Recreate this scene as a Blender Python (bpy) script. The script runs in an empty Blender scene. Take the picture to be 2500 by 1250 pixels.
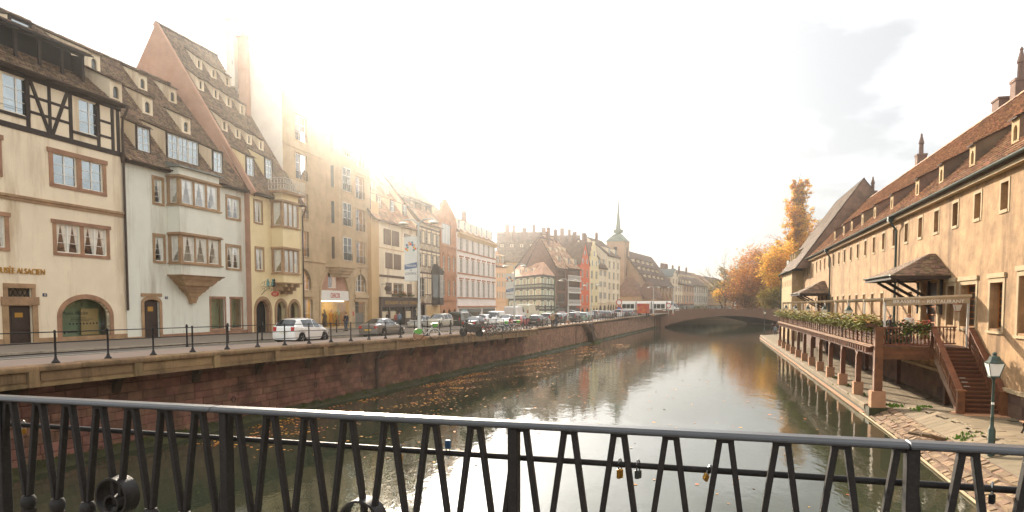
import bpy, math, random
from mathutils import Vector, Matrix
R = math.radians
rnd = random.Random(11)
SC = bpy.context.scene
COL = SC.collection

# ------------------------------------------------------------------ camera
FPX, CX, CY, PITCH, EYE = 1650.0, 1255.0, 834.0, R(3.1), 5.8      # photo pixels (2500 x 1250)
cam = bpy.data.cameras.new('camera')
cam.sensor_width = 36.0
cam.lens = FPX / 2500.0 * 36.0
cam.shift_x = (1250 - CX) / 2500.0
cam.shift_y = (CY - 625.0) / 2500.0
cam.clip_start = 0.1
cam.clip_end = 4000.0
cam_ob = bpy.data.objects.new('camera', cam)
COL.objects.link(cam_ob)
cam_ob.location = (0, 0, EYE)
cam_ob.rotation_euler = (R(90) - PITCH, 0, 0)
SC.camera = cam_ob
SC.view_settings.view_transform = 'Standard'
SC.view_settings.look = 'None'
SC.view_settings.gamma = 1.0
SC.view_settings.use_curve_mapping = False
SC.view_settings.exposure = 1.1

# ------------------------------------------------------------------ sky and sun
SUN_AZ, SUN_EL = R(-10.8), R(19.5)            # azimuth from +Y, clockwise positive
SUN = Vector((math.sin(SUN_AZ) * math.cos(SUN_EL), math.cos(SUN_AZ) * math.cos(SUN_EL), math.sin(SUN_EL)))
wd = bpy.data.worlds.new('World')
SC.world = wd
wd.use_nodes = True
nt = wd.node_tree
bg = nt.nodes['Background']
bg.inputs[1].default_value = 0.1
sky = nt.nodes.new('ShaderNodeTexSky')
sky.sky_type = 'NISHITA'
sky.sun_disc = False
sky.sun_elevation = SUN_EL
sky.sun_rotation = SUN_AZ
tc = nt.nodes.new('ShaderNodeTexCoord')
mp = nt.nodes.new('ShaderNodeMapping')
mp.inputs['Scale'].default_value = (1.0, 1.0, 2.6)
mp.inputs['Location'].default_value = (0.6, 4.2, 3.0)
no = nt.nodes.new('ShaderNodeTexNoise')
no.inputs['Scale'].default_value = 1.9
no.inputs['Detail'].default_value = 8.0
no.inputs['Roughness'].default_value = 0.55
cr = nt.nodes.new('ShaderNodeValToRGB')          # lit and grey parts of one closed cloud sheet
cr.color_ramp.elements[0].position = 0.4
cr.color_ramp.elements[0].color = (3.6, 3.58, 3.55, 1)
cr.color_ramp.elements[1].position = 0.72
cr.color_ramp.elements[1].color = (14.5, 14.5, 14.5, 1)
mx = nt.nodes.new('ShaderNodeMixRGB')
mx.inputs[0].default_value = 0.88
L = nt.links.new
L(tc.outputs['Generated'], mp.inputs[0]); L(mp.outputs[0], no.inputs[0]); L(no.outputs['Fac'], cr.inputs[0])
L(sky.outputs[0], mx.inputs[1]); L(cr.outputs[0], mx.inputs[2])
dt = nt.nodes.new('ShaderNodeVectorMath'); dt.operation = 'DOT_PRODUCT'; dt.inputs[1].default_value = SUN
L(tc.outputs['Generated'], dt.inputs[0])
acc = mx.outputs[0]
for pw, am in ((110.0, 70.0), (20.0, 12.0)):             # bright cloud around the veiled sun
 mxx = nt.nodes.new('ShaderNodeMath'); mxx.operation = 'MAXIMUM'; mxx.inputs[1].default_value = 0.0
 pwn = nt.nodes.new('ShaderNodeMath'); pwn.operation = 'POWER'; pwn.inputs[1].default_value = pw
 ad = nt.nodes.new('ShaderNodeMixRGB'); ad.blend_type = 'ADD'; ad.inputs[2].default_value = (am, am * 0.985, am * 0.96, 1)
 L(dt.outputs['Value'], mxx.inputs[0]); L(mxx.outputs[0], pwn.inputs[0]); L(pwn.outputs[0], ad.inputs[0]); L(acc, ad.inputs[1]); acc = ad.outputs[0]
L(acc, bg.inputs[0])

sd = bpy.data.lights.new('sun', 'SUN')
sd.energy = 5.0
sd.angle = R(0.6)
sd.color = (1.0, 0.85, 0.66)
so = bpy.data.objects.new('sun', sd)
COL.objects.link(so)
so.location = SUN * 300
so.rotation_euler = (-SUN).to_track_quat('-Z', 'Y').to_euler()

# ------------------------------------------------------------------ pixel helpers
_c, _s = math.cos(PITCH), math.sin(PITCH)
def ray(px, py):
 x = (px - CX) / FPX; y = (CY - py) / FPX
 return Vector((x, _c + y * _s, -_s + y * _c))
def at_z(px, py, z):
 d = ray(px, py); t = (z - EYE) / d.z
 return Vector((d.x * t, d.y * t, z))
def at_Y(px, py, Y):
 d = ray(px, py); t = Y / d.y
 return Vector((d.x * t, Y, EYE + d.z * t))

# ------------------------------------------------------------------ materials
MATS = {}
def lin(h):
 """sRGB hex to linear"""
 h = h.lstrip('#'); o = []
 for i in (0, 2, 4):
  c = int(h[i:i + 2], 16) / 255.0
  o.append(c / 12.92 if c <= 0.04045 else ((c + 0.055) / 1.055) ** 2.4)
 return tuple(o)
def mat(name, col, rough=0.8, var=0.12, scale=2.0, bump=0.0, bscale=25.0, metal=0.0, stain=None, island=0.0,
  spec=0.4, streak=False, coat=0.0, trans=0.0, world=False):
 """plain procedural surface: base colour with noise, optional stains/streaks, per-piece tint and fine relief"""
 if name in MATS: return MATS[name]
 if isinstance(col, str): col = lin(col)
 m = bpy.data.materials.new(name); m.use_nodes = True
 t = m.node_tree; N = t.nodes.new; l = t.links.new
 b = t.nodes['Principled BSDF']
 b.inputs['Roughness'].default_value = rough
 b.inputs['Metallic'].default_value = metal
 b.inputs['Specular IOR Level'].default_value = spec
 if coat: b.inputs['Coat Weight'].default_value = coat; b.inputs['Coat Roughness'].default_value = 0.05
 tcn = N('ShaderNodeNewGeometry' if world else 'ShaderNodeTexCoord')
 crd = tcn.outputs['Position' if world else 'Object']
 n1 = N('ShaderNodeTexNoise'); n1.inputs['Scale'].default_value = scale; n1.inputs['Detail'].default_value = 6; n1.inputs['Roughness'].default_value = 0.65
 l(crd, n1.inputs[0])
 m1 = N('ShaderNodeMixRGB')
 m1.inputs[1].default_value = (*[c * (1 - var) for c in col], 1)
 m1.inputs[2].default_value = (*[min(c * (1 + var), 1) for c in col], 1)
 rr = N('ShaderNodeValToRGB'); rr.color_ramp.elements[0].position = 0.35; rr.color_ramp.elements[1].position = 0.65
 l(n1.outputs['Fac'], rr.inputs[0]); l(rr.outputs[0], m1.inputs[0])
 out = m1.outputs[0]
 if stain:
  scol, amt, ssc = stain
  if isinstance(scol, str): scol = lin(scol)
  mpn = N('ShaderNodeMapping')
  if streak: mpn.inputs['Scale'].default_value = (1, 1, 0.12)
  n2 = N('ShaderNodeTexNoise'); n2.inputs['Scale'].default_value = ssc; n2.inputs['Detail'].default_value = 7; n2.inputs['Roughness'].default_value = 0.7
  l(crd, mpn.inputs[0]); l(mpn.outputs[0], n2.inputs[0])
  r2 = N('ShaderNodeValToRGB'); r2.color_ramp.elements[0].position = 0.5; r2.color_ramp.elements[1].position = 0.725
  r2.color_ramp.elements[1].color = (amt, amt, amt, 1)
  l(n2.outputs['Fac'], r2.inputs[0])
  m2 = N('ShaderNodeMixRGB'); m2.inputs[2].default_value = (*scol, 1)
  l(r2.outputs[0], m2.inputs[0]); l(out, m2.inputs[1]); out = m2.outputs[0]
 if island:
  g = N('ShaderNodeNewGeometry'); oi = N('ShaderNodeObjectInfo')
  ad = N('ShaderNodeMath'); ad.operation = 'ADD'; fr = N('ShaderNodeMath'); fr.operation = 'FRACT'
  l(g.outputs['Random Per Island'], ad.inputs[0]); l(oi.outputs['Random'], ad.inputs[1]); l(ad.outputs[0], fr.inputs[0])
  mr = N('ShaderNodeMapRange'); mr.inputs['To Min'].default_value = 1 - island; mr.inputs['To Max'].default_value = 1 + island
  l(fr.outputs[0], mr.inputs['Value'])
  hv = N('ShaderNodeHueSaturation'); l(mr.outputs[0], hv.inputs['Value']); l(out, hv.inputs['Color'])
  mh = N('ShaderNodeMapRange'); mh.inputs['To Min'].default_value = 0.5 - island * 0.05; mh.inputs['To Max'].default_value = 0.5 + island * 0.05
  ml = N('ShaderNodeMath'); ml.operation = 'MULTIPLY'; ml.inputs[1].default_value = 7.31; f2 = N('ShaderNodeMath'); f2.operation = 'FRACT'
  l(fr.outputs[0], ml.inputs[0]); l(ml.outputs[0], f2.inputs[0]); l(f2.outputs[0], mh.inputs['Value']); l(mh.outputs[0], hv.inputs['Hue'])
  out = hv.outputs[0]
 l(out, b.inputs['Base Color'])
 if bump:
  n3 = N('ShaderNodeTexNoise'); n3.inputs['Scale'].default_value = bscale; n3.inputs['Detail'].default_value = 5
  l(crd, n3.inputs[0])
  bp = N('ShaderNodeBump'); bp.inputs['Strength'].default_value = bump; bp.inputs['Distance'].default_value = 0.03
  l(n3.outputs['Fac'], bp.inputs['Height']); l(bp.outputs[0], b.inputs['Normal'])
 if trans:
  b.inputs['Transmission Weight'].default_value = trans
 MATS[name] = m
 return m
def glass_mat(name, tint=(0.92, 0.93, 0.9), refl=0.3):
 m = bpy.data.materials.new(name); m.use_nodes = True; t = m.node_tree; N = t.nodes.new; l = t.links.new
 t.nodes.remove(t.nodes['Principled BSDF'])
 tr = N('ShaderNodeBsdfTransparent'); tr.inputs[0].default_value = (*tint, 1)
 gl = N('ShaderNodeBsdfGlossy'); gl.inputs['Roughness'].default_value = 0.02; gl.inputs[0].default_value = (0.95, 0.97, 1, 1)
 n = N('ShaderNodeTexNoise'); n.inputs['Scale'].default_value = 1.3; tcn = N('ShaderNodeTexCoord'); l(tcn.outputs['Object'], n.inputs[0])
 bp = N('ShaderNodeBump'); bp.inputs['Strength'].default_value = 0.12; bp.inputs['Distance'].default_value = 0.06
 l(n.outputs['Fac'], bp.inputs['Height']); l(bp.outputs[0], gl.inputs['Normal'])
 lf_ = N('ShaderNodeLayerWeight'); lf_.inputs[0].default_value = 0.5
 lw = N('ShaderNodeMath'); lw.operation = 'POWER'; lw.inputs[1].default_value = 4.0; l(lf_.outputs['Facing'], lw.inputs[0])
 ad = N('ShaderNodeMath'); ad.operation = 'ADD'; ad.inputs[1].default_value = refl * 0.5; ad.use_clamp = True
 l(lw.outputs[0], ad.inputs[0])
 ms = N('ShaderNodeMixShader'); l(ad.outputs[0], ms.inputs[0]); l(tr.outputs[0], ms.inputs[1]); l(gl.outputs[0], ms.inputs[2])
 l(ms.outputs[0], t.nodes['Material Output'].inputs[0])
 MATS[name] = m
 return m

mat('cream', '#eddcbe', 0.9, 0.05, 0.6, 0.15, 60, stain=('#a88a62', 0.75, 0.7), streak=True)
mat('paleblue', '#e3e2d2', 0.9, 0.04, 0.6, 0.15, 60, stain=('#a0937c', 0.7, 0.7), streak=True)
mat('yellow', '#e9d6a8', 0.9, 0.05, 0.6, 0.15, 60, stain=('#bd9858', 0.3, 0.5))
mat('sand', '#b08d66', 0.9, 0.15, 1.2, 0.3, 30, stain=('#6f573f', 0.5, 0.8))
mat('sand_grey', '#bfa682', 0.9, 0.14, 0.8, 0.3, 30, stain=('#84705a', 0.5, 0.6))
mat('sand_red', '#b5805c', 0.9, 0.15, 1.0, 0.3, 30, stain=('#74503a', 0.5, 0.8))
mat('trim', '#a58664', 0.88, 0.18, 1.6, 0.3, 30, stain=('#6d5038', 0.5, 1.1), island=0.08)
mat('trimpink', '#a37d61', 0.88, 0.18, 1.6, 0.3, 30, stain=('#6e4c3a', 0.45, 1.1), island=0.08)
mat('white', '#e9e4d8', 0.5, 0.04, 3)
mat('whitewall', '#ece4d6', 0.9, 0.05, 0.5, 0.1, 40, stain=('#bba58d', 0.3, 0.4))
mat('pink', '#cfae90', 0.9, 0.06, 0.5, 0.1, 40, stain=('#a58468', 0.3, 0.4))
mat('tan', '#c9a878', 0.9, 0.06, 0.5, 0.1, 40, stain=('#a58458', 0.3, 0.4))
mat('gablepink', '#b89078', 0.9, 0.1, 0.7, 0.15, 40, stain=('#9a6c4c', 0.5, 0.5))
mat('timber', '#352a24', 0.75, 0.25, 5, 0.2, 30)
mat('timber_brown', '#5d4230', 0.75, 0.25, 5, 0.2, 30)
mat('timber_red', '#6f4a38', 0.75, 0.25, 5, 0.2, 30)
mat('tile', '#806a54', 0.85, 0.28, 1.3, 0.2, 40, stain=('#453d31', 0.65, 0.9), island=0.45)
mat('tile_red', '#ad886a', 0.85, 0.22, 0.7, 0.2, 40, stain=('#4c3c31', 0.6, 0.5), island=0.4)
mat('tile_dark', '#735e4b', 0.85, 0.25, 1.0, 0.2, 40, stain=('#383129', 0.6, 0.9), island=0.35)
mat('tile_base', '#43362b', 0.9, 0.2, 2)
mat('slate', '#66685f', 0.6, 0.2, 2, 0.1, 30)
mat('zinc', '#6c7069', 0.45, 0.2, 2, 0.05, 30, metal=0.3)
mat('pipe', '#4a3a30', 0.5, 0.2, 3, metal=0.2)
mat('copper', '#3d4a40', 0.6, 0.25, 3, 0.1, 30)
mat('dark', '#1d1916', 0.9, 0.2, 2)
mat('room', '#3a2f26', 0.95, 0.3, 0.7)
mat('shoproom', '#8a7448', 0.95, 0.35, 0.9)
mat('curtain', '#f8f5ee', 0.95, 0.05, 4)
mat('doorwood', '#3d2f26', 0.6, 0.2, 5, 0.1, 30)
mat('shutter', '#7d6553', 0.7, 0.1, 3)
mat('shutterwhite', '#ddd5ca', 0.6, 0.05, 3)
mat('shuttergrey', '#a39b90', 0.7, 0.08, 3)
mat('iron', '#2a2624', 0.5, 0.2, 8, 0.1, 60, metal=0.4)
mat('ironwhite', '#cfc9b8', 0.5, 0.1, 8)
mat('gold', '#b88f45', 0.4, 0.15, 10, metal=0.6)
mat('blackink', '#1b1b1b', 0.7, 0.05, 3)
mat('redpaint', '#b8402c', 0.5, 0.1, 3)
mat('redwall', '#d8683f', 0.9, 0.08, 0.5, 0.1, 40)
mat('greenleaf', '#5e6b2a', 0.8, 0.35, 9, island=0.35)
mat('flower', '#b8512c', 0.7, 0.3, 9, island=0.4)
mat('flower_white', '#e4d9cf', 0.7, 0.1, 9)
mat('asphalt', '#625a50', 0.9, 0.14, 0.5, 0.25, 90, stain=('#5c544a', 0.5, 0.35))
mat('walk', '#937f70', 0.9, 0.1, 0.4, 0.2, 70, stain=('#7d6b5e', 0.4, 0.5))
mat('farwalk', '#75695b', 0.9, 0.12, 0.6, 0.2, 70, stain=('#655a4c', 0.5, 0.6))
mat('kerb', '#a0927e', 0.85, 0.2, 1.5, 0.2, 40, island=0.12, world=True)
mat('roadpaint', '#d8cfba', 0.8, 0.12, 4)
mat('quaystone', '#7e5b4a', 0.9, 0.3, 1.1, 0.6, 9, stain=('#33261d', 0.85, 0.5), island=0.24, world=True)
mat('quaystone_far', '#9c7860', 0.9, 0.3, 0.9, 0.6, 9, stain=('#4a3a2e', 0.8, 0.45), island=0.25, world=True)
mat('quayback', '#4a3527', 0.95, 0.2, 2)
mat('coping', '#8d7152', 0.9, 0.25, 1.8, 0.5, 18, stain=('#45402d', 0.8, 0.8), island=0.2, world=True)
mat('concrete', '#8f7553', 0.9, 0.2, 1.1, 0.35, 25, stain=('#3b2f22', 0.85, 1.1), streak=True, island=0.14, world=True)
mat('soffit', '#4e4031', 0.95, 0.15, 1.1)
mat('moss', '#4d5320', 0.95, 0.35, 3, 0.5, 25)
mat('wetstone', '#3b3a1e', 0.7, 0.35, 2.5, 0.6, 12)
mat('oak', '#74492d', 0.62, 0.25, 2.5, 0.15, 20, stain=('#43291b', 0.6, 2.2), island=0.18, world=True)
mat('oakdark', '#5a3823', 0.7, 0.25, 2.5, 0.15, 20, island=0.15)
mat('plinthstone', '#b98a68', 0.9, 0.12, 2, 0.25, 30, island=0.1)
mat('ochre', '#a98761', 0.93, 0.3, 1.0, 0.6, 6, stain=('#5c452b', 0.95, 0.6), streak=True)
mat('ochre2', '#b39a70', 0.93, 0.1, 0.4, 0.25, 12, stain=('#94733f', 0.4, 0.4))
mat('palesurround', '#b09a78', 0.9, 0.1, 2, 0.2, 30, island=0.06)
mat('wallstone', '#675040', 0.9, 0.22, 1.5, 0.5, 14, stain=('#3e3023', 0.7, 0.8), island=0.2, world=True)
mat('paver', '#85755c', 0.88, 0.2, 1.2, 0.4, 40, stain=('#4f4a34', 0.6, 0.6), island=0.1, world=True)
mat('awning', '#a99679', 0.8, 0.06, 3)
mat('awningmetal', '#c9c6bd', 0.4, 0.05, 3, metal=0.4)
mat('lantern_glass', '#e8e4d8', 0.25, 0.03, 3)
mat('bridgestone', '#7c5b47', 0.9, 0.15, 0.7, 0.25, 20, stain=('#4d3226', 0.6, 0.35))
mat('railpaint', '#211e1c', 0.5, 0.2, 14, 0.12, 120, spec=0.25, stain=('#3a3733', 0.5, 60))
mat('railtop', '#27282a', 0.3, 0.15, 14, 0.08, 120, spec=0.7)
mat('brass', '#b5863c', 0.32, 0.15, 20, metal=0.8)
mat('steel', '#9a9a98', 0.3, 0.1, 20, metal=0.8)
mat('rubber', '#191817', 0.85, 0.1, 8)
mat('bark', '#4d3d2d', 0.95, 0.3, 4, 0.6, 12)
mat('bark_pale', '#6d5a44', 0.95, 0.3, 4, 0.5, 12)
mat('land', '#7c7164', 0.95, 0.15, 0.1, 0.1, 3)
mat('skin', '#c58f6e', 0.6, 0.06, 6)
mat('hair', '#4a3a2c', 0.7, 0.2, 20)
mat('galvanised', '#b9b8b0', 0.4, 0.08, 5, metal=0.5)
OLDGLASS = mat('old_glass', '#2e261e', 0.3, 0.3, 1.5, spec=0.25)
mat('chimneystone', '#7a5f50', 0.9, 0.2, 1.5, 0.3, 20)
GLASS = glass_mat('window_glass')
GLASS_SKY = mat('sky_glass', '#9aa2a4', 0.05, 0.12, 0.5, metal=0.8)
GLASS_DARK = mat('dark_glass', '#434644', 0.06, 0.25, 0.8, spec=0.8, metal=0.45)
SHOPGLASS = glass_mat('shop_glass', (0.8, 0.85, 0.8), 0.12)
def MT(m):
 return MATS[m] if isinstance(m, str) else m

# ------------------------------------------------------------------ mesh building
class MB:
 def __init__(s): s.v = []; s.f = []
 def add(s, vs, fs):
  o = len(s.v); s.v.extend([tuple(p) for p in vs]); s.f.extend([tuple(i + o for i in q) for q in fs]); return s
 def quad(s, a, b, c, d): return s.add([a, b, c, d], [(0, 1, 2, 3)])
 def box(s, x0, x1, y0, y1, z0, z1):
  if x0 > x1: x0, x1 = x1, x0
  if y0 > y1: y0, y1 = y1, y0
  if z0 > z1: z0, z1 = z1, z0
  return s.add([(x0, y0, z0), (x1, y0, z0), (x1, y1, z0), (x0, y1, z0), (x0, y0, z1), (x1, y0, z1), (x1, y1, z1), (x0, y1, z1)],
      [(0, 3, 2, 1), (4, 5, 6, 7), (0, 1, 5, 4), (1, 2, 6, 5), (2, 3, 7, 6), (3, 0, 4, 7)])
 def hexa(s, lo, hi):
  """8 corners: lo = 4 points ccw from above, hi = 4 points above them"""
  return s.add(list(lo) + list(hi), [(0, 3, 2, 1), (4, 5, 6, 7), (0, 1, 5, 4), (1, 2, 6, 5), (2, 3, 7, 6), (3, 0, 4, 7)])
 def bar(s, p, q, w, h, up=(0, 0, 1)):
  p = Vector(p); q = Vector(q); d = (q - p)
  if d.length < 1e-6: return s
  d.normalize(); u = Vector(up)
  if abs(d.dot(u)) > 0.98: u = Vector((0, 1, 0))
  sd_ = d.cross(u).normalized(); u = sd_.cross(d).normalized()
  a = sd_ * (w / 2); b = u * (h / 2)
  return s.hexa([p - a - b, q - a - b, q + a - b, p + a - b][::1], [p - a + b, q - a + b, q + a + b, p + a + b]) if False else \
   s.add([p - a - b, p + a - b, p + a + b, p - a + b, q - a - b, q + a - b, q + a + b, q - a + b],
     [(0, 1, 2, 3), (7, 6, 5, 4), (0, 4, 5, 1), (1, 5, 6, 2), (2, 6, 7, 3), (3, 7, 4, 0)])
 def tube(s, path, r, n=8, cap=True):
  pts = [Vector(p) for p in path]; rings = []
  up = Vector((0, 0, 1)); prev = None
  for i, p in enumerate(pts):
   if i == 0: d = pts[1] - p
   elif i == len(pts) - 1: d = p - pts[i - 1]
   else: d = (pts[i + 1] - pts[i - 1])
   d = d.normalized() if d.length > 1e-9 else Vector((0, 0, 1))
   if prev is None:
    ref = up if abs(d.z) < 0.9 else Vector((1, 0, 0))
    a = d.cross(ref).normalized()
   else:
    a = (prev - d * prev.dot(d))
    a = a.normalized() if a.length > 1e-6 else d.orthogonal().normalized()
   prev = a; b = d.cross(a)
   rr = r[i] if isinstance(r, (list, tuple)) else r
   rings.append([p + (a * math.cos(2 * math.pi * k / n) + b * math.sin(2 * math.pi * k / n)) * rr for k in range(n)])
  vs = [p for g in rings for p in g]; fs = []
  for i in range(len(rings) - 1):
   for k in range(n):
    k2 = (k + 1) % n
    fs.append((i * n + k, i * n + k2, (i + 1) * n + k2, (i + 1) * n + k))
  if cap:
   fs.append(tuple(range(n - 1, -1, -1))); fs.append(tuple((len(rings) - 1) * n + k for k in range(n)))
  return s.add(vs, fs)
 def lathe(s, prof, c=(0, 0, 0), n=12, axis='z'):
  vs = []; fs = []
  for r, h in prof:
   for k in range(n):
    a = 2 * math.pi * k / n; x, y = r * math.cos(a), r * math.sin(a)
    if axis == 'z': p = (c[0] + x, c[1] + y, c[2] + h)
    elif axis == 'y': p = (c[0] + x, c[1] + h, c[2] + y)
    else: p = (c[0] + h, c[1] + x, c[2] + y)
    vs.append(p)
  for i in range(len(prof) - 1):
   for k in range(n):
    k2 = (k + 1) % n; fs.append((i * n + k, i * n + k2, (i + 1) * n + k2, (i + 1) * n + k))
  fs.append(tuple(range(n))); fs.append(tuple((len(prof) - 1) * n + k for k in range(n)))
  return s.add(vs, fs)
 def prism(s, poly, y0, y1):
  """polygon of (x, z) extruded along y"""
  n = len(poly)
  vs = [(x, y0, z) for x, z in poly] + [(x, y1, z) for x, z in poly]
  fs = [tuple(range(n)), tuple(range(2 * n - 1, n - 1, -1))]
  for k in range(n): fs.append((k, k + n, (k + 1) % n + n, (k + 1) % n))
  return s.add(vs, fs)
 def prism_x(s, poly, x0, x1):
  """polygon of (y, z) extruded along x"""
  n = len(poly)
  vs = [(x0, y, z) for y, z in poly] + [(x1, y, z) for y, z in poly]
  fs = [tuple(range(n - 1, -1, -1)), tuple(range(n, 2 * n))]
  for k in range(n): fs.append((k, (k + 1) % n, (k + 1) % n + n, k + n))
  return s.add(vs, fs)
 def prism_z(s, poly, z0, z1):
  n = len(poly)
  vs = [(x, y, z0) for x, y in poly] + [(x, y, z1) for x, y in poly]
  fs = [tuple(range(n - 1, -1, -1)), tuple(range(n, 2 * n))]
  for k in range(n): fs.append((k, (k + 1) % n, (k + 1) % n + n, k + n))
  return s.add(vs, fs)
 def mesh(s, name, m, smooth=False):
  me = bpy.data.meshes.new(name); me.from_pydata(s.v, [], s.f)
  if m is not None: me.materials.append(MT(m))
  if smooth:
   for p in me.polygons: p.use_smooth = True
   me.set_sharp_from_angle(angle=R(38))
  return me
 def build(s, name, m, parent=None, smooth=False, kind=None, label=None, loc=None, rz=0):
  o = bpy.data.objects.new(name, s.mesh(name, m, smooth)); COL.objects.link(o)
  if parent is not None: o.parent = parent
  if kind: o['kind'] = kind
  if label: o['label'] = label
  if loc is not None: o.location = loc
  if rz: o.rotation_euler = (0, 0, rz)
  return o
def obj_of(name, me, parent=None, loc=None, rot=None, scale=None):
 o = bpy.data.objects.new(name, me); COL.objects.link(o)
 if parent is not None: o.parent = parent
 if loc is not None: o.location = loc
 if rot is not None: o.rotation_euler = rot
 if scale is not None: o.scale = scale
 return o
def thing(name, label, cat, loc=(0, 0, 0), rz=0.0, group=None):
 o = bpy.data.objects.new(name, None); COL.objects.link(o)
 o.empty_display_size = 0.2
 o.location = loc; o.rotation_euler = (0, 0, rz); o['label'] = label; o['category'] = cat
 if group: o['group'] = group
 return o
def tag(o, label, cat, group=None):
 o['label'] = label; o['category'] = cat
 if group: o['group'] = group
 return o
def kids(o):
 return [c for c in bpy.data.objects if c.parent == o]
def copy_tree(root, loc=None, rz=None, label=None, group=None, scale=None):
 km = KIDS.setdefault(root.name, None) or KIDS.__setitem__(root.name, tree_of(root)) or KIDS[root.name]
 def rec(node, par):
  c = node[0].copy(); COL.objects.link(c); c.parent = par
  for k in node[1]: rec(k, c)
  return c
 r = rec(km, None)
 if loc is not None: r.location = loc
 if rz is not None: r.rotation_euler = (0, 0, rz)
 if scale is not None: r.scale = (scale, scale, scale)
 if label: r['label'] = label
 if group: r['group'] = group
 return r
KIDS = {}
def tree_of(o):
 return (o, [tree_of(c) for c in o.children])

class Fr:
 """vertical facade frame: local x to the right seen from outside, y inward, z up from its base"""
 def __init__(s, x, y, z, ang):
  s.o = Vector((x, y, z)); s.a = ang
  s.ux = Vector((math.cos(ang), math.sin(ang), 0)); s.uy = Vector((-math.sin(ang), math.cos(ang), 0))
 def w(s, x, y, z): return s.o + s.ux * x + s.uy * y + Vector((0, 0, z))
 def loc(s, p):
  d = Vector(p) - s.o; return Vector((d.dot(s.ux), d.dot(s.uy), d.z))
 def hit(s, px, py, P, N):
  """local point where the pixel's ray meets the plane through local P with local normal N"""
  o = s.loc((0, 0, EYE)); r = ray(px, py); d = Vector((r.dot(s.ux), r.dot(s.uy), r.z))
  P = Vector(P); N = Vector(N)
  return o + d * ((P - o).dot(N) / d.dot(N))
 def pix(s, px, py, y=0.0):
  h = s.hit(px, py, (0, y, 0), (0, 1, 0)); return h.x, h.z
 def rect(s, x0, y0, x1, y1, y=0.0):
  a = s.pix(x0, y0, y); b = s.pix(x1, y1, y); return (a[0], b[0], b[1], a[1])     # xa, xb, za, zb
 def X(s, px, y=0.0): return s.pix(px, 744, y)[0]
# ================================================================== SETTING
def lerp_tab(tab, x):
 if x <= tab[0][0]: return tab[0][1]
 for (a, b), (c, d) in zip(tab, tab[1:]):
  if x <= c: return b + (d - b) * (x - a) / (c - a)
 return tab[-1][1]
Q = Fr(0.9, 73.5, 0.0, R(70.5))                     # left quay wall, local x downstream (away), y towards the houses
ZT = [(-90, 3.66), (-56, 3.64), (-43, 3.58), (-25, 3.35), (0, 3.06), (33, 3.04), (70, 3.3), (105, 3.6), (400, 3.7)]
def zr(s): return lerp_tab(ZT, s)
def road_z(X, Y): return zr(Q.loc((X, Y, 0)).x)
def road_pt(px, py, lift=0.0):
 z = 3.3
 for _ in range(6):
  p = at_z(px, py, z + lift); z = road_z(p.x, p.y)
 return Vector((p.x, p.y, z + lift))
def line_fn(p, q):
 a = Q.loc(p); b = Q.loc(q); k = (b.y - a.y) / (b.x - a.x)
 return lambda s: a.y + k * (s - a.x)
NK = line_fn(road_pt(0, 895), road_pt(672, 848.6))   # near kerb
near_k = lambda s: min(max(NK(s), 2.4), 4.2)
FKa = Q.loc(road_pt(60, 867)); FKb = Q.loc(road_pt(672, 833))
far_k = lambda s: FKa.y + (FKb.y - FKa.y) / (FKb.x - FKa.x) * (s - FKa.x)
HL = Fr(-25.4, 44.5, 0, R(76))                       # main line of the left house fronts
def house_n(s):
 """lateral offset of the house line at quay station s"""
 a = Q.loc(HL.w(0, 0, 0)); b = Q.loc(HL.w(60, 0, 0))
 return a.y + (b.y - a.y) / (b.x - a.x) * (s - a.x)

def structure(mb, name, m, smooth=False):
 return mb.build(name, m, None, smooth, kind='structure')

# water
wm = bpy.data.materials.new('river_water'); wm.use_nodes = True
t = wm.node_tree; b = t.nodes['Principled BSDF']
b.inputs['Base Color'].default_value = (0.042, 0.047, 0.027, 1)
b.inputs['Roughness'].default_value = 0.02
b.inputs['IOR'].default_value = 1.333
b.inputs['Specular IOR Level'].default_value = 0.62
tcn = t.nodes.new('ShaderNodeTexCoord')
hs = []
for sc_, w_, str_ in ((0.55, (1.0, 0.45, 1), 0.35), (2.6, (1.0, 0.5, 1), 0.3), (9.0, (1, 0.6, 1), 0.12)):
 mpn = t.nodes.new('ShaderNodeMapping'); mpn.inputs['Scale'].default_value = w_; mpn.inputs['Rotation'].default_value = (0, 0, R(-18))
 n = t.nodes.new('ShaderNodeTexNoise'); n.inputs['Scale'].default_value = sc_; n.inputs['Detail'].default_value = 3; n.inputs['Distortion'].default_value = 0.6
 t.links.new(tcn.outputs['Object'], mpn.inputs[0]); t.links.new(mpn.outputs[0], n.inputs[0])
 ml = t.nodes.new('ShaderNodeMath'); ml.operation = 'MULTIPLY'; ml.inputs[1].default_value = str_ / sc_ ** 0.5
 t.links.new(n.outputs['Fac'], ml.inputs[0]); hs.append(ml)
a1 = t.nodes.new('ShaderNodeMath'); a1.operation = 'ADD'; a2 = t.nodes.new('ShaderNodeMath'); a2.operation = 'ADD'
t.links.new(hs[0].outputs[0], a1.inputs[0]); t.links.new(hs[1].outputs[0], a1.inputs[1])
t.links.new(a1.outputs[0], a2.inputs[0]); t.links.new(hs[2].outputs[0], a2.inputs[1])
bp = t.nodes.new('ShaderNodeBump'); bp.inputs['Strength'].default_value = 0.34; bp.inputs['Distance'].default_value = 0.09
t.links.new(a2.outputs[0], bp.inputs['Height']); t.links.new(bp.outputs[0], b.inputs['Normal'])
MATS['water'] = wm
structure(MB().quad((-400, -300, 0), (500, -300, 0), (500, 500, 0), (-400, 500, 0)), 'river_water', 'water')

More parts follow.
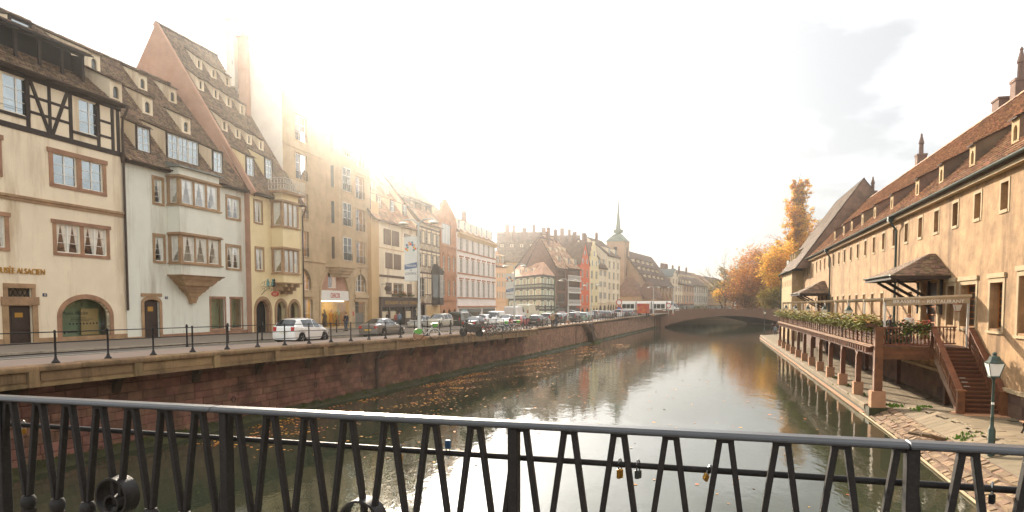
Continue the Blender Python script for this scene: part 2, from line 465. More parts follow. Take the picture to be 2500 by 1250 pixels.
# land sheets: left bank following the street, far land, right bank behind the big building
SS = [-90 + 4 * i for i in range(0, 124)]
def strip(n0, n1, lift0=0.0, lift1=0.0, s_lo=-90, s_hi=402, extra=0.0):
 mb = MB(); ss = [s for s in SS if s_lo <= s <= s_hi]
 if not ss or ss[0] > s_lo: ss = [s_lo] + ss
 if ss[-1] < s_hi: ss = ss + [s_hi]
 vs = []; fs = []
 for s in ss:
  z = zr(s)
  vs.append(Q.w(s, n0(s), z + lift0)); vs.append(Q.w(s, n1(s), z + lift1))
 for i in range(len(ss) - 1): fs.append((2 * i, 2 * i + 2, 2 * i + 3, 2 * i + 1))
 return mb.add(vs, fs)
structure(strip(lambda s: 0.5, lambda s: 420.0, -0.05, -0.05), 'ground', 'land')
structure(strip(near_k, far_k), 'road', 'asphalt')
ov = lambda s: -1.22 if s < 1.6 else 0.0
fw = strip(lambda s: -0.95, lambda s: near_k(s) - 0.14, 0.13, 0.13, -90, 1.5)
fw.add(*(lambda k: (k.v, k.f))(strip(lambda s: 0.3, lambda s: near_k(s) - 0.14, 0.13, 0.13, 1.5, 120)))
structure(fw, 'riverside_footway', 'walk')
structure(strip(lambda s: far_k(s) + 0.14, lambda s: house_n(s) + 6, 0.12, 0.12), 'house_side_pavement', 'farwalk')
# beyond the far bridge
structure(MB().add([Q.w(104, -2.0, 3.55), Q.w(420, -30, 3.55), Q.w(420, 3, 3.55), Q.w(104, 3, 3.55)], [(0, 1, 2, 3)]), 'far_quay_ground', 'walk')
# kerb stones (each one near by is its own piece)
def kerb_run(fn, name, side, s0, s1, step, nmax):
 root = thing(name, 'long pale stone kerb along the %s edge of the road' % side, 'kerb', Q.w(0, 0, 0), Q.a)
 me = MB().box(-0.5, 0.5, -0.14, 0.0, -0.15, 0.0).mesh('kerb_stone', 'kerb')
 s = s0; k = 0
 far = MB()
 while s < s1:
  ln = step * rnd.uniform(0.9, 1.1); m_ = s + ln / 2
  z0 = zr(m_) + 0.135
  sl = (zr(s + ln) - zr(s)) / ln
  if k < nmax:
   obj_of('kerb_stone', me, root, (m_, fn(m_) + (0.14 if side == 'house' else 0.0), z0), (0, -math.atan(sl), math.atan((fn(s + ln) - fn(s)) / ln)), (ln - 0.015, 1, 1))
  else:
   y = fn(m_) + (0.14 if side == 'house' else 0.0)
   far.box(s, s + ln - 0.02, y - 0.14, y, z0 - 0.15, z0)
  s += ln; k += 1
 far.build('distant_kerb_stones', 'kerb', root, kind='stuff')
kerb_run(near_k, 'kerb', 'river', -60, 115, 1.2, 45)
kerb_run(far_k, 'kerb', 'house', -75, 120, 1.2, 50)
# road markings
def stripe(s0, s1, n, w, name='road_marking', label=None, grp=None):
 nf = n if callable(n) else (lambda s: n)
 mb = strip(lambda s: nf(s) - w / 2, lambda s: nf(s) + w / 2, 0.006, 0.006, s0, s1)
 o = structure(mb, name, 'roadpaint')
mid = lambda s: near_k(s) * 0.45 + far_k(s) * 0.55
stripe(-62, -37, lambda s: far_k(s) - 1.6, 0.12)
for k in range(12): stripe(-33 + 5.5 * k, -30.5 + 5.5 * k, mid, 0.13)

# ------------------------------------------------------------------ left quay wall
quay = thing('quay_wall', 'red sandstone quay wall with mossy foot under the street on the left bank', 'wall', Q.w(0, 0, 0), Q.a)
bk = MB()
for i in range(len(SS) - 1):
 s0, s1 = SS[i], SS[i + 1]
 if s0 > 106: break
 s1 = min(s1, 107)
 bk.add([(s0, 0.04, -0.6), (s1, 0.04, -0.6), (s1, 0.04, zr(s1) - 0.02), (s0, 0.04, zr(s0) - 0.02)], [(0, 1, 2, 3)])
 bk.add([(s0, 0.04, zr(s0) - 0.02), (s1, 0.04, zr(s1) - 0.02), (s1, 1.2, zr(s1) - 0.02), (s0, 1.2, zr(s0) - 0.02)], [(0, 1, 2, 3)])
bk.build('wall_core', 'quayback', quay)
SM = []
for k in range(4):                      # unit stones with a worn, slightly uneven face
 j = lambda a: rnd.uniform(-a, a)
 e = 0.035
 vs = [(-0.5, 0.06, -0.5), (0.5, 0.06, -0.5), (0.5, 0.06, 0.5), (-0.5, 0.06, 0.5),
   (-0.5, 0.0, -0.5), (0.5, 0.0, -0.5), (0.5, 0.0, 0.5), (-0.5, 0.0, 0.5),
   (-0.5 + e, -0.022 + j(0.008), -0.5 + e * 2), (0.5 - e, -0.022 + j(0.008), -0.5 + e * 2), (0.5 - e, -0.022 + j(0.008), 0.5 - e * 2), (-0.5 + e, -0.022 + j(0.008), 0.5 - e * 2)]
 fs = [(0, 1, 5, 4), (1, 2, 6, 5), (2, 3, 7, 6), (3, 0, 4, 7), (4, 5, 9, 8), (5, 6, 10, 9), (6, 7, 11, 10), (7, 4, 8, 11), (8, 9, 10, 11)]
 SM.append(MB().add(vs, fs).mesh('stone', 'quaystone'))
def courses(s0, s1, hmin, hmax, lmin, lmax, z0, indiv, budget):
 big = MB(); n = 0; z = z0
 while True:
  h = rnd.uniform(hmin, hmax)
  s = s0 + rnd.uniform(-0.5, 0)
  if z > 3.4: break
  while s < s1:
   l = rnd.uniform(lmin, lmax)
   top = zr(s + l / 2) - 0.3
   if z + h * 0.5 < top:
    c = (s + l / 2, rnd.uniform(-0.012, 0.012), z + h / 2)
    sc_ = (l - 0.014, rnd.uniform(0.8, 1.5), h - 0.014)
    if indiv(s) and n < budget:
     obj_of('stone', rnd.choice(SM), quay, c, None, sc_); n += 1
    else:
     me = SM[rnd.randrange(4)]
     big.add([(c[0] + v.co.x * sc_[0], c[1] + v.co.y * sc_[1], c[2] + v.co.z * sc_[2]) for v in me.vertices], [tuple(p.vertices) for p in me.polygons])
   s += l
  z += h
 return big
b1 = courses(-62, 0.5, 0.30, 0.42, 0.5, 1.15, -0.25, lambda s: -50 < s < -22, 300)
b2 = courses(0.5, 106, 0.22, 0.34, 0.3, 0.7, -0.25, lambda s: False, 0)
b1.build('distant_stones', 'quaystone', quay, kind='stuff')
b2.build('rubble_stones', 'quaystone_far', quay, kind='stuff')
# mossy footing at the water line
ft = MB(); vs = []; fs = []
n = 0; s = -62.0
while s < 107:
 w_ = 0.55 + 0.2 * math.sin(s * 0.9) + rnd.uniform(-0.08, 0.08); zt = 0.18 + rnd.uniform(-0.07, 0.09)
 vs += [(s, 0.1, zt + 0.16), (s, -w_ * 0.55, zt), (s, -w_, 0.02), (s, -w_, -0.3)]
 if n:
  o = 4 * n
  for k in range(3): fs.append((o - 4 + k, o - 4 + k + 1, o + k + 1, o + k))
 n += 1; s += 0.45
ft.add(vs, fs).build('mossy_footing', 'wetstone', quay, smooth=True)
mo = MB()
for k in range(2600):
 s = rnd.uniform(-60, 106); y = rnd.uniform(-0.55, 0.0); z = 0.30 + y * 0.3 + rnd.uniform(0, 0.06)
 a = rnd.uniform(0, 3.1); r_ = rnd.uniform(0.03, 0.11)
 dx, dy = math.cos(a) * r_, math.sin(a) * r_
 mo.add([(s - dx, y - dy, z), (s + dx, y + dy, z), (s + dx * 0.3, y + dy * 0.3, z + r_ * 0.9)], [(0, 1, 2)])
mo.build('moss_tufts', 'moss', quay, kind='stuff')
# cantilevered footway: slab, fascia panels, pilasters, corbels and coping stones
slab = MB()
for i in range(len(SS) - 1):
 s0, s1 = SS[i], min(SS[i + 1], 1.6)
 if s0 < -66 or s0 > 1.5: continue
 slab.hexa([(s0, -1.12, zr(s0) - 0.28), (s1, -1.12, zr(s1) - 0.28), (s1, 0.3, zr(s1) - 0.28), (s0, 0.3, zr(s0) - 0.28)],
    [(s0, -1.12, zr(s0) - 0.03), (s1, -1.12, zr(s1) - 0.03), (s1, 0.3, zr(s1) - 0.03), (s0, 0.3, zr(s0) - 0.03)])
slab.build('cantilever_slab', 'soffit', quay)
BAY = 4.05
s = -62.0
pil = MB().box(-0.17, 0.17, -0.13, 0.02, -0.56, 0.0).mesh('pilaster', 'concrete')
crb = MB()
pr = [(0.0, 0.0)] + [(-1.0 + 1.0 * (1 - math.cos(a)), -0.95 * math.sin(a)) for a in [math.pi / 2 * k / 6 for k in range(7)]]
crb.prism_x([(0.05, 0.0), (-1.0, 0.0), (-1.0, -0.12), (-0.72, -0.2), (-0.45, -0.36), (-0.25, -0.6), (-0.12, -0.95), (0.05, -1.0)], -0.16, 0.16)
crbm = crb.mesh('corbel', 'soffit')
while s < 1.0:
 e = min(s + BAY, 1.6); sm = (s + e) / 2
 sl = -math.atan((zr(e) - zr(s)) / (e - s))
 f = MB(); l = e - s
 f.box(-l / 2, l / 2, 0.0, 0.06, -0.55, 0.0)
 f.box(-l / 2 + 0.28, l / 2 - 0.2, -0.035, -0.002, -0.36, -0.06)     # raised field above a ledge
 f.box(-l / 2 + 0.2, l / 2 - 0.17, -0.06, -0.002, -0.55, -0.43)
 fo = f.build('fascia_panel', 'concrete', quay); fo.location = (sm, -1.17, zr(sm) - 0.02); fo.rotation_euler = (0, sl, 0)
 obj_of('pilaster', pil, quay, (s, -1.18, zr(s) - 0.0))
 if s > -58: obj_of('corbel', crbm, quay, (s, 0.0, zr(s) - 0.29))
 s += BAY
obj_of('pilaster', pil, quay, (1.5, -1.18, zr(1.5)))
# coping: rounded stones
cp = [(0.26, -0.16), (0.26, 0.02), (0.05, 0.06), (-0.18, 0.055), (-0.27, 0.0), (-0.285, -0.08), (-0.25, -0.16)]
cpm = MB().prism_x(cp, -0.5, 0.5).mesh('coping_stone', 'coping', smooth=True)
s = -62.0
while s < 106:
 l = rnd.uniform(1.2, 1.9)
 if s < 1.6 and s + l > 1.6: l = 1.6 - s + 0.01
 y = -1.06 if s < 1.6 else -0.02
 sm = s + l / 2
 obj_of('coping_stone', cpm, quay, (sm, y + rnd.uniform(-0.012, 0.012), zr(sm) + 0.125 + rnd.uniform(-0.008, 0.008)), (0, -math.atan((zr(s + l) - zr(s)) / l), 0), (l - 0.012, 1, 1))
 s += l
# quay steps with a dark side wall, leading to a mossy landing
cl = MB()
sp0 = Q.loc(at_z(1405, 833, 0.2)).x; sp1 = Q.loc(at_z(1468, 790, 3.1)).x
nst = 15
tread = MB().box(-0.5, 0.5, -0.42, 0.42, -0.5, 0).mesh('step', 'wallstone')
for k in range(nst):
 f = k / (nst - 1.0)
 zt = 0.35 + f * (zr(sp1) - 0.35)
 obj_of('step', tread, quay, (sp0 + 2.2 + (sp1 - sp0 - 2.2) * f, -0.47, zt), None, ((sp1 - sp0) / nst * 1.1, 1, 1))
MB().prism([(sp0 - 3.4, 3.0), (sp0 - 1.6, 3.0), (sp0 + 0.9, -0.3), (sp0 - 0.6, -0.3)], -0.9, -0.02).build('stair_buttress', 'quayback', quay)
MB().box(sp0 - 1.0, sp0 + 3.0, -1.1, -0.02, -0.3, 0.32).build('landing', 'moss', quay)
hp = [(sp1 - (sp1 - sp0 - 2.0) * k / 6, -0.86, zr(sp1) + 0.9 - (zr(sp1) - 0.3) * k / 6) for k in range(7)]
MB().tube(hp, 0.03, 6).build('handrail', 'iron', quay)
for dx in (6.5,):
 MB().tube([(sp0 - 9.0 + dx * 0, -0.12, zr(0) - 0.3), (sp0 - 9.0, -0.12, -0.2)], 0.05, 6).build('drain_pipe', 'pipe', quay)
MB().tube([(103.5, -0.12, 3.4), (103.5, -0.12, -0.3)], 0.09, 6).build('drain_pipe', 'pipe', quay)
dp = Q.loc(at_z(915, 950, 0.2)).x
MB().tube([(dp + 0.3, -0.9, zr(dp) - 0.35), (dp + 0.2, -0.4, zr(dp) - 0.9), (dp, -0.16, zr(dp) - 1.2), (dp, -0.16, -0.2)], 0.1, 8).build('drain_pipe', 'pipe', quay)
# mooring rings on the wall
for s in (-43.5, -37.0, -27.0, -14.0):
 pts = [(s + 0.12 * math.cos(a), -0.07, 1.25 + 0.14 * math.sin(a)) for a in [math.pi * 2 * k / 12 for k in range(13)]]
 MB().tube(pts, 0.018, 6, cap=False).build('mooring_ring', 'iron', quay)

# ------------------------------------------------------------------ quay railing
fence = thing('quay_railing', 'dark iron railing with three rails along the left quay edge', 'railing', Q.w(0, 0, 0), Q.a)
pst = MB()
pst.lathe([(0.13, 0.0), (0.13, 0.05), (0.07, 0.12), (0.045, 0.2), (0.036, 0.22), (0.034, 1.06), (0.045, 1.08), (0.045, 1.11), (0.02, 1.15)], n=10)
pstm = pst.mesh('post', 'iron', True)
fs_ = []
s = -61.0
while s < 106:
 y = -0.98 if s < 1.4 else 0.06
 obj_of('post', pstm, fence, (s, y, zr(s) + 0.165)); fs_.append((s, y, zr(s) + 0.165))
 s += 2.02
for h in (1.08, 0.72, 0.36):
 a = [(x, y, z + h) for x, y, z in fs_ if x < 1.4]; c = [(x, y, z + h) for x, y, z in fs_ if x >= 1.4]
 a.append((1.4, -0.98, zr(1.4) + 0.165 + h)); c.insert(0, (1.4, 0.06, zr(1.4) + 0.165 + h))
 MB().tube(a, 0.021, 6).build('rail', 'iron', fence)
 MB().tube(c, 0.021, 6).build('rail', 'iron', fence)

# fallen leaves floating on the river
lf = MB()
for k in range(9500):
 band = rnd.random()
 s = rnd.uniform(-48, 30) if band < 0.93 else rnd.uniform(-50, 60)
 if band < 0.93:
  n_ = -1.2 - abs(rnd.gauss(0, 1)) * 3.0
  if math.sin(s * 0.8 + n_ * 1.7) + math.sin(s * 0.31 - n_ * 0.9) + rnd.gauss(0, 0.5) < 0.35: continue
 else:
  n_ = rnd.uniform(-28, -1)
 p = Q.w(s, n_, 0.012); a = rnd.uniform(0, 6.3); r_ = rnd.uniform(0.045, 0.11)
 d1 = Vector((math.cos(a), math.sin(a), 0)) * r_; d2 = Vector((-math.sin(a), math.cos(a), 0)) * r_ * 0.75
 lift = Vector((0, 0, rnd.uniform(0.0, 0.02)))
 lf.add([p - d1, p - d2 * 0.9 + lift, p + d1 + lift, p + d2], [(0, 1, 2, 3)])
mat('leaf_fallen', '#c98338', 0.7, 0.3, 5, island=0.5)
o = lf.build('floating_leaves', 'leaf_fallen', None, kind='stuff')
tag(o, 'orange fallen leaves floating on the dark river along the left quay', 'leaves')
# ================================================================== HOUSE KIT
def grid_wall(mb, x0, x1, z0, z1, holes, y=0.0, reveal=0.22):
 xs = sorted({x0, x1, *[min(max(h[0], x0), x1) for h in holes], *[min(max(h[1], x0), x1) for h in holes]})
 zs = sorted({z0, z1, *[min(max(h[2], z0), z1) for h in holes], *[min(max(h[3], z0), z1) for h in holes]})
 for a, b_ in zip(xs, xs[1:]):
  for c, d in zip(zs, zs[1:]):
   cx, cz = (a + b_) / 2, (c + d) / 2
   if b_ - a < 1e-5 or d - c < 1e-5: continue
   if any(h[0] < cx < h[1] and h[2] < cz < h[3] for h in holes): continue
   mb.quad((a, y, c), (b_, y, c), (b_, y, d), (a, y, d))
 for h in holes:
  a, b_, c, d = max(h[0], x0), min(h[1], x1), max(h[2], z0), min(h[3], z1); r = y + reveal
  mb.quad((a, y, c), (a, y, d), (a, r, d), (a, r, c)); mb.quad((b_, y, d), (b_, y, c), (b_, r, c), (b_, r, d))
  mb.quad((a, y, c), (a, r, c), (b_, r, c), (b_, y, c)); mb.quad((a, y, d), (b_, y, d), (b_, r, d), (a, r, d))
 return mb
def arch_pts(cx, rx, zs, rz, n=14):
 return [(cx - rx * math.cos(math.pi * k / n), zs + rz * math.sin(math.pi * k / n)) for k in range(n + 1)]
def arch_fill(mb, cx, rx, zs, rz, ztop, y=0.0, reveal=0.22, n=14):
 P = arch_pts(cx, rx, zs, rz, n)
 for (xa, za), (xb, zb) in zip(P, P[1:]):
  mb.quad((xa, y, za), (xb, y, zb), (xb, y, ztop), (xa, y, ztop))
  mb.quad((xa, y, za), (xa, y + reveal, za), (xb, y + reveal, zb), (xb, y, zb))
 return mb
def arch_ring(mb, cx, rx, zs, rz, w, zb, y0=-0.05, y1=0.16, n=14):
 P = arch_pts(cx, rx, zs, rz, n); O = arch_pts(cx, rx + w, zs, rz + w, n)
 for k in range(n):
  (a, b_), (c, d) = P[k], P[k + 1]; (e, f), (g, h) = O[k], O[k + 1]
  mb.add([(a, y0, b_), (c, y0, d), (g, y0, h), (e, y0, f), (a, y1, b_), (c, y1, d), (g, y1, h), (e, y1, f)],
    [(0, 1, 2, 3), (0, 4, 5, 1), (2, 6, 7, 3), (4, 7, 6, 5)])
 mb.box(cx - rx - w, cx - rx, y0, y1, zb, zs); mb.box(cx + rx, cx + rx + w, y0, y1, zb, zs)
 return mb
def drapes(mb, x0, x1, z0, z1, y, style='tied'):
 """two gathered curtains in one light"""
 xm = (x0 + x1) / 2; n = 6
 for s in (-1, 1):
  xo = x0 if s < 0 else x1
  for k in range(n):
   f0, f1 = k / n, (k + 1) / n
   def P(f, zz):
    full = abs(xm - xo); tt = (zz - z0) / (z1 - z0)
    wd_ = full * ((0.25 + 0.72 * tt) if style == 'tied' else 0.55)
    return (xo - s * wd_ * f, y + 0.02 * math.sin(f * 19 + s), zz)
   zm = z0 + (z1 - z0) * 0.45
   mb.quad(P(f0, z0), P(f1, z0), P(f1, zm), P(f0, zm)); mb.quad(P(f0, zm), P(f1, zm), P(f1, z1), P(f0, z1))
def window(root, r, y=0.07, cols=2, rows=3, m='white', fw=0.055, mw=0.028, curtain=None, sur=None, surm='trim', sill=0.0, glass=None, panes=False,
   shutters=None, shm='shutterwhite', room=True, mull=0.08, name='window', shut_closed=False, roomm='room', shw=None, transom=None, lean=None):
 """a casement: frame and bars (the window), glass, curtains, stone surround, sill and shutters"""
 xa, xb, za, zb = r; W = xb - xa; H = zb - za
 mb = MB()
 mb.box(xa, xa + fw, y, y + 0.06, za, zb); mb.box(xb - fw, xb, y, y + 0.06, za, zb)
 mb.box(xa + fw, xb - fw, y, y + 0.06, za, za + fw); mb.box(xa + fw, xb - fw, y, y + 0.06, zb - fw, zb)
 ix0, ix1, iz0, iz1 = xa + fw, xb - fw, za + fw, zb - fw
 cells = []
 for c in range(cols):
  c0 = ix0 + (ix1 - ix0) * c / cols; c1 = ix0 + (ix1 - ix0) * (c + 1) / cols
  if c: mb.box(c0 - mull / 2, c0 + mull / 2, y - 0.012, y + 0.055, iz0, iz1)
  for k in range(rows):
   z0_ = iz0 + (iz1 - iz0) * k / rows; z1_ = iz0 + (iz1 - iz0) * (k + 1) / rows
   if k: mb.box(c0 + mull / 2, c1 - mull / 2, y + 0.004, y + 0.045, z0_ - mw / 2, z0_ + mw / 2)
   cells.append((c0, c1, z0_, z1_))
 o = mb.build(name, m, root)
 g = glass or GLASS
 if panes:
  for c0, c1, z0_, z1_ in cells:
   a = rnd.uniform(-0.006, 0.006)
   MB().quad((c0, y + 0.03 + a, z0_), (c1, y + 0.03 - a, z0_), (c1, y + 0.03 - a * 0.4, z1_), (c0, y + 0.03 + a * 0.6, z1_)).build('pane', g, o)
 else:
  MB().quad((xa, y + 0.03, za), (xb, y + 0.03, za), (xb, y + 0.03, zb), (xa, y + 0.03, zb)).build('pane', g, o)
 if curtain:
  cb = MB(); nl = curtain if isinstance(curtain, int) else cols
  for c in range(nl):
   drapes(cb, xa + W * c / nl, xa + W * (c + 1) / nl, za, zb, y + 0.065)
  cb.build('curtain', 'curtain', o)
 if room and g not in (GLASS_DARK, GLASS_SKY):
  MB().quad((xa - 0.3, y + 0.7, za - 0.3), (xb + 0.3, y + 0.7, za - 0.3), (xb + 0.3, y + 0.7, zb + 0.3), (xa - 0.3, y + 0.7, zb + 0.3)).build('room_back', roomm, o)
 if sur:
  sb = MB(); s0, s1 = -0.045, y - 0.004
  sb.box(xa - sur, xa - 0.002, s0, s1, za - sur * 0.8, zb + sur); sb.box(xb + 0.002, xb + sur, s0, s1, za - sur * 0.8, zb + sur)
  sb.box(xa - 0.002, xb + 0.002, s0 - 0.01, s1, zb + 0.002, zb + sur); sb.box(xa - 0.002, xb + 0.002, s0 - 0.03, s1, za - sur * 0.8, za - 0.002)
  sb.build('surround', surm, o)
 if sill:
  MB().box(xa - 0.1, xb + 0.1, -0.09, y - 0.004, za - sill, za - 0.003).build('sill', surm, o)
 if shutters:
  w_ = shw or W / 2
  for s in (-1, 1):
   sh = MB()
   x0_ = (xa - w_ - 0.02) if s < 0 else (xb + 0.02)
   if shut_closed: x0_ = xa if s < 0 else (xa + xb) / 2 + 0.005; w_ = W / 2 - 0.005
   sh.box(x0_, x0_ + w_, -0.06, -0.02, za, zb)
   nl = 5 if shutters == 1 else 8
   for k in range(nl):
    zz = za + (zb - za) * (k + 0.5) / nl
    sh.box(x0_ + 0.06, x0_ + w_ - 0.06, -0.075, -0.061, zz - (zb - za) / nl * 0.34, zz + (zb - za) / nl * 0.34)
   sh.build('shutter', shm, o)
 return o
def beam(root, fr, p, q, w, y0=-0.03, m='timber', name='beam', local=False):
 """timber in the facade plane between two photo pixels (or local points)"""
 a = p if local else fr.pix(*p); c = q if local else fr.pix(*q)
 return MB().bar((a[0], y0 + 0.045, a[1]), (c[0], y0 + 0.045, c[1]), 0.09 + rnd.uniform(0, 0.012), w, up=(0, 0, 1) if abs(a[0] - c[0]) > abs(a[1] - c[1]) else (1, 0, 0)).build(name, m, root)
def text(parent, s, x, y, z, size, m, name='lettering', ext=0.02, sx=1.0, align='CENTER', rot=None, shear=0.0):
 cu = bpy.data.curves.new(name, 'FONT'); cu.body = s; cu.size = size; cu.extrude = ext; cu.align_x = align; cu.align_y = 'CENTER'; cu.shear = shear
 tmp = bpy.data.objects.new('tmp_text', cu); COL.objects.link(tmp)
 dg = bpy.context.evaluated_depsgraph_get(); dg.update()
 me = bpy.data.meshes.new_from_object(tmp.evaluated_get(dg)); me.name = name
 bpy.data.objects.remove(tmp)
 me.materials.clear(); me.materials.append(MT(m))
 o = obj_of(name, me, parent, (x, y, z), rot or (R(90), 0, 0), (sx, 1, 1))
 return o
def tiles(parent, x0, x1, ye, ze, yr, zr_, m='tile', tw=0.2, th=0.19, keep=None, base=True, thick=0.045, lift=0.0, x0r=None, x1r=None, jit=1.0):
 """overlapping plain tiles laid on a slope from eave to ridge; x0r/x1r narrow it towards the ridge"""
 d = Vector((0, yr - ye, zr_ - ze)); Lh = d.length; V = d.normalized(); N = Vector((0, -V.z, V.y))
 if N.z < 0: N = -N
 x0r = x0 if x0r is None else x0r; x1r = x1 if x1r is None else x1r
 if base:
  bm_ = MB(); P = [Vector((x0, ye, ze)), Vector((x1, ye, ze)), Vector((x1r, yr, zr_)), Vector((x0r, yr, zr_))]
  bm_.hexa([p - N * 0.14 for p in P], [p - N * 0.005 + N * lift for p in P])
  par = bm_.build('roof', 'tile_base', parent)
 else: par = parent
 mb = MB(); rows = int(Lh / th)
 for i in range(rows):
  v = i * th; f = v / Lh
  a = x0 + (x0r - x0) * f; c = x1 + (x1r - x1) * f
  n = max(1, int((c - a) / tw)); off = tw / 2 * (i % 2)
  wob = 0.012 * math.sin(i * 1.7)
  for k in range(n + 1):
   x = a + k * tw + off - tw / 2
   if x + tw > c + 0.03 or x < a - 0.05: continue
   if keep and not keep(x + tw / 2, v): continue
   j = rnd.uniform(-0.012, 0.012) * jit; up = thick + rnd.uniform(0, 0.014) * jit + wob * 0.4
   b0 = Vector((x, ye, ze)) + V * (v + j) ; g = tw * 0.955
   t0 = Vector((x, ye, ze)) + V * min(v + th * 1.15, Lh)
   p0 = b0 + V * th * 0.16 + N * up; p1 = b0 + N * up + Vector((g / 2, 0, 0)); p2 = b0 + V * th * 0.16 + N * up + Vector((g, 0, 0))
   p3 = t0 + N * 0.004 + Vector((g, 0, 0)); p4 = t0 + N * 0.004
   dn = N * (-up)
   mb.add([p0, p1, p2, p3, p4, p0 + dn, p1 + dn, p2 + dn], [(0, 1, 2, 3, 4), (5, 6, 1, 0), (6, 7, 2, 1)])
 mb.build('roof_tiles', m, par, kind='stuff')
 return par
def ridge_caps(root, x0, x1, y, z, m='tile', step=0.42):
 mb = MB(); x = x0
 pr_ = [(y - 0.17, z - 0.09), (y - 0.1, z + 0.05), (y, z + 0.1), (y + 0.1, z + 0.05), (y + 0.17, z - 0.09)]
 while x < x1:
  j = rnd.uniform(-0.015, 0.02)
  mb.prism_x([(a, c + j) for a, c in pr_], x, min(x + step - 0.02, x1)); x += step
 return mb.build('ridge_tiles', m, root, kind='stuff')
def dormer(root, slope, x, yb, w, h, k=0.35, m='cream', roofm='tile', style='arch', wm='white', ov=0.14, tile=True, frame_m=None, D_scale=1.0, cols=1, rows=2, lights=None, gm=None, cheek=None):
 """shed dormer: front with opening, cheeks and a tiled lean-to roof running back into the slope"""
 ye, ze, yr, zr_ = slope; mm = (zr_ - ze) / (yr - ye)
 zb = ze + (yb - ye) * mm; D = h / max(mm - k, 0.2) * D_scale
 x0, x1 = x - w / 2, x + w / 2; zt = zb + h
 mb = MB()
 if style == 'arch':
  rx = w * 0.24; z0_ = zb + h * 0.12; zs = zb + h * 0.52; rz = h * 0.2; top = zs + rz + 0.02
  grid_wall(mb, x0, x1, zb - 0.1, zt, [(x - rx, x + rx, z0_, top)], yb, 0.14); arch_fill(mb, x, rx, zs, rz, top, yb, 0.14, 8)
 elif style == 'slit':
  rx = w * 0.2; z0_ = zb + h * 0.15; top = zb + h * 0.8
  grid_wall(mb, x0, x1, zb - 0.1, zt, [(x - rx, x + rx, z0_, top)], yb, 0.14)
 else:
  z0_ = zb + 0.1; top = zt - 0.1
  grid_wall(mb, x0, x1, zb - 0.1, zt, [(x0 + 0.09, x1 - 0.09, z0_, top)], yb, 0.1)
 for xx in (x0, x1):
  if not cheek: mb.add([(xx, yb, zb - 0.1), (xx, yb, zt), (xx, yb + D, zt + k * D)], [(0, 1, 2)])
 o = mb.build('dormer', m if style != 'window' else (frame_m or 'timber'), root)
 if cheek:
  for xx in (x0, x1): MB().add([(xx, yb, zb - 0.1), (xx, yb, zt), (xx, yb + D, zt + k * D)], [(0, 1, 2)]).build('dormer_cheek', cheek, o)
 if style == 'window':
  for xx, e in ((x0, -0.012), (x1, 0.012)):
   cm = MB(); cm.add([(xx + e, yb + 0.1, zb), (xx + e, yb + 0.1, zt), (xx + e, yb + D, zt + k * D)], [(0, 1, 2)])
   cm.build('dormer_cheek', m, o)
 if style in ('arch', 'slit'):
  MB().quad((x - rx, yb + 0.12, z0_), (x + rx, yb + 0.12, z0_), (x + rx, yb + 0.12, top), (x - rx, yb + 0.12, top)).build('pane', GLASS_DARK, o)
 else:
  lw = (x1 - x0 - 0.18) / (lights or 1)
  fm = MB()
  for q in range(lights or 1):
   a = x0 + 0.09 + lw * q + 0.03; c = a + lw - 0.06
   fm.box(a, a + 0.05, yb + 0.02, yb + 0.07, z0_, top); fm.box(c - 0.05, c, yb + 0.02, yb + 0.07, z0_, top)
   fm.box(a + 0.05, c - 0.05, yb + 0.02, yb + 0.07, z0_, z0_ + 0.05); fm.box(a + 0.05, c - 0.05, yb + 0.02, yb + 0.07, top - 0.05, top)
   for r_ in range(1, rows): fm.box(a + 0.05, c - 0.05, yb + 0.03, yb + 0.06, z0_ + (top - z0_) * r_ / rows - 0.012, z0_ + (top - z0_) * r_ / rows + 0.012)
   for r_ in range(1, cols): fm.box(a + (c - a) * r_ / cols - 0.015, a + (c - a) * r_ / cols + 0.015, yb + 0.026, yb + 0.064, z0_ + 0.05, top - 0.05)
  fo = fm.build('dormer_window', wm, o)
  MB().quad((x0 + 0.09, yb + 0.06, z0_), (x1 - 0.09, yb + 0.06, z0_), (x1 - 0.09, yb + 0.06, top), (x0 + 0.09, yb + 0.06, top)).build('pane', gm or GLASS_SKY, o)
 if tile:
  tiles(o, x0 - 0.08, x1 + 0.08, yb - ov, zt - ov * k + 0.06, yb + D, zt + k * D + 0.05, roofm, 0.2, 0.19, base=False)
 P = [Vector((x0 - 0.08, yb - ov, zt - ov * k)), Vector((x1 + 0.08, yb - ov, zt - ov * k)), Vector((x1 + 0.08, yb + D, zt + k * D)), Vector((x0 - 0.08, yb + D, zt + k * D))]
 MB().hexa(P, [p + Vector((0, 0, 0.055)) for p in P]).build('dormer_roof', 'tile_base' if tile else roofm, o)
 return o
def gutter(root, x0, x1, y, z, m='pipe', r=0.075):
 mb = MB(); n = 6
 pr_ = [(y + r * math.cos(math.pi + math.pi * k / n), z + r * math.sin(math.pi + math.pi * k / n)) for k in range(n + 1)]
 pr_ += [(a * 0.85 + y * 0.15, c + 0.012) for a, c in reversed(pr_)]
 mb.prism_x(pr_, x0, x1)
 return mb.build('gutter', m, root)
def downpipe(root, pts, r=0.06, m='pipe'):
 return MB().tube(pts, r, 8).build('drain_pipe', m, root)
def shell(root, W, D, z0, ze, m, ridge=None, side_m=None, back=True):
 """side walls (with gables when ridge = (y, z)) and back wall"""
 for x, nm in ((0.0, 'side_wall'), (W, 'side_wall')):
  P = [(x, 0.0, z0), (x, 0.0, ze)]
  if ridge: P += [(x, ridge[0], ridge[1])]
  P += [(x, D, ze), (x, D, z0)]
  MB().add(P, [tuple(range(len(P)))]).build(nm, side_m or m, root)
 if back: MB().quad((0, D, z0), (W, D, z0), (W, D, ze), (0, D, ze)).build('back_wall', side_m or m, root)
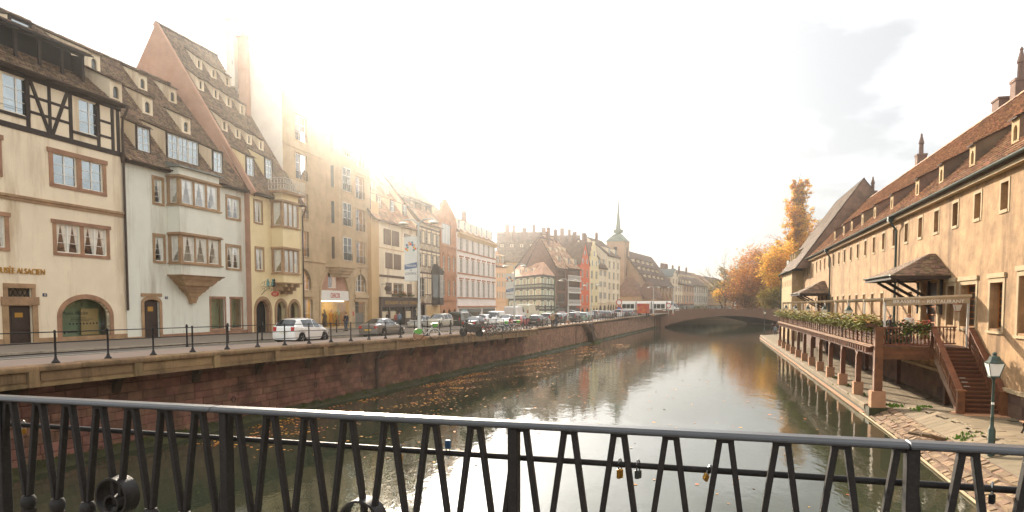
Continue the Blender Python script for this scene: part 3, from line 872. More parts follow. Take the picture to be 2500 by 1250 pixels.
def chimney(root, x, y, z0, z1, w=0.6, d=0.6, m='chimneystone', cap=True, pots=0):
 mb = MB().box(x - w / 2, x + w / 2, y - d / 2, y + d / 2, z0, z1)
 if cap: mb.box(x - w / 2 - 0.07, x + w / 2 + 0.07, y - d / 2 - 0.07, y + d / 2 + 0.07, z1 + 0.001, z1 + 0.14)
 o = mb.build('chimney', m, root)
 for k in range(pots):
  MB().lathe([(0.09, 0), (0.08, 0.35), (0.1, 0.38), (0.1, 0.42)], (x - w / 2 + w * (k + 0.5) / pots, y, z1 + 0.14), 8).build('chimney_pot', 'sand_red', o)
 return o
def house(name, label, pxl, pxr, off=0.0, base=HL, cat='house'):
 x0 = base.X(pxl, off); x1 = base.X(pxr, off)
 p = base.w(x0, off, 0); q = base.w(x1, off, 0)
 zb = min(road_z(p.x, p.y), road_z(q.x, q.y)) + 0.05
 fr = Fr(p.x, p.y, zb, base.a)
 root = thing(name, label, cat, fr.o, fr.a)
 return fr, root, x1 - x0

# ================================================================== LEFT ROW, near to far
# ---- museum with half-timbered top floor
B1, b1, W1 = house('museum_building', 'cream museum front with half-timbered top floor and tiled roof, nearest on the left', -190, 308)
xe, ze = B1.pix(300, 268)
holes = []; wins = []
def addw(lst, fr, px, **kw):
 r = fr.rect(*px); lst.append((r, kw)); return r
addw(wins, B1, (6, 196, 76, 287), cols=2, rows=3, m='white', panes=True, glass=GLASS_SKY)
addw(wins, B1, (192, 257, 246.5, 336), cols=2, rows=3, m='white', panes=True, glass=GLASS_SKY)
for i_ in (0, 1): r_, k_ = wins[i_]; wins[i_] = ((r_[0], r_[1], r_[2], ze - 0.22), k_)
a = B1.rect(127.8, 375.4, 188, 458.7); c = B1.rect(197.7, 385.8, 251.4, 470)
zt2, zb2 = (a[3] + c[3]) / 2, (a[2] + c[2]) / 2
pair2 = [(a[0], a[1], zb2, zt2), (c[0], c[1], zb2, zt2)]
a = B1.rect(136, 545, 196.5, 619); c = B1.rect(203.5, 553, 261, 627)
zt1, zb1 = (a[3] + c[3]) / 2, (a[2] + c[2]) / 2
pair1 = [(a[0], a[1], zb1, zt1), (c[0], c[1], zb1, zt1)]
dx2 = B1.X(22) - pair2[1][1] - 0.35; dx1 = B1.X(34) - pair1[1][1] - 0.35
for r in pair2: wins.append((r, dict(cols=2, rows=3, panes=True, glass=GLASS_SKY))); wins.append(((r[0] + dx2, r[1] + dx2, r[2], r[3]), dict(cols=2, rows=3, panes=True, glass=GLASS_SKY)))
for r in pair1: wins.append((r, dict(cols=2, rows=3, panes=True, curtain=2))); wins.append(((r[0] + dx1, r[1] + dx1, r[2], r[3]), dict(cols=2, rows=3, panes=True, curtain=2)))
tr = B1.rect(19, 702.6, 85, 725); dr = B1.rect(19, 746, 81.4, 856)
dr = (dr[0], dr[1], -0.1, dr[3]); tr = (dr[0], dr[1], tr[2], tr[3])
sh = B1.rect(148, 729, 268.7, 818)
hol = [w[0] for w in wins] + [tr, dr, sh]
zw_top = B1.pix(304, 380)[1]                       # foot of the timber storey
wl = grid_wall(MB(), 0, W1, -0.4, ze + 0.15, hol, 0, 0.24)
ccx = (sh[0] + sh[1]) / 2; rx = (sh[1] - sh[0]) / 2; rz_ = rx * 0.62; zs_ = sh[3] - rz_
arch_fill(wl, ccx, rx, zs_, rz_, sh[3], 0, 0.24)
wl.build('wall', 'cream', b1)
for r, kw in wins: window(b1, r, **kw)
def group_surround(root, rs, w, m, name='window_surround', cap=0.06):
 xa = min(r[0] for r in rs); xb = max(r[1] for r in rs); za = min(r[2] for r in rs); zb = max(r[3] for r in rs)
 mb = MB(); y0, y1 = -0.05, 0.09
 mb.box(xa - w, xa - 0.003, y0, y1, za, zb); mb.box(xb + 0.003, xb + w, y0, y1, za, zb)
 mb.box(xa - w - 0.1, xb + w + 0.1, y0 - 0.03, y1, zb + 0.003, zb + w); mb.box(xa - w, xb + w, y0 - 0.01, y1, za - w * 0.8, za - 0.003)
 rs = sorted(rs)
 for r, q in zip(rs, rs[1:]):
  if q[0] - r[1] > 0.02: mb.box(r[1] + 0.003, q[0] - 0.003, y0 + 0.01, y1, za, zb)
 return mb.build(name, m, root)
group_surround(b1, pair2, 0.26, 'trimpink'); group_surround(b1, pair1, 0.22, 'trimpink')
group_surround(b1, [(r[0] + dx2, r[1] + dx2, r[2], r[3]) for r in pair2], 0.26, 'trimpink')
group_surround(b1, [(r[0] + dx1, r[1] + dx1, r[2], r[3]) for r in pair1], 0.22, 'trimpink')
# string course (moulded, in lengths)
zsc = (B1.pix(30, 481)[1] + B1.pix(290, 524)[1]) / 2
x = 0.0
while x < W1:
 l = min(rnd.uniform(1.6, 2.4), W1 - x)
 mb = MB().box(x, x + l - 0.01, -0.14, -0.001, zsc + 0.02, zsc + 0.16); mb.box(x, x + l - 0.01, -0.08, -0.001, zsc - 0.14, zsc + 0.018)
 mb.build('string_course', 'trim', b1); x += l
# doorway
mb = MB(); w = 0.33
mb.box(dr[0] - w, dr[0] - 0.003, -0.07, 0.12, -0.1, dr[3] + 0.02); mb.box(dr[1] + 0.003, dr[1] + w, -0.07, 0.12, -0.1, dr[3] + 0.02)
mb.box(dr[0] - w - 0.06, dr[1] + w + 0.06, -0.12, 0.12, dr[3] + 0.023, tr[2] - 0.003)
mb.box(tr[0] - w + 0.1, tr[0] - 0.003, -0.06, 0.12, tr[2], tr[3] + 0.003); mb.box(tr[1] + 0.003, tr[1] + w - 0.1, -0.06, 0.12, tr[2], tr[3] + 0.003)
mb.box(tr[0] - w + 0.1, tr[1] + w - 0.1, -0.08, 0.12, tr[3] + 0.006, tr[3] + 0.25)
mb.build('door_surround', 'trim', b1)
def panel_door(root, r, y=0.14, m='doorwood', plate=None, arch=False, name='door'):
 xa, xb, za, zb = r; mb = MB().box(xa, xb, y, y + 0.06, za, zb); W = xb - xa; H = zb - za
 for f0, f1 in ((0.05, 0.3), (0.34, 0.38), (0.42, 0.93)):
  a, c = za + H * f0, za + H * f1
  mb.box(xa + 0.12 * W, xb - 0.12 * W, y - 0.02, y - 0.001, a, c)
  if f1 - f0 > 0.1: mb.box(xa + 0.2 * W, xb - 0.2 * W, y - 0.035, y - 0.021, a + 0.08, c - 0.08)
 o = mb.build(name, m, root)
 MB().tube([(xb - 0.1 * W, y - 0.03, za + H * 0.42), (xb - 0.1 * W, y - 0.07, za + H * 0.42), (xb - 0.2 * W, y - 0.07, za + H * 0.42)], 0.016, 6).build('door_handle', 'iron', o)
 if plate: MB().box(xa + W * 0.32, xa + W * 0.66, y - 0.05, y - 0.037, za + H * 0.72, za + H * 0.83).build('door_plate', 'gold', o)
 return o
panel_door(b1, dr, plate=True)
o = MB().box(tr[0], tr[1], 0.12, 0.16, tr[2], tr[3]).build('transom_light', GLASS_DARK, b1)
gm = MB()
for k in range(5):
 gm.bar((tr[0] + (tr[1] - tr[0]) * k / 5, 0.1, tr[2]), (tr[0] + (tr[1] - tr[0]) * (k + 1) / 5, 0.1, tr[3]), 0.015, 0.015)
 gm.bar((tr[0] + (tr[1] - tr[0]) * k / 5, 0.1, tr[3]), (tr[0] + (tr[1] - tr[0]) * (k + 1) / 5, 0.1, tr[2]), 0.015, 0.015)
gm.build('transom_grille', 'iron', o)
# arched display window with lettering
o = arch_ring(MB(), ccx, rx, zs_, rz_, 0.28, sh[2] - 0.2, -0.06, 0.14, 18).build('arch_surround', 'trimpink', b1)
MB().box(sh[0] - 0.28, sh[1] + 0.28, -0.08, 0.14, sh[2] - 0.22, sh[2] - 0.203).build('sill', 'trim', o)
MB().box(sh[0], sh[1], 0.0, 0.14, sh[2] - 0.2, sh[2]).build('display_plinth', 'trim', b1)
o = MB().quad((sh[0], 0.17, sh[2]), (sh[1], 0.17, sh[2]), (sh[1], 0.17, sh[3]), (sh[0], 0.17, sh[3])).build('display_window', SHOPGLASS, b1)
mat('displaygreen', '#93a083', 0.8, 0.12, 0.8)
MB().box(sh[0] - 0.2, sh[1] + 0.2, 0.9, 0.95, sh[2] - 0.2, sh[3]).build('display_back', 'displaygreen', o)
MB().box(sh[0] + 2.0, sh[1] - 0.15, 0.7, 0.75, sh[2] + 0.05, sh[3] - 0.6).build('display_panel', 'tan', o)
sw = sh[1] - sh[0]
text(o, 'le Musée Alsacien', sh[0] + sw * 0.28, 0.155, sh[2] + 1.42, 0.3, 'blackink', ext=0.002, sx=0.95)
for k, ln in enumerate((0.9, 1.3, 1.1)):
 MB().box(sh[0] + 0.75, sh[0] + 0.75 + ln * 1.2, 0.150, 0.155, sh[2] + 1.12 - k * 0.09, sh[2] + 1.145 - k * 0.09).build('print_line', 'blackink', o)
for k in range(9):
 q = sh[0] + 0.7 + 0.24 * k
 MB().lathe([(0.06, -0.002), (0.06, 0.002)], (q, 0.152, sh[2] + 0.78), 5 + k % 3, 'y').build('print_symbol', 'blackink', o)
mb = MB().box(sh[0] + 0.1, sh[0] + 0.36, 0.15, 0.155, sh[2] + 0.26, sh[2] + 0.29); mb.prism([(sh[0] + 0.28, sh[2] + 0.17), (sh[0] + 0.42, sh[2] + 0.275), (sh[0] + 0.28, sh[2] + 0.38)], 0.146, 0.149)
mb.build('print_arrow', 'blackink', o)
MB().box(sh[0] + 0.5, sh[0] + 1.2, 0.150, 0.155, sh[2] + 0.25, sh[2] + 0.30).build('print_line', 'blackink', o)
zt_ = B1.pix(86, 664)[1]
xr_ = B1.X(128); xl_ = B1.X(-28)
text(b1, 'MUSÉE ALSACIEN', (xr_ + xl_) / 2, -0.03, zt_, 0.44, 'gold', ext=0.03, sx=(xr_ - xl_) / 4.35)
def number_plate(root, fr, px, py, s):
 x, z = fr.pix(px, py); o = MB().box(x - 0.13, x + 0.13, -0.025, -0.002, z - 0.09, z + 0.09).build('house_number_plate', mat('plateblue', '#27384f', 0.4, 0.05), root)
 MB().box(x - 0.06, x + 0.07, -0.03, -0.026, z - 0.055, z + 0.055).build('plate_digits', 'shuttergrey', o)
number_plate(b1, B1, 109, 720, '23')
# plinth patches
MB().box(0, dr[0] - 0.35, -0.05, -0.002, -0.3, 0.42).build('plinth', 'trim', b1); MB().box(dr[1] + 0.35, W1, -0.05, -0.002, -0.3, 0.38).build('plinth', 'trim', b1)
# timber frame of the top storey
zb_ = zw_top; zt_ = ze - 0.05
def V_(px, w=0.26, za=None, zc=None):
 x = B1.X(px); beam(b1, B1, (x, za if za is not None else zb_ + 0.14), (x, zc if zc is not None else zt_ - 0.1), w, local=True)
beam(b1, B1, (0, zb_), (W1, zb_), 0.3, local=True, y0=-0.045); beam(b1, B1, (0, zt_), (W1, zt_), 0.26, local=True, y0=-0.05)
for px in (-100, -10, 1, 86, 188, 254, 288, 301): V_(px, 0.24 if px != 1 else 0.2)
V_(138, 0.2)
wz0 = wins[0][0][2] - 0.12
for pa, pb in ((-95, 84), (190, 254)):
 beam(b1, B1, (B1.X(pa), wz0), (B1.X(pb), wz0), 0.16, local=True, y0=-0.06)
H_ = zt_ - zb_
for f in (0.36, 0.66): beam(b1, B1, (B1.X(86) + 0.13, zb_ + H_ * f), (B1.X(188) - 0.13, zb_ + H_ * f), 0.16, local=True, y0=-0.02)
for f in (0.3, 0.62): beam(b1, B1, (B1.X(254) + 0.13, zb_ + H_ * f), (B1.X(288) - 0.1, zb_ + H_ * f), 0.15, local=True, y0=-0.02)
beam(b1, B1, (B1.X(93), zt_ - 0.1), (B1.X(135), zb_ + 0.12), 0.2, local=True, y0=-0.055)
beam(b1, B1, (B1.X(181), zt_ - 0.1), (B1.X(143), zb_ + 0.12), 0.2, local=True, y0=-0.055)
# window bar
MB().tube([(B1.X(4), -0.08, wins[0][0][2] + 0.28), (B1.X(80), -0.08, wins[0][0][2] + 0.28)], 0.012, 6).build('window_bar', 'iron', b1)
# roof: eave, ridge from the skyline
YR1 = 7.0
zr1 = (B1.hit(0, 27, (0, YR1, 0), (0, 1, 0)).z + B1.hit(280, 140, (0, YR1, 0), (0, 1, 0)).z) / 2
S1 = (-0.5, ze + 0.1, YR1, zr1)
m1 = (zr1 - S1[1]) / (YR1 - S1[0])
shell(b1, W1, 2 * YR1, -0.4, ze + 0.1, 'cream', (YR1, zr1 - 0.2))
gal_x1 = B1.hit(218, 190, (0, 0.9, 0), (0, 1, 0)).x
tiles(b1, 0, W1, *S1)
tiles(b1, 0, W1, 2 * YR1 + 0.5, ze + 0.1, YR1, zr1, 'tile', 0.4, 0.5)
ridge_caps(b1, 0, W1, YR1, zr1 + 0.04)
MB().box(0, W1, -0.42, -0.003, ze + 0.02, ze + 0.2).build('eaves_board', 'timber', b1)
gutter(b1, 0, W1 + 0.1, -0.58, ze + 0.16)
# open drying-loft gallery dormer
def gallery(root, slope, x0, x1, yb, h, bays, k=0.25, ov=0.5):
 ye, ze_, yr, z_ = slope; mm = (z_ - ze_) / (yr - ye); zb0 = ze_ + (yb - ye) * mm; D = h / (mm - k)
 mb = MB()
 for i in range(bays + 1):
  xx = x0 + (x1 - x0) * i / bays; mb.box(xx - 0.08, xx + 0.08, yb, yb + 0.14, zb0 - 0.05, zb0 + h)
 mb.box(x0 - 0.08, x1 + 0.08, yb - 0.03, yb + 0.16, zb0 + h, zb0 + h + 0.14); mb.box(x0 - 0.1, x1 + 0.1, yb - 0.06, yb + 0.16, zb0 - 0.12, zb0 - 0.003)
 o = mb.build('gallery_dormer', 'timber', root)
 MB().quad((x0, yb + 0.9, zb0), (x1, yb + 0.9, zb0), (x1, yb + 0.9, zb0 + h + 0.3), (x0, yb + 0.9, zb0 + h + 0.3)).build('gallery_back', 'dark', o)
 for xx in (x0 - 0.06, x1 + 0.06): MB().add([(xx, yb, zb0), (xx, yb, zb0 + h), (xx, yb + D, zb0 + h + k * D)], [(0, 1, 2)]).build('gallery_cheek', 'timber', o)
 P = [Vector((x0 - 0.3, yb - ov, zb0 + h + 0.15 - ov * k)), Vector((x1 + 0.3, yb - ov, zb0 + h + 0.15 - ov * k)), Vector((x1 + 0.3, yb + D, zb0 + h + 0.15 + k * D)), Vector((x0 - 0.3, yb + D, zb0 + h + 0.15 + k * D))]
 MB().hexa(P, [p + Vector((0, 0, 0.07)) for p in P]).build('gallery_roof', 'timber', o)
 tiles(o, x0 - 0.3, x1 + 0.3, yb - ov, zb0 + h + 0.24 - ov * k, yb + D, zb0 + h + 0.23 + k * D, base=False)
 return o
def rp(fr, slope, px, py):
 return fr.hit(px, py, (0, slope[0], slope[1]), (0, -(slope[3] - slope[1]), slope[2] - slope[0]))
g0 = rp(B1, S1, 205, 202)
gallery(b1, S1, -0.5 + 0.6, g0.x, g0.y, 1.55, 7)
for px, py, w, h in ((52, 88, 1.5, 1.0),):
 q = rp(B1, S1, px, py); dormer(b1, S1, q.x, q.y, w, h, 0.2, 'cream', style='window', rows=1, frame_m='timber', wm='timber')
for px, py in ((231, 176), (284, 246)):
 q = rp(B1, S1, px, py); dormer(b1, S1, q.x, q.y, 0.95, 1.25, 0.45, 'cream')
downpipe(b1, [(W1 + 0.02, -0.58, ze + 0.05), (W1 + 0.02, -0.5, ze - 0.15), (W1 + 0.02, -0.16, ze - 0.7), (W1 + 0.02, -0.12, ze - 1.2), (W1 + 0.02, -0.12, 1.9)], 0.075)
MB().prism([(W1 - 0.14, ze - 3.0), (W1 + 0.18, ze - 3.0), (W1 + 0.12, ze - 3.45), (W1 - 0.08, ze - 3.45)], -0.24, -0.02).build('pipe_hopper', 'pipe', b1)

# ---- pale house with two-storey stone oriel
B2, b2, W2 = house('oriel_house', 'pale whitewashed house with two-storey stone oriel on a stepped corbel beside the museum', 309, 615)
ze2 = (B2.pix(320, 408)[1] + B2.pix(600, 468)[1]) / 2
def Z(fr, px, y, yy=0.0): return (px / 2.717 + 300, y / 2.717 + 420)
def zr4(fr, a, b_, c, d): return fr.rect(*Z(fr, a, b_), *Z(fr, c, d))
w_l2 = zr4(B2, 205, 42, 260, 210); w_l1 = zr4(B2, 210, 425, 270, 592)
w_r2 = zr4(B2, 690, 165, 772, 314); w_r1 = zr4(B2, 690, 492, 775, 642)
d2 = zr4(B2, 137, 845, 247, 1125); d2 = (d2[0], d2[1], -0.1, d2[3])
s2a = zr4(B2, 582, 838, 677, 1040); s2b = zr4(B2, 715, 842, 790, 1034); s2b = (s2b[0], s2b[1], s2a[2], s2a[3])
wl = grid_wall(MB(), 0, W2, -0.4, ze2 + 0.2, [w_l2, w_l1, w_r2, w_r1, d2, s2a, s2b]);
dcx = (d2[0] + d2[1]) / 2; drx = (d2[1] - d2[0]) / 2
arch_fill(wl, dcx, drx, d2[3] - 0.22, 0.22, d2[3], 0, 0.22)
wl.build('wall', 'paleblue', b2)
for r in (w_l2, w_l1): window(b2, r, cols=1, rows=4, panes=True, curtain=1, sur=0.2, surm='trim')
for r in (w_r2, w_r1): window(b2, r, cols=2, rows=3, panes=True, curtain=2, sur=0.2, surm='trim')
panel_door(b2, d2, plate=True)
arch_ring(MB(), dcx, drx, d2[3] - 0.22, 0.22, 0.24, -0.1, -0.05, 0.13).build('door_surround', 'trim', b2)
MB().box(d2[0] - 0.24, d2[1] + 0.24, -0.06, -0.003, d2[3] + 0.2, d2[3] + 0.42).build('door_lintel', 'trim', b2)
for r in (s2a, s2b):
 o = window(b2, r, cols=1, rows=1, m='trimpink', sur=0.16, surm='trimpink', glass=SHOPGLASS, roomm='displaygreen')
MB().box(s2a[1] + 0.17, s2b[0] - 0.17, -0.03, -0.002, s2a[2], s2a[3]).build('pillar', 'white', b2)
number_plate(b2, B2, 406, 727, '24')
MB().box(0, d2[0] - 0.26, -0.045, -0.002, -0.3, 0.3).build('plinth', 'trim', b2); MB().box(d2[1] + 0.26, W2, -0.05, -0.002, -0.3, 0.36).build('plinth', 'trimpink', b2)
# oriel
def oriel(root, fr, xa, xb, dep, levels, zbot, ztop, m, stone, zc, lights=3, sidew=True, cant=0.0, corb=True):
 """levels = list of (z sill, z head): stone window bands; plaster between"""
 ymin = -dep
 bands = []; z = zbot
 holes_f = [];
 W_ = xb - xa
 for zs0, zs1 in levels:
  lw = (W_ - 0.36) / lights
  for k in range(lights):
   a = xa + 0.18 + lw * k + 0.07; holes_f.append((a, a + lw - 0.14, zs0 + 0.1, zs1 - 0.1))
 o = None
 # plaster bands
 edges = [zbot] + [e for l_ in levels for e in (l_[0] - 0.1, l_[1] + 0.18)] + [ztop]
 for i in range(0, len(edges), 2):
  z0_, z1_ = edges[i], edges[i + 1]
  if z1_ - z0_ < 0.05: continue
  q = MB().box(xa + 0.03, xb - 0.03, ymin + 0.03, -0.002, z0_, z1_).build('oriel' if o is None else 'oriel_wall', m, o if o else root)
  o = o or q
 for zs0, zs1 in levels:
  hs_ = [h for h in holes_f if zs0 < h[2] < zs1]
  st = grid_wall(MB(), xa, xb, zs0, zs1, hs_, ymin, 0.16)
  hy = (-dep + 0.22, -0.25)
  # side faces with one light each
  for xx, sgn in ((xa, 1), (xb, -1)):
   q = grid_wall(MB(), -dep, 0.0, zs0, zs1, [(hy[0], hy[1], zs0 + 0.1, zs1 - 0.1)], 0, 0.16)
   st.add([(xx + v[1] * sgn, v[0], v[2]) for v in q.v], q.f)
  st.build('oriel_frame', stone, o)
  MB().box(xa - 0.1, xb + 0.1, ymin - 0.1, -0.002, zs0 - 0.098, zs0 - 0.004).build('oriel_sill', stone, o)
  lp = MB(); lp.box(xa - 0.12, xb + 0.12, ymin - 0.12, -0.002, zs1 + 0.004, zs1 + 0.1); lp.box(xa - 0.05, xb + 0.05, ymin - 0.05, -0.002, zs1 + 0.102, zs1 + 0.175)
  lp.build('oriel_moulding', stone, o)
  for h in hs_:
   wo = window(o, h, y=ymin + 0.08, cols=1, rows=3, curtain=1, room=False, fw=0.05)
   wo.name = 'oriel_window'
  for xx, sgn in ((xa, 1), (xb, -1)):
   sb = MB(); y0_, y1_ = hy; za_, zb_2 = zs0 + 0.1, zs1 - 0.1; xf = xx + 0.09 * sgn
   for q0, q1, r0, r1 in ((y0_, y0_ + 0.05, za_, zb_2), (y1_ - 0.05, y1_, za_, zb_2), (y0_ + 0.05, y1_ - 0.05, za_, za_ + 0.05), (y0_ + 0.05, y1_ - 0.05, zb_2 - 0.05, zb_2), (y0_ + 0.05, y1_ - 0.05, (za_ + zb_2) / 2 + 0.1, (za_ + zb_2) / 2 + 0.13), (y0_ + 0.05, y1_ - 0.05, za_ * 0.72 + zb_2 * 0.28, za_ * 0.72 + zb_2 * 0.28 + 0.025)):
    sb.box(xf - 0.025, xf + 0.025, q0, q1, r0, r1)
   so_ = sb.build('oriel_side_window', 'white', o)
   MB().quad((xf, y0_, za_), (xf, y1_, za_), (xf, y1_, zb_2), (xf, y0_, zb_2)).build('pane', GLASS, so_)
   cq = MB().add([(xf + 0.05 * sgn, y0_, zb_2), (xf + 0.05 * sgn, y1_, zb_2), (xf + 0.05 * sgn, y1_, za_), (xf + 0.05 * sgn, (y0_ + y1_) / 2 + 0.1, za_ + 0.4), (xf + 0.05 * sgn, y0_ + 0.05, (za_ + zb_2) / 2)], [(0, 1, 2, 3, 4)])
   cq.build('curtain', 'curtain', so_)
  MB().quad((xa + 0.2, 0.02, zs0), (xb - 0.2, 0.02, zs0), (xb - 0.2, 0.02, zs1), (xa + 0.2, 0.02, zs1)).build('room_back', 'room', o)
 return o
cxl = B2.X(440) ;
yo = -1.05
ox0 = B2.pix(440, 560, yo)[0]; ox1 = B2.pix(539, 560, yo)[0]
lv = [((B2.pix(441, 571.5, yo)[1] - 1.62 * 1.0), B2.pix(441, 571.5, yo)[1])]
z1t = B2.pix(441, 572, yo)[1]; z1b = B2.pix(441, 641, yo)[1]; z2t = B2.pix(441, 432, yo)[1]; z2b = B2.pix(441, 498, yo)[1]
zob = B2.pix(441, 670, yo)[1]; zot = B2.pix(441, 408, yo)[1]
ori = oriel(b2, B2, ox0, ox1, 1.05, [(z1b, z1t), (z2b, z2t)], zob, zot, 'paleblue', 'trim', 0)
oc = MB(); cx_ = (ox0 + ox1) / 2; hw = (ox1 - ox0) / 2
for k, (f, dz, dd) in enumerate(((1.1, 0.12, 1.22), (1.0, 0.2, 1.1), (0.86, 0.2, 0.95), (0.78, 0.24, 0.85), (0.6, 0.24, 0.65), (0.5, 0.22, 0.55), (0.38, 0.3, 0.42), (0.2, 0.28, 0.34), (0.13, 0.22, 0.3))):
 mb = MB(); z1_ = zob - sum((0.12, 0.2, 0.2, 0.24, 0.24, 0.22, 0.3, 0.28, 0.22)[:k]);
 f2 = (1.06, 0.92, 0.8, 0.64, 0.54, 0.42, 0.22, 0.15, 0.12)[k]
 mb.hexa([(cx_ - hw * f2, -dd * 0.9, z1_ - dz + 0.003), (cx_ + hw * f2, -dd * 0.9, z1_ - dz + 0.003), (cx_ + hw * f2, -0.002, z1_ - dz + 0.003), (cx_ - hw * f2, -0.002, z1_ - dz + 0.003)],
   [(cx_ - hw * f, -dd, z1_), (cx_ + hw * f, -dd, z1_), (cx_ + hw * f, -0.002, z1_), (cx_ - hw * f, -0.002, z1_)])
 mb.build('corbel_course', 'trim', b2)
# small lead roof over the oriel
MB().hexa([(ox0 - 0.2, -1.3, zot + 0.003), (ox1 + 0.2, -1.3, zot + 0.003), (ox1 + 0.2, -0.002, zot + 0.003), (ox0 - 0.2, -0.002, zot + 0.003)],
   [(ox0 - 0.15, -1.25, zot + 0.08), (ox1 + 0.15, -1.25, zot + 0.08), (ox1 + 0.1, -0.002, zot + 0.45), (ox0 - 0.1, -0.002, zot + 0.45)]).build('oriel_roof', 'zinc', b2)
YR2 = YR1
zr2 = zr1 + B1.o.z - B2.o.z - 0.1
S2 = (-0.45, ze2 + 0.15, YR2, zr2)
tiles(b2, 0, W2, *S2)
tiles(b2, 0, W2, 2 * YR2 + 0.5, ze2 + 0.1, YR2, zr2, 'tile', 0.4, 0.5)
ridge_caps(b2, 0, W2, YR2, zr2 + 0.04)
shell(b2, W2, 2 * YR2, -0.4, ze2, 'paleblue', (YR2, zr2 - 0.2))
MB().box(0, W2, -0.36, -0.003, ze2 + 0.04, ze2 + 0.2).build('eaves_board', 'timber', b2)
gutter(b2, 0.2, W2, -0.52, ze2 + 0.2)
for px, py, w, h in ((352, 373, 1.25, 1.75), (533, 424, 1.2, 1.75)):
 q = rp(B2, S2, px, py); dormer(b2, S2, q.x, max(q.y, -0.1), w, h, 0.42, 'cream', style='window', cols=2, rows=3)
q = rp(B2, S2, 449, 398); dormer(b2, S2, q.x, max(q.y, 0.0), 3.3, 1.9, 0.42, 'cream', style='window', lights=3, cols=2, rows=3)
for px, py, s_ in ((349, 221, 0.95), (422, 252, 0.95), (361, 281, 1.05), (455, 327, 1.0)):
 q = rp(B2, S2, px, py); dormer(b2, S2, q.x, q.y, 0.95 * s_, 1.3 * s_, 0.45, 'cream')
downpipe(b2, [(W2 - 0.1, -0.52, ze2 + 0.12), (W2 - 0.1, -0.5, ze2 - 0.1), (W2 - 0.05, -0.14, ze2 - 0.6), (W2 - 0.05, -0.12, 1.6)], 0.06)
# ---- yellow corner house with arches, iron balcony and the great steep roof
B3, b3, W3 = house('arcaded_house', 'yellow house with round arches and a very steep roof full of small dormers', 615, 740, -0.5)
ze3 = (B3.pix(620, 474)[1] + B3.pix(735, 508)[1]) / 2
def z4(a, b_): return (a / 2.717 + 300, b_ / 2.717 + 420)
l2 = B3.rect(*z4(872, 190), *z4(920, 338)); l1 = B3.rect(*z4(881, 505), *z4(930, 650))
g = B3.rect(624, 731, 660, 820); dcx = (g[0] + g[1]) / 2; drx = (g[1] - g[0]) / 2
arcs = [(dcx, drx, -0.2, g[3])]
for pa, pb, yt in ((674.5, 698, 736), (707, 730, 737)):
 q = B3.rect(pa, yt, pb, 800); arcs.append(((q[0] + q[1]) / 2, (q[1] - q[0]) / 2, 0.55, q[3]))
wl = grid_wall(MB(), 0, W3, -0.4, ze3 + 0.2, [l1, l2] + [(a - r, a + r, zb, zt) for a, r, zb, zt in arcs], 0, 0.45)
for a, r, zb, zt in arcs: arch_fill(wl, a, r, zt - r, r, zt, 0, 0.45)
wl.build('wall', 'yellow', b3)
for k, (a, r, zb, zt) in enumerate(arcs):
 for j in range(2 if k == 0 else 1):
  arch_ring(MB(), a, r - 0.12 * j, zt - r, r - 0.12 * j, 0.28 - 0.1 * j, zb, -0.06 + 0.1 * j, 0.2 + 0.1 * j).build('arch_surround', 'trim' if j == 0 else 'trimpink', b3)
 if k == 0: MB().box(a - r, a + r, 0.5, 0.58, zb, zt).build('gate', 'dark', b3)
 else:
  o = MB().quad((a - r, 0.34, zb), (a + r, 0.34, zb), (a + r, 0.34, zt), (a - r, 0.34, zt)).build('shop_window', SHOPGLASS, b3)
  MB().box(a - r - 0.3, a + r + 0.3, 1.6, 1.65, zb - 0.3, zt + 0.2).build('room_back', 'room', o)
  MB().lathe([(0.02, -0.1), (0.1, 0.0), (0.02, 0.1)], (a + 0.15, 0.9, zt - 0.7), 8).build('hanging_lamp', 'curtain', o)
  MB().box(a - r, a + r, 0.02, 0.3, zb - 0.12, zb - 0.002).build('sill', 'trim', o)
for r in (l2, l1): window(b3, r, cols=2, rows=3, curtain=2, sur=0.17, surm='trim', mull=0.12)
yo = -1.15
ox0 = B3.pix(691, 600, yo)[0]; ox1 = B3.pix(731, 600, yo)[0]
za1, zb1_ = B3.pix(692, 666, yo)[1], B3.pix(692, 607, yo)[1]; za2, zb2_ = B3.pix(692, 552, yo)[1], B3.pix(692, 492, yo)[1]
zob = B3.pix(692, 692, yo)[1]
oriel(b3, B3, ox0, ox1, 1.15, [(za1, zb1_), (za2, zb2_)], zob, zb2_ + 0.75, 'yellow', 'trim', 0)
MB().box(ox0 - 0.4, ox1 + 0.4, -1.6, -0.002, zb2_ + 0.752, zb2_ + 0.92).build('balcony_floor', 'trim', b3)
for xx in (ox0 + 0.3, (ox0 + ox1) / 2, ox1 - 0.3):
 for k, (dd, dz) in enumerate(((1.2, 0.3), (0.85, 0.32), (0.5, 0.32))):
  MB().box(xx - 0.17, xx + 0.17, -dd, -0.002, zob - 0.3 * (k + 1) + 0.003, zob - 0.3 * k).build('corbel', 'trim', b3)
MB().box(ox0 - 0.12, ox1 + 0.12, -1.3, -0.002, zob + 0.002, zob + 0.1).build('oriel_base', 'trim', b3)
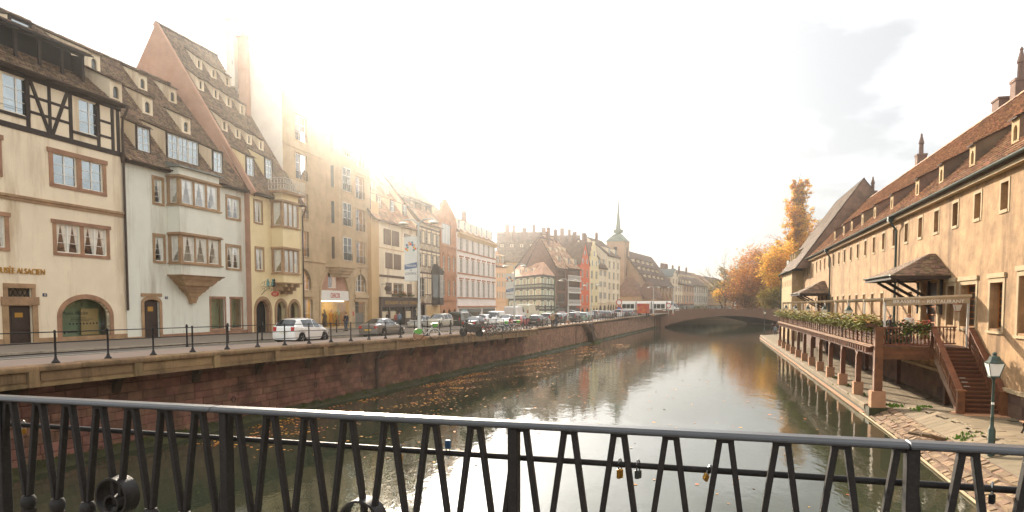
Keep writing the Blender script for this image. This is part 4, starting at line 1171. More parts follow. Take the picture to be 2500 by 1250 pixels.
# wrought iron balcony rail
zb_ = zb2_ + 0.93
def iron_rail(root, P, h, m='ironwhite', nm='balcony_railing'):
 mb = MB()
 for a, c in zip(P, P[1:]):
  a = Vector(a); c = Vector(c); L_ = (c - a).length; n = max(2, int(L_ / 0.3))
  up = Vector((0, 0, h))
  mb.tube([a + up, c + up], 0.022, 6); mb.tube([a + Vector((0, 0, 0.05)), c + Vector((0, 0, 0.05))], 0.018, 6)
  for k in range(n + 1):
   p = a.lerp(c, k / n); mb.tube([p, p + up], 0.014 if k % 3 else 0.022, 6)
   if k < n:
    q = a.lerp(c, (k + 0.5) / n); d = (c - a).normalized()
    for cz in (0.28, 0.72):
     mb.tube([q + d * 0.12 * math.cos(t_) + Vector((0, 0, h * cz + 0.17 * h * math.sin(t_))) for t_ in [math.pi * 2 * j / 8 for j in range(9)]], 0.012, 5, cap=False)
 return mb.build(nm, m, root)
iron_rail(b3, [(ox0 - 0.35, -0.05, zb_), (ox0 - 0.35, -1.55, zb_), (ox1 + 0.35, -1.55, zb_), (ox1 + 0.35, -0.05, zb_)], 1.05)
# roof
aL = B3.hit(347, 36, (0, 0, 0), (1, 0, 0)); aR = B3.hit(560, 152, (W3, 0, 0), (1, 0, 0))
YR3 = (aL.y + aR.y) / 2; zr3 = (aL.z + aR.z) / 2
S3 = (-0.45, ze3 + 0.12, YR3, zr3)
tiles(b3, 0.25, W3, *S3, 'tile', 0.2, 0.19)
tiles(b3, 0.25, W3, 2 * YR3 + 0.45, ze3 + 0.12, YR3, zr3, 'tile', 0.4, 0.5)
ridge_caps(b3, 0, W3, YR3, zr3 + 0.05)
shell(b3, W3, 2 * YR3, -0.4, ze3, 'gablepink', (YR3, zr3 - 0.12), 'gablepink')
d = Vector((0, YR3 + 0.45, zr3 - ze3 - 0.12)).normalized(); nn = Vector((0, -d.z, d.y))
P0, P1 = Vector((0, -0.45, ze3 + 0.12)), Vector((0, YR3, zr3))
MB().hexa([P0 + Vector((-0.06, 0, 0)) - nn * 0.3, P0 + Vector((0.25, 0, 0)) - nn * 0.3, P1 + Vector((0.25, 0, 0)) - nn * 0.3, P1 + Vector((-0.06, 0, 0)) - nn * 0.3],
   [P0 + Vector((-0.06, 0, 0)) + nn * 0.1, P0 + Vector((0.25, 0, 0)) + nn * 0.1, P1 + Vector((0.25, 0, 0)) + nn * 0.1, P1 + Vector((-0.06, 0, 0)) + nn * 0.1]).build('verge_coping', 'gablepink', b3)
MB().box(0, W3, -0.4, -0.003, ze3 + 0.02, ze3 + 0.16).build('eaves_board', 'timber', b3)
gutter(b3, 0.1, ox0 - 0.45, -0.52, ze3 + 0.18)
def long_dormers(px_list, py_list, w=0.75, h=1.0):
 for px, py in zip(px_list, py_list):
  q = rp(B3, S3, px, py); dormer(b3, S3, q.x, q.y, w, h, 0.75, 'cream', style='slit')
long_dormers((487, 522, 556), (170, 192, 212)); long_dormers((491, 528, 559, 592), (222, 243, 262, 281)); long_dormers((549, 581, 609, 638), (321, 339, 354, 368))
for px, py, w, h in ((612, 432, 1.1, 1.7), (657, 440, 1.1, 1.9)):
 q = rp(B3, S3, px, py); dormer(b3, S3, q.x, max(q.y, -0.1), w, h, 0.5, 'yellow', style='window', cols=2, rows=3)
downpipe(b3, [(W3 + 0.0, -0.5, ze3 + 0.1), (W3 - 0.03, -0.45, ze3 - 0.3), (W3 - 0.06, -0.14, ze3 - 0.9), (W3 - 0.06, -0.12, 1.3)], 0.07)
# hanging wrought iron sign (its own thing)
x, z = B3.pix(637, 700)
q = B3.w(x, 0, z)
sg = thing('hanging_sign', 'wrought iron hanging sign with red oval board above the arched gate', 'sign', q, B3.a)
mb = MB(); mb.tube([(0, -0.02, 0), (0, -1.5, 0)], 0.025, 6); mb.tube([(0, -0.02, -0.7), (0, -0.4, -0.35), (0, -0.9, -0.05)], 0.02, 6)
for k in range(5):
 c = (-0.25 - 0.22 * k, 0.1 * math.sin(k))
 mb.tube([(0, c[0] + 0.13 * math.cos(t_), c[1] - 0.28 + 0.13 * math.sin(t_)) for t_ in [math.pi * 2 * j / 9 for j in range(8)]], 0.014, 5)
 mb.tube([(0, c[0] + 0.12 * math.cos(t_), 0.25 + c[1] + 0.16 * math.sin(t_)) for t_ in [math.pi * 2 * j / 9 for j in range(8)]], 0.014, 5)
mb.build('bracket', 'iron', sg)
mat('teal', '#5f8f86', 0.6, 0.1, 4)
for yy, m_ in ((-0.7, 'teal'), (-1.15, 'teal'), (-1.3, 'iron')):
 MB().lathe([(0.02, 0), (0.14, 0.05), (0.12, 0.3), (0.06, 0.42), (0.09, 0.55), (0.02, 0.66)], (0, yy, 0.02), 8).build('figure', m_, sg)
o = MB().lathe([(0.3, -0.03), (0.3, 0.03)], (0, 0, 0), 18, 'x').build('oval_board', 'redpaint', sg); o.location = (0, -1.35, -0.62); o.scale = (1, 1.2, 0.75)
for zz_ in (-0.56, -0.7): MB().box(-0.045, -0.031, -1.55, -1.15, zz_ - 0.03, zz_ + 0.03).build('board_lettering', 'pink', sg)
MB().tube([(0, -1.35, 0), (0, -1.35, -0.4)], 0.012, 5).build('hook', 'iron', sg)

# ---- tall sandstone building with clothes shop
B4, b4, W4 = house('sandstone_building', 'tall sandstone block with bay window, arches and a clothes shop with white fascia', 697, 906, 1.1)
ze4 = B4.pix(700, 236)[1]
def z6b(a, b_): return (a / 4.166 + 640, b_ / 4.166 + 560)
def z6(a, b_): return (a / 2.976 + 640, b_ / 2.976 + 460)
def z5(a, b_): return (a / 2.717 + 580, b_ / 2.717 + 40)
big = B4.rect(*z6b(590, 420), *z6b(885, 1000)); bcx = (big[0] + big[1]) / 2; brx = (big[1] - big[0]) / 2
zss = B4.pix(*z6b(600, 617))[1]; zsb = B4.pix(*z6b(600, 722))[1]; zst = B4.pix(*z6b(700, 400))[1]
dr4 = B4.rect(*z6b(945, 737), *z6b(1048, 985)); dr4 = (dr4[0], dr4[1], -0.1, dr4[3])
ar4 = B4.rect(*z6b(945, 450), *z6b(1058, 640)); al4 = B4.rect(*z6b(425, 385), *z6b(495, 605)); al4 = (al4[1] - (ar4[1] - ar4[0]), al4[1], ar4[2], ar4[3])
gl4 = B4.rect(*z6b(440, 712), *z6b(515, 935)); gl4 = (al4[0], gl4[1], 0.5, gl4[3])
uw = []
zf = []
for a, b_, c, d in ((868.5, 510, 890, 567.5), (870, 589, 890, 645), (867, 435, 887, 490)):
 uw.append(B4.rect(a, b_, c, d))
wr = uw[0][1] - uw[0][0]; cxr = (uw[0][0] + uw[0][1]) / 2
cxl4 = (al4[0] + al4[1]) / 2; bayc = (B4.X(793) + B4.X(862)) / 2
rows4 = [(uw[1][2], uw[1][3]), (uw[0][2], uw[0][3]), (uw[2][2], uw[2][3])]
st4 = rows4[1][0] - rows4[0][0]; hh = rows4[0][1] - rows4[0][0]
zrows = [rows4[0][0] + st4 * k for k in range(5)]
zrows = [z for z in zrows if z + hh < ze4 - 0.3]
side = [(cx0 - wr / 2, cx0 + wr / 2, z, z + hh) for cx0 in (cxl4, cxr) for z in zrows]
topc = []
hol = [(bcx - brx, bcx + brx, -0.1, zst), dr4, ar4, al4, gl4] + side
wl = grid_wall(MB(), 0, W4, -0.4, ze4, hol, 0, 0.3)
arch_fill(wl, bcx, brx, zst - brx, brx, zst, 0, 0.3)
for r in (ar4, al4): arch_fill(wl, (r[0] + r[1]) / 2, (r[1] - r[0]) / 2, r[3] - (r[1] - r[0]) / 2, (r[1] - r[0]) / 2, r[3], 0, 0.3)
wl.build('wall', 'sand_grey', b4)
for r in side:
 o = window(b4, r, y=0.18, cols=2, rows=3, sur=0.14, surm='sand_grey', mull=0.07)
 iron_rail(o, [(r[0] + 0.03, -0.05, r[2] + 0.05), (r[1] - 0.03, -0.05, r[2] + 0.05)], 0.8, 'iron', 'window_railing')
for r in (ar4, al4):
 window(b4, r, y=0.2, cols=3, rows=3)
 q = (r[0] + r[1]) / 2; w_ = (r[1] - r[0]) / 2
 arch_ring(MB(), q, w_, r[3] - w_, w_, 0.25, r[2] - 0.3, -0.06, 0.18).build('arch_surround', 'sand_grey', b4)
 MB().box(r[0] - 0.3, r[1] + 0.3, -0.25, -0.002, r[2] - 0.7, r[2] - 0.31).build('sill', 'sand_grey', b4)
 MB().box(q - 0.16, q + 0.16, -0.16, -0.065, r[3] + 0.02, r[3] + 0.5).build('keystone', 'sand_grey', b4)
window(b4, gl4, y=0.2, cols=2, rows=2, roomm='shoproom', sur=0.1, surm='sand_grey')
# shop
arch_ring(MB(), bcx, brx, zst - brx, brx, 0.3, -0.1, -0.08, 0.2, 18).build('arch_surround', 'sand_grey', b4)
mat('plasterpink', '#b98f77', 0.9, 0.1, 1)
tw = B4.rect(*z6b(683, 420), *z6b(770, 598))
up_ = grid_wall(MB(), bcx - brx, bcx + brx, zss, zst, [tw], 0.16, 0.14); up_.build('infill_wall', 'plasterpink', b4)
window(b4, tw, y=0.2, cols=2, rows=1, sur=None)
sgn = MB().box(bcx - brx + 0.02, bcx + brx - 0.02, -0.02, 0.15, zsb, zss - 0.003).build('shop_sign', 'white', b4)
text(sgn, 'CHACOK', bcx, -0.03, (zss + zsb) / 2 - 0.02, 0.78, 'redpaint', ext=0.01, sx=0.62)
shw = MB().quad((bcx - brx, 0.16, 0.35), (bcx + brx, 0.16, 0.35), (bcx + brx, 0.16, zsb), (bcx - brx, 0.16, zsb)).build('shop_window', SHOPGLASS, b4)
MB().box(bcx - brx + 0.02, bcx + brx - 0.02, 0.0, 0.25, -0.1, 0.347).build('shop_plinth', 'sand_grey', b4)
MB().box(bcx - brx - 0.3, bcx + brx + 0.3, 1.7, 1.75, 0.0, zsb + 0.2).build('room_back', mat('mirrored_gold', '#c9a45a', 0.9, 0.3, 0.8), shw)  # gold painted in for the sunlit building mirrored in the shop glass
em = bpy.data.materials.new('added_glow'); em.use_nodes = True; em.node_tree.nodes['Principled BSDF'].inputs['Emission Color'].default_value = (1, 0.75, 0.4, 1); em.node_tree.nodes['Principled BSDF'].inputs['Emission Strength'].default_value = 10.0
MB().box(bcx - brx + 0.3, bcx + brx - 0.3, 0.5, 0.75, zsb - 0.1, zsb - 0.04).build('added_light_strip', em, shw)  # glowing strip added to brighten the interior behind the glass
mat('dress_a', '#8f6a4a', 0.9, 0.2, 4); mat('dress_b', '#7fa595', 0.9, 0.2, 4); mat('dress_c', '#5b4a40', 0.9, 0.2, 4); mat('dress_d', '#c2853f', 0.9, 0.2, 4)
for k in range(8):
 xx = bcx - brx + 0.6 + (2 * brx - 1.2) * k / 7
 mn = MB(); mn.lathe([(0.12, 0.0), (0.3, 0.1), (0.2, 0.75), (0.16, 1.0), (0.24, 1.3), (0.2, 1.42), (0.06, 1.5), (0.05, 1.58), (0.1, 1.68), (0.09, 1.8), (0.02, 1.87)], (xx, 0.75 + 0.3 * (k % 2), 0.36), 9)
 o = mn.build('shop_mannequin', ('dress_a', 'dress_d', 'dress_c', 'dress_b')[(k * 3 + k // 3) % 4], shw, smooth=True); o.scale = (0.85, 1, 1 if k % 3 else 0.9); o.location.x = xx * 0.15
# gate door
gt = MB()
for k in range(9):
 xx = dr4[0] + (dr4[1] - dr4[0]) * (k + 0.5) / 9; gt.box(xx - 0.025, xx + 0.025, 0.2, 0.24, 0.0, dr4[3] - 0.35 + 0.3 * math.sin(math.pi * (k + 0.5) / 9))
for zz in (0.1, 1.7, 2.6): gt.box(dr4[0], dr4[1], 0.19, 0.25, zz, zz + 0.08)
gt.box(dr4[0], dr4[1], 0.21, 0.23, 0.18, 1.7)
gt.build('gate', mat('gategrey', '#7f7a70', 0.5, 0.15, 5, metal=0.3), b4)
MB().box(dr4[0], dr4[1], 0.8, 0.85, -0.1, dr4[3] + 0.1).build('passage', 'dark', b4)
MB().box(dr4[0] - 0.25, dr4[1] + 0.25, -0.1, -0.002, dr4[3] + 0.02, dr4[3] + 0.28).build('door_lintel', 'sand_grey', b4)
MB().box(dr4[0] - 0.62, dr4[0] - 0.3, -0.03, -0.002, 1.45, 1.95).build('notice', 'redpaint', b4)
# bay window (oriel) over four floors
byw = (B4.X(862) - B4.X(793)) * 0.42; yb4 = -1.0; zb4 = zrows[0] - 0.5; zt4 = zrows[min(3, len(zrows) - 1)] + hh + 0.4
P = [(bayc - byw, 0.0), (bayc - byw * 0.62, yb4), (bayc + byw * 0.62, yb4), (bayc + byw, 0.0)]
MB().prism_z(P, zb4, zt4).build('bay', 'sand_grey', b4)
for k in range(4):
 f0 = 1.12 - 0.12 * k
 MB().prism_z([(bayc + (x_ - bayc) * f0, y_ * (1.15 - 0.2 * k) if y_ else -0.002) for x_, y_ in P], zb4 - 0.32 * (k + 1) + 0.004, zb4 - 0.32 * k).build('bay_corbel', 'sand_grey', b4)
for z in zrows[:4]:
 if z + hh > zt4: continue
 r = (bayc - byw * 0.36, bayc + byw * 0.36, z, z + hh)
 MB().box(r[0] - 0.14, r[1] + 0.14, yb4 - 0.05, yb4 - 0.002, r[2] - 0.14, r[2] - 0.004).build('sill', 'sand_grey', b4)
 o = window(b4, r, y=yb4 - 0.07, cols=2, rows=3, glass=GLASS_DARK)
 iron_rail(o, [(r[0], yb4 - 0.14, z + 0.05), (r[1], yb4 - 0.14, z + 0.05)], 0.75, 'iron', 'window_railing')
 a, c = Vector((P[0][0], P[0][1], 0)), Vector((P[1][0], P[1][1], 0)); d_ = (c - a).normalized(); n_ = Vector((d_.y, -d_.x, 0)) * 0.02
 if n_.y > 0: n_ = -n_
 q0, q1 = a.lerp(c, 0.4) + n_, a.lerp(c, 0.62) + n_
 MB().quad(q0 + Vector((0, 0, z + 0.1)), q1 + Vector((0, 0, z + 0.1)), q1 + Vector((0, 0, z + hh - 0.1)), q0 + Vector((0, 0, z + hh - 0.1))).build('slit_window', GLASS_DARK, b4)
for zz, pr_ in ((zrows[0] - 0.45, 0.14), (ze4 - 0.02, 0.4), (zrows[2] + hh + 0.35, 0.1)):
 for a_, c_ in ((0, bayc - byw * 1.15), (bayc + byw * 1.15, W4)) if zz < ze4 - 1 else ((0, W4),):
  MB().box(a_, c_, -pr_, -0.003, zz, zz + 0.22).build('cornice', 'sand_grey', b4)
# side wall, mansard roof, chimneys
q1 = B4.hit(681, 200, (0, 0, 0), (1, 0, 0)); q2 = B4.hit(611, 126, (0, 0, 0), (1, 0, 0))
MB().add([(0, 0, -0.4), (0, 0, ze4), (0, q1.y, q1.z), (0, q2.y, q2.z), (0, q2.y * 2 - q1.y + 2, q1.z), (0, q2.y * 2 + 2, ze4), (0, q2.y * 2 + 2, -0.4)], [(0, 1, 2, 3, 4, 5, 6)]).build('side_wall', 'whitewall', b4)
MB().add([(W4, 0, -0.4), (W4, 0, ze4), (W4, q1.y, q1.z), (W4, q2.y, q2.z), (W4, q2.y * 2 - q1.y + 2, q1.z), (W4, q2.y * 2 + 2, ze4), (W4, q2.y * 2 + 2, -0.4)], [(0, 1, 2, 3, 4, 5, 6)]).build('side_wall', 'tan', b4)
rf = MB().quad((0, -0.1, ze4 + 0.2), (W4, -0.1, ze4 + 0.2), (W4, q1.y, q1.z), (0, q1.y, q1.z)); rf.quad((0, q1.y, q1.z), (W4, q1.y, q1.z), (W4, q2.y, q2.z), (0, q2.y, q2.z))
rf.quad((0, q2.y, q2.z), (W4, q2.y, q2.z), (W4, q2.y * 2 - q1.y + 2, q1.z), (0, q2.y * 2 - q1.y + 2, q1.z)); rf.build('roof', 'slate', b4)
SM4 = (-0.1, ze4 + 0.2, q1.y, q1.z)
for k in range(5):
 xx = W4 * (k + 0.6) / 5.2
 dormer(b4, SM4, xx, 0.15, 1.3, min(q1.z - ze4 - 0.4, 2.0), 0.05, 'slate', 'slate', style='window', cols=2, rows=2, frame_m='whitewall', tile=False)
c1 = B4.hit(567, 160, (-0.5, 0, 0), (1, 0, 0)); c1t = B4.hit(567, 50, (-0.5, 0, 0), (1, 0, 0))
chimney(b4, -0.5, c1.y, c1.z - 2, c1t.z, 0.6, 0.9, 'whitewall')
c2 = B4.hit(598, 280, (-0.45, 0, 0), (1, 0, 0)); c2t = B4.hit(596, 92, (-0.45, 0, 0), (1, 0, 0))
chimney(b4, -0.45, c2.y, c2.z - 1.5, c2t.z, 0.6, 0.85, 'gablepink', pots=2)
MB().tube([(-0.5, c1.y, c1t.z - 3.6), (-3.5, c1.y - 2.2, c1t.z - 5.2)], 0.025, 5).build('stay_rod', 'iron', b4)
downpipe(b4, [(W4 - 0.05, -0.1, ze4 - 0.2), (W4 - 0.05, -0.1, 0.3)], 0.06)

# ---- cream house with brown shutters and restaurant
B5, b5, W5 = house('restaurant_house', 'cream house with closed brown shutters above a dark restaurant front', 908, 1019, 0.6)
def z7(a, b_): return (a / 3.125 + 900, b_ / 3.125 + 440)
x5 = B5.X(927); ze5 = (B5.pix(*z7(95, 318))[1] + B5.pix(*z7(365, 392))[1]) / 2
sh5 = [B5.rect(*z7(*p[:2]), *z7(*p[2:])) for p in ((115, 368, 168, 492), (180, 388, 230, 505), (272, 412, 318, 528), (128, 550, 180, 670), (193, 567, 245, 680), (282, 585, 325, 695))]
for i in (0, 3):
 za_ = sum(s[2] for s in sh5[i:i + 3]) / 3; zb_ = sum(s[3] for s in sh5[i:i + 3]) / 3
 for k in range(3): sh5[i + k] = (sh5[i + k][0], sh5[i + k][1], za_, zb_)
zbr1 = B5.pix(*z7(105, 725))[1]; zbr0 = B5.pix(*z7(105, 905))[1]; zfa0 = B5.pix(*z7(105, 968))[1]
wi5 = [B5.rect(*z7(*p[:2]), *z7(*p[2:])) for p in ((192, 790, 262, 868), (132, 755, 172, 850), (295, 770, 325, 870))]
wi5 = [(r[0], r[1], wi5[0][2], wi5[0][3]) for r in wi5]
grid_wall(MB(), x5, W5, zbr0, ze5 + 0.2, sh5 + wi5).build('wall', 'cream', b5)
MB().quad((0, -0.0, -0.3), (x5, 0, -0.3), (x5, 0, ze5 + 2.2), (0, 0, ze5 + 2.2)).build('side_strip_wall', 'tan', b5)
for k, r in enumerate(sh5): window(b5, r, cols=2, rows=2, shutters=2, shm='shutter', shut_closed=True, room=False, sur=0.06, surm='timber_brown')
for k, r in enumerate(wi5): window(b5, r, cols=2, rows=2, sur=0.09, surm='timber_brown', shutters=1 if k else None, shm='shutter', shut_closed=True)
MB().box(x5, W5, -0.06, -0.003, zbr1 - 0.2, zbr1 + 0.08).build('timber_band', 'timber_brown', b5)
MB().box(x5, W5, -0.05, -0.003, (sh5[0][2] + sh5[3][3]) / 2 - 0.06, (sh5[0][2] + sh5[3][3]) / 2 + 0.06).build('string_course', 'tan', b5)
mat('shopbrown', '#4a362b', 0.6, 0.15, 4)
ff = MB().box(x5 - 0.2, W5 + 0.1, -0.35, -0.003, zfa0, zbr0 + 0.12).build('shop_fascia', 'shopbrown', b5)
MB().box(x5 - 0.3, W5 + 0.2, -0.5, -0.003, zbr0 + 0.123, zbr0 + 0.25).build('fascia_cornice', 'shopbrown', ff)
text(ff, 'RESTAURANT AU PONT CORBEAU', (x5 + W5) / 2, -0.37, (zfa0 + zbr0) / 2 + 0.03, 0.62, 'gold', ext=0.01, sx=(W5 - x5) * 0.86 / 9.6)
n5 = 5
for k in range(n5 + 1):
 xx = x5 - 0.1 + (W5 - x5) * k / n5; MB().box(xx - 0.13, xx + 0.13, -0.3, -0.003, -0.1, zfa0 - 0.003).build('shopfront_post', 'shopbrown', b5)
for k in range(n5):
 xa = x5 + 0.03 + (W5 - x5) * k / n5; xb = xa + (W5 - x5) / n5 - 0.26
 if k in (2, 4): o = MB().box(xa, xb, -0.12, -0.06, -0.1, zfa0 - 0.4).build('door', 'dark', b5)
 else:
  o = MB().box(xa, xb, -0.14, -0.1, 0.9, zfa0 - 0.3).build('shop_window', GLASS_DARK, b5)
  MB().box(xa, xb, -0.2, -0.06, -0.1, 0.897).build('stallriser', 'shopbrown', o)
  MB().box(xa + 0.1, xb - 0.1, -0.16, -0.145, 0.95, 1.9).build('menu_board', mat('blind', '#c9b99a', 0.9, 0.1, 2), o)
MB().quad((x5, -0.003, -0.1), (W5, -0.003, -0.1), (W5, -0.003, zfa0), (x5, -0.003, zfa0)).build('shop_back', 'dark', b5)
def flower_box(x, y, z, l, parent=None, fr=None, label='', h=0.45, fl='flower', n=None, group=None, d=0.22, hang=0.25):
 t_ = thing('flower_box', label, 'flower box', fr.w(x, y, z), fr.a, group)
 MB().box(-l / 2, l / 2, -d, 0, 0, 0.2).build('box', 'timber_brown', t_)
 fo = MB(); fl_ = MB(); n = n or int(l * 170)
 for k in range(n):
  px_, py_, pz_ = rnd.uniform(-l / 2, l / 2), rnd.gauss(-d / 2, d * 0.55), 0.15 + rnd.uniform(-hang, h) * (0.6 + 0.4 * math.sin(k * 0.7 + l))
  a = rnd.uniform(0, 6.3); s_ = rnd.uniform(0.05, 0.11); t2 = rnd.uniform(-0.6, 0.6)
  e1 = Vector((math.cos(a), math.sin(a), t2)) * s_; e2 = Vector((-math.sin(a), math.cos(a), rnd.uniform(-0.6, 0.6))) * s_ * 0.7
  p = Vector((px_, py_, pz_))
  (fl_ if (pz_ > 0.28 and rnd.random() < 0.5) else fo).add([p - e1, p - e2, p + e1, p + e2], [(0, 1, 2, 3)])
 fo.build('foliage', 'greenleaf', t_, kind='stuff'); fl_.build('flowers', fl, t_, kind='stuff')
 return t_
for k, r in enumerate((wi5[0], wi5[2])):
 flower_box((r[0] + r[1]) / 2, -0.06, r[2] - 0.32, (r[1] - r[0]) * (1.5 if k == 0 else 1.1), fr=B5, label=('long' if k == 0 else 'short') + ' green window box above the restaurant fascia', h=0.5)
YR5 = 6.5; S5 = (-0.5, ze5 + 0.1, YR5, ze5 + 9.0)
tiles(b5, 0, W5, *S5, 'tile_red', 0.36, 0.36)
tiles(b5, 0, W5, 2 * YR5 + 0.5, ze5 + 0.1, YR5, ze5 + 9.0, 'tile_red', 0.6, 0.8)
shell(b5, W5, 2 * YR5, -0.3, ze5, 'tan', (YR5, ze5 + 8.9))
MB().box(x5 - 0.2, W5, -0.5, -0.003, ze5 + 0.02, ze5 + 0.24).build('eaves_cornice', 'timber_brown', b5)
for k in range(3): dormer(b5, S5, x5 + (W5 - x5) * (k + 0.5) / 3, 0.9, 1.3, 1.6, 0.3, 'cream', 'tile_red', style='window', cols=2, rows=2, frame_m='timber_brown', tile=False)
for k in range(3): dormer(b5, S5, x5 + (W5 - x5) * (k + 0.4) / 3, 3.3, 0.9, 1.0, 0.4, 'cream', 'tile_red', style='slit', tile=False)
chimney(b5, W5 * 0.5, 5.0, ze5 + 6, ze5 + 10.2, 0.9, 0.7)
x, z = B5.pix(916, 690)
h5 = thing('hanging_sign', 'dark barrel-shaped sign hanging beside the restaurant shutters', 'sign', B5.w(x5 + 0.4, 0, zbr0 + 0.9), B5.a)
MB().tube([(0, -0.02, 0.9), (0, -1.3, 0.9)], 0.03, 6).build('bracket', 'iron', h5)
MB().lathe([(0.3, -0.4), (0.38, -0.2), (0.4, 0), (0.38, 0.2), (0.3, 0.4)], (0, -0.95, 0.35), 14, 'x').build('barrel', 'shopbrown', h5, smooth=True)

# ---- brown half-timbered house with polygonal oriel
B6, b6, W6 = house('half_timbered_house', 'brown and cream half-timbered house with dark domed oriel next to the restaurant', 1019, 1076, 0.3)
ze6 = (B6.pix(1030, 545)[1] + B6.pix(1070, 560)[1]) / 2
fl6 = [B6.pix(1050, y)[1] for y in (742, 668, 614, 560)]
r6 = []
for z0_, z1_ in ((fl6[1], fl6[2]), (fl6[2], fl6[3])):
 for k in range(4):
  xx = W6 * (k + 0.5) / 4; r6.append((xx - 0.55, xx + 0.55, z0_ + 0.9, z1_ - 0.5))
r6 += [(W6 * 0.08, W6 * 0.3, fl6[0] + 1.0, fl6[1] - 0.7)]
ga = (W6 * 0.28, W6 * 0.28 - 0.0)
arc6 = (W6 * 0.24, 1.15, -0.2, 3.2)
wl = grid_wall(MB(), 0, W6, -0.3, ze6 + 0.1, r6 + [(arc6[0] - arc6[1], arc6[0] + arc6[1], -0.2, arc6[3])]); arch_fill(wl, arc6[0], arc6[1], arc6[3] - arc6[1], arc6[1], arc6[3]); wl.build('wall', 'cream', b6)
MB().box(arc6[0] - 1.2, arc6[0] + 1.2, 0.4, 0.45, -0.2, 3.3).build('gate', 'doorwood', b6)
MB().box(0, arc6[0] - 1.16, -0.04, -0.003, -0.3, fl6[0] - 0.2).build('ground_floor_facing', 'tan', b6); MB().box(arc6[0] + 1.16, W6, -0.04, -0.003, -0.3, fl6[0] - 0.2).build('ground_floor_facing', 'tan', b6)
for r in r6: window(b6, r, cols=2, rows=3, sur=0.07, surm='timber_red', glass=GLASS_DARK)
def timber_grid(root, W, zs, nx, m, y=-0.03, brace=True, w=0.16, lo=0.3, hi=0.28, holes=[]):
 mb = MB()
 def clip(x0, z0, x1, z1, w_):
  n = max(2, int(math.hypot(x1 - x0, z1 - z0) / 0.25)); run = None
  for k in range(n):
   f0, f1 = k / n, (k + 1) / n; cx, cz = x0 + (x1 - x0) * (f0 + f1) / 2, z0 + (z1 - z0) * (f0 + f1) / 2
   ins = any(h[0] - 0.05 < cx < h[1] + 0.05 and h[2] - 0.05 < cz < h[3] + 0.05 for h in holes)
   if not ins:
    if run is None: run = f0
    end = f1
   if (ins or k == n - 1) and run is not None:
    a = (x0 + (x1 - x0) * run, y + 0.03, z0 + (z1 - z0) * run); c = (x0 + (x1 - x0) * end, y + 0.03, z0 + (z1 - z0) * end)
    mb.bar(a, c, 0.07, w_, up=(0, 0, 1) if abs(x1 - x0) > abs(z1 - z0) else (1, 0, 0)); run = None
 for z in zs: clip(0, z, W, z, w * 1.5)
 for z0, z1 in zip(zs, zs[1:]):
  H = z1 - z0
  clip(0, z0 + H * lo, W, z0 + H * lo, w * 0.8); clip(0, z1 - H * hi * 0.55, W, z1 - H * hi * 0.55, w * 0.7)
  for k in range(nx + 1):
   x = W * k / nx; clip(x, z0, x, z1, w)
   if k < nx:
    for j in range(1, 4):
     xx = x + W / nx * j / 4
     if brace and j in (1, 3): clip(xx - 0.12 * (2 - j), z0, xx + 0.12 * (2 - j), z0 + H * lo, w * 0.7)
     else: clip(xx, z0, xx, z0 + H * lo, w * 0.7)
 return mb.build('timber_frame', m, root, kind='stuff')
timber_grid(b6, W6, [fl6[0], fl6[1], fl6[2], fl6[3]], 5, 'timber_brown', holes=r6)
# oriel
ocx = W6 * 0.72; ob = 1.25; yo6 = -1.1; z0_, z1_ = fl6[0] - 0.15, fl6[1] + 0.1
Po = [(ocx - ob, -0.002), (ocx - ob * 0.7, yo6), (ocx + ob * 0.7, yo6), (ocx + ob, -0.002)]
o = MB().prism_z(Po, z0_, z1_).build('oriel', 'timber', b6)
MB().prism_z([(ocx + (x_ - ocx) * 1.15, y_ * 1.15) for x_, y_ in Po], z1_ + 0.004, z1_ + 0.16).build('oriel_cornice', 'timber', o)
for k in range(4):
 f0 = 1.08 - 0.2 * k ** 1.4 / 1.4
 MB().prism_z([(ocx + (x_ - ocx) * f0, y_ * f0 if y_ < -0.01 else -0.002) for x_, y_ in Po], z1_ + 0.164 + 0.3 * k, z1_ + 0.46 + 0.3 * k).build('oriel_dome', 'timber', o)
for k in range(3):
 xa = ocx - ob * 0.62 + ob * 1.24 * k / 3 + 0.05; window(o, (xa, xa + ob * 0.41 - 0.1, z0_ + 1.1, z1_ - 0.25), y=yo6 - 0.07, cols=1, rows=4, glass=GLASS_DARK)
a, c = Vector((Po[0][0], Po[0][1], 0)), Vector((Po[1][0], Po[1][1], 0)); n_ = Vector((-0.03, -0.012, 0))
MB().quad(a.lerp(c, 0.2) + n_ + Vector((0, 0, z0_ + 1.1)), a.lerp(c, 0.85) + n_ + Vector((0, 0, z0_ + 1.1)), a.lerp(c, 0.85) + n_ + Vector((0, 0, z1_ - 0.25)), a.lerp(c, 0.2) + n_ + Vector((0, 0, z1_ - 0.25))).build('oriel_side_window', GLASS_DARK, o)
S6 = (-0.6, ze6 + 0.1, 6.0, ze6 + 8.0)
tiles(b6, 0, W6, *S6, 'tile_red', 0.4, 0.4); tiles(b6, 0, W6, 12.6, ze6 + 0.1, 6.0, ze6 + 8, 'tile_red', 0.6, 0.8)
shell(b6, W6, 12.0, -0.3, ze6, 'cream', (6.0, ze6 + 7.9))
gallery(b6, S6, 0.5, W6 - 0.5, 1.2, 1.1, 4, 0.3, 0.4)
chimney(b6, W6 * 0.3, 5.2, ze6 + 6, ze6 + 9.4, 0.9, 0.7); chimney(b6, W6 * 0.8, 5.6, ze6 + 6, ze6 + 9, 0.6, 0.6)

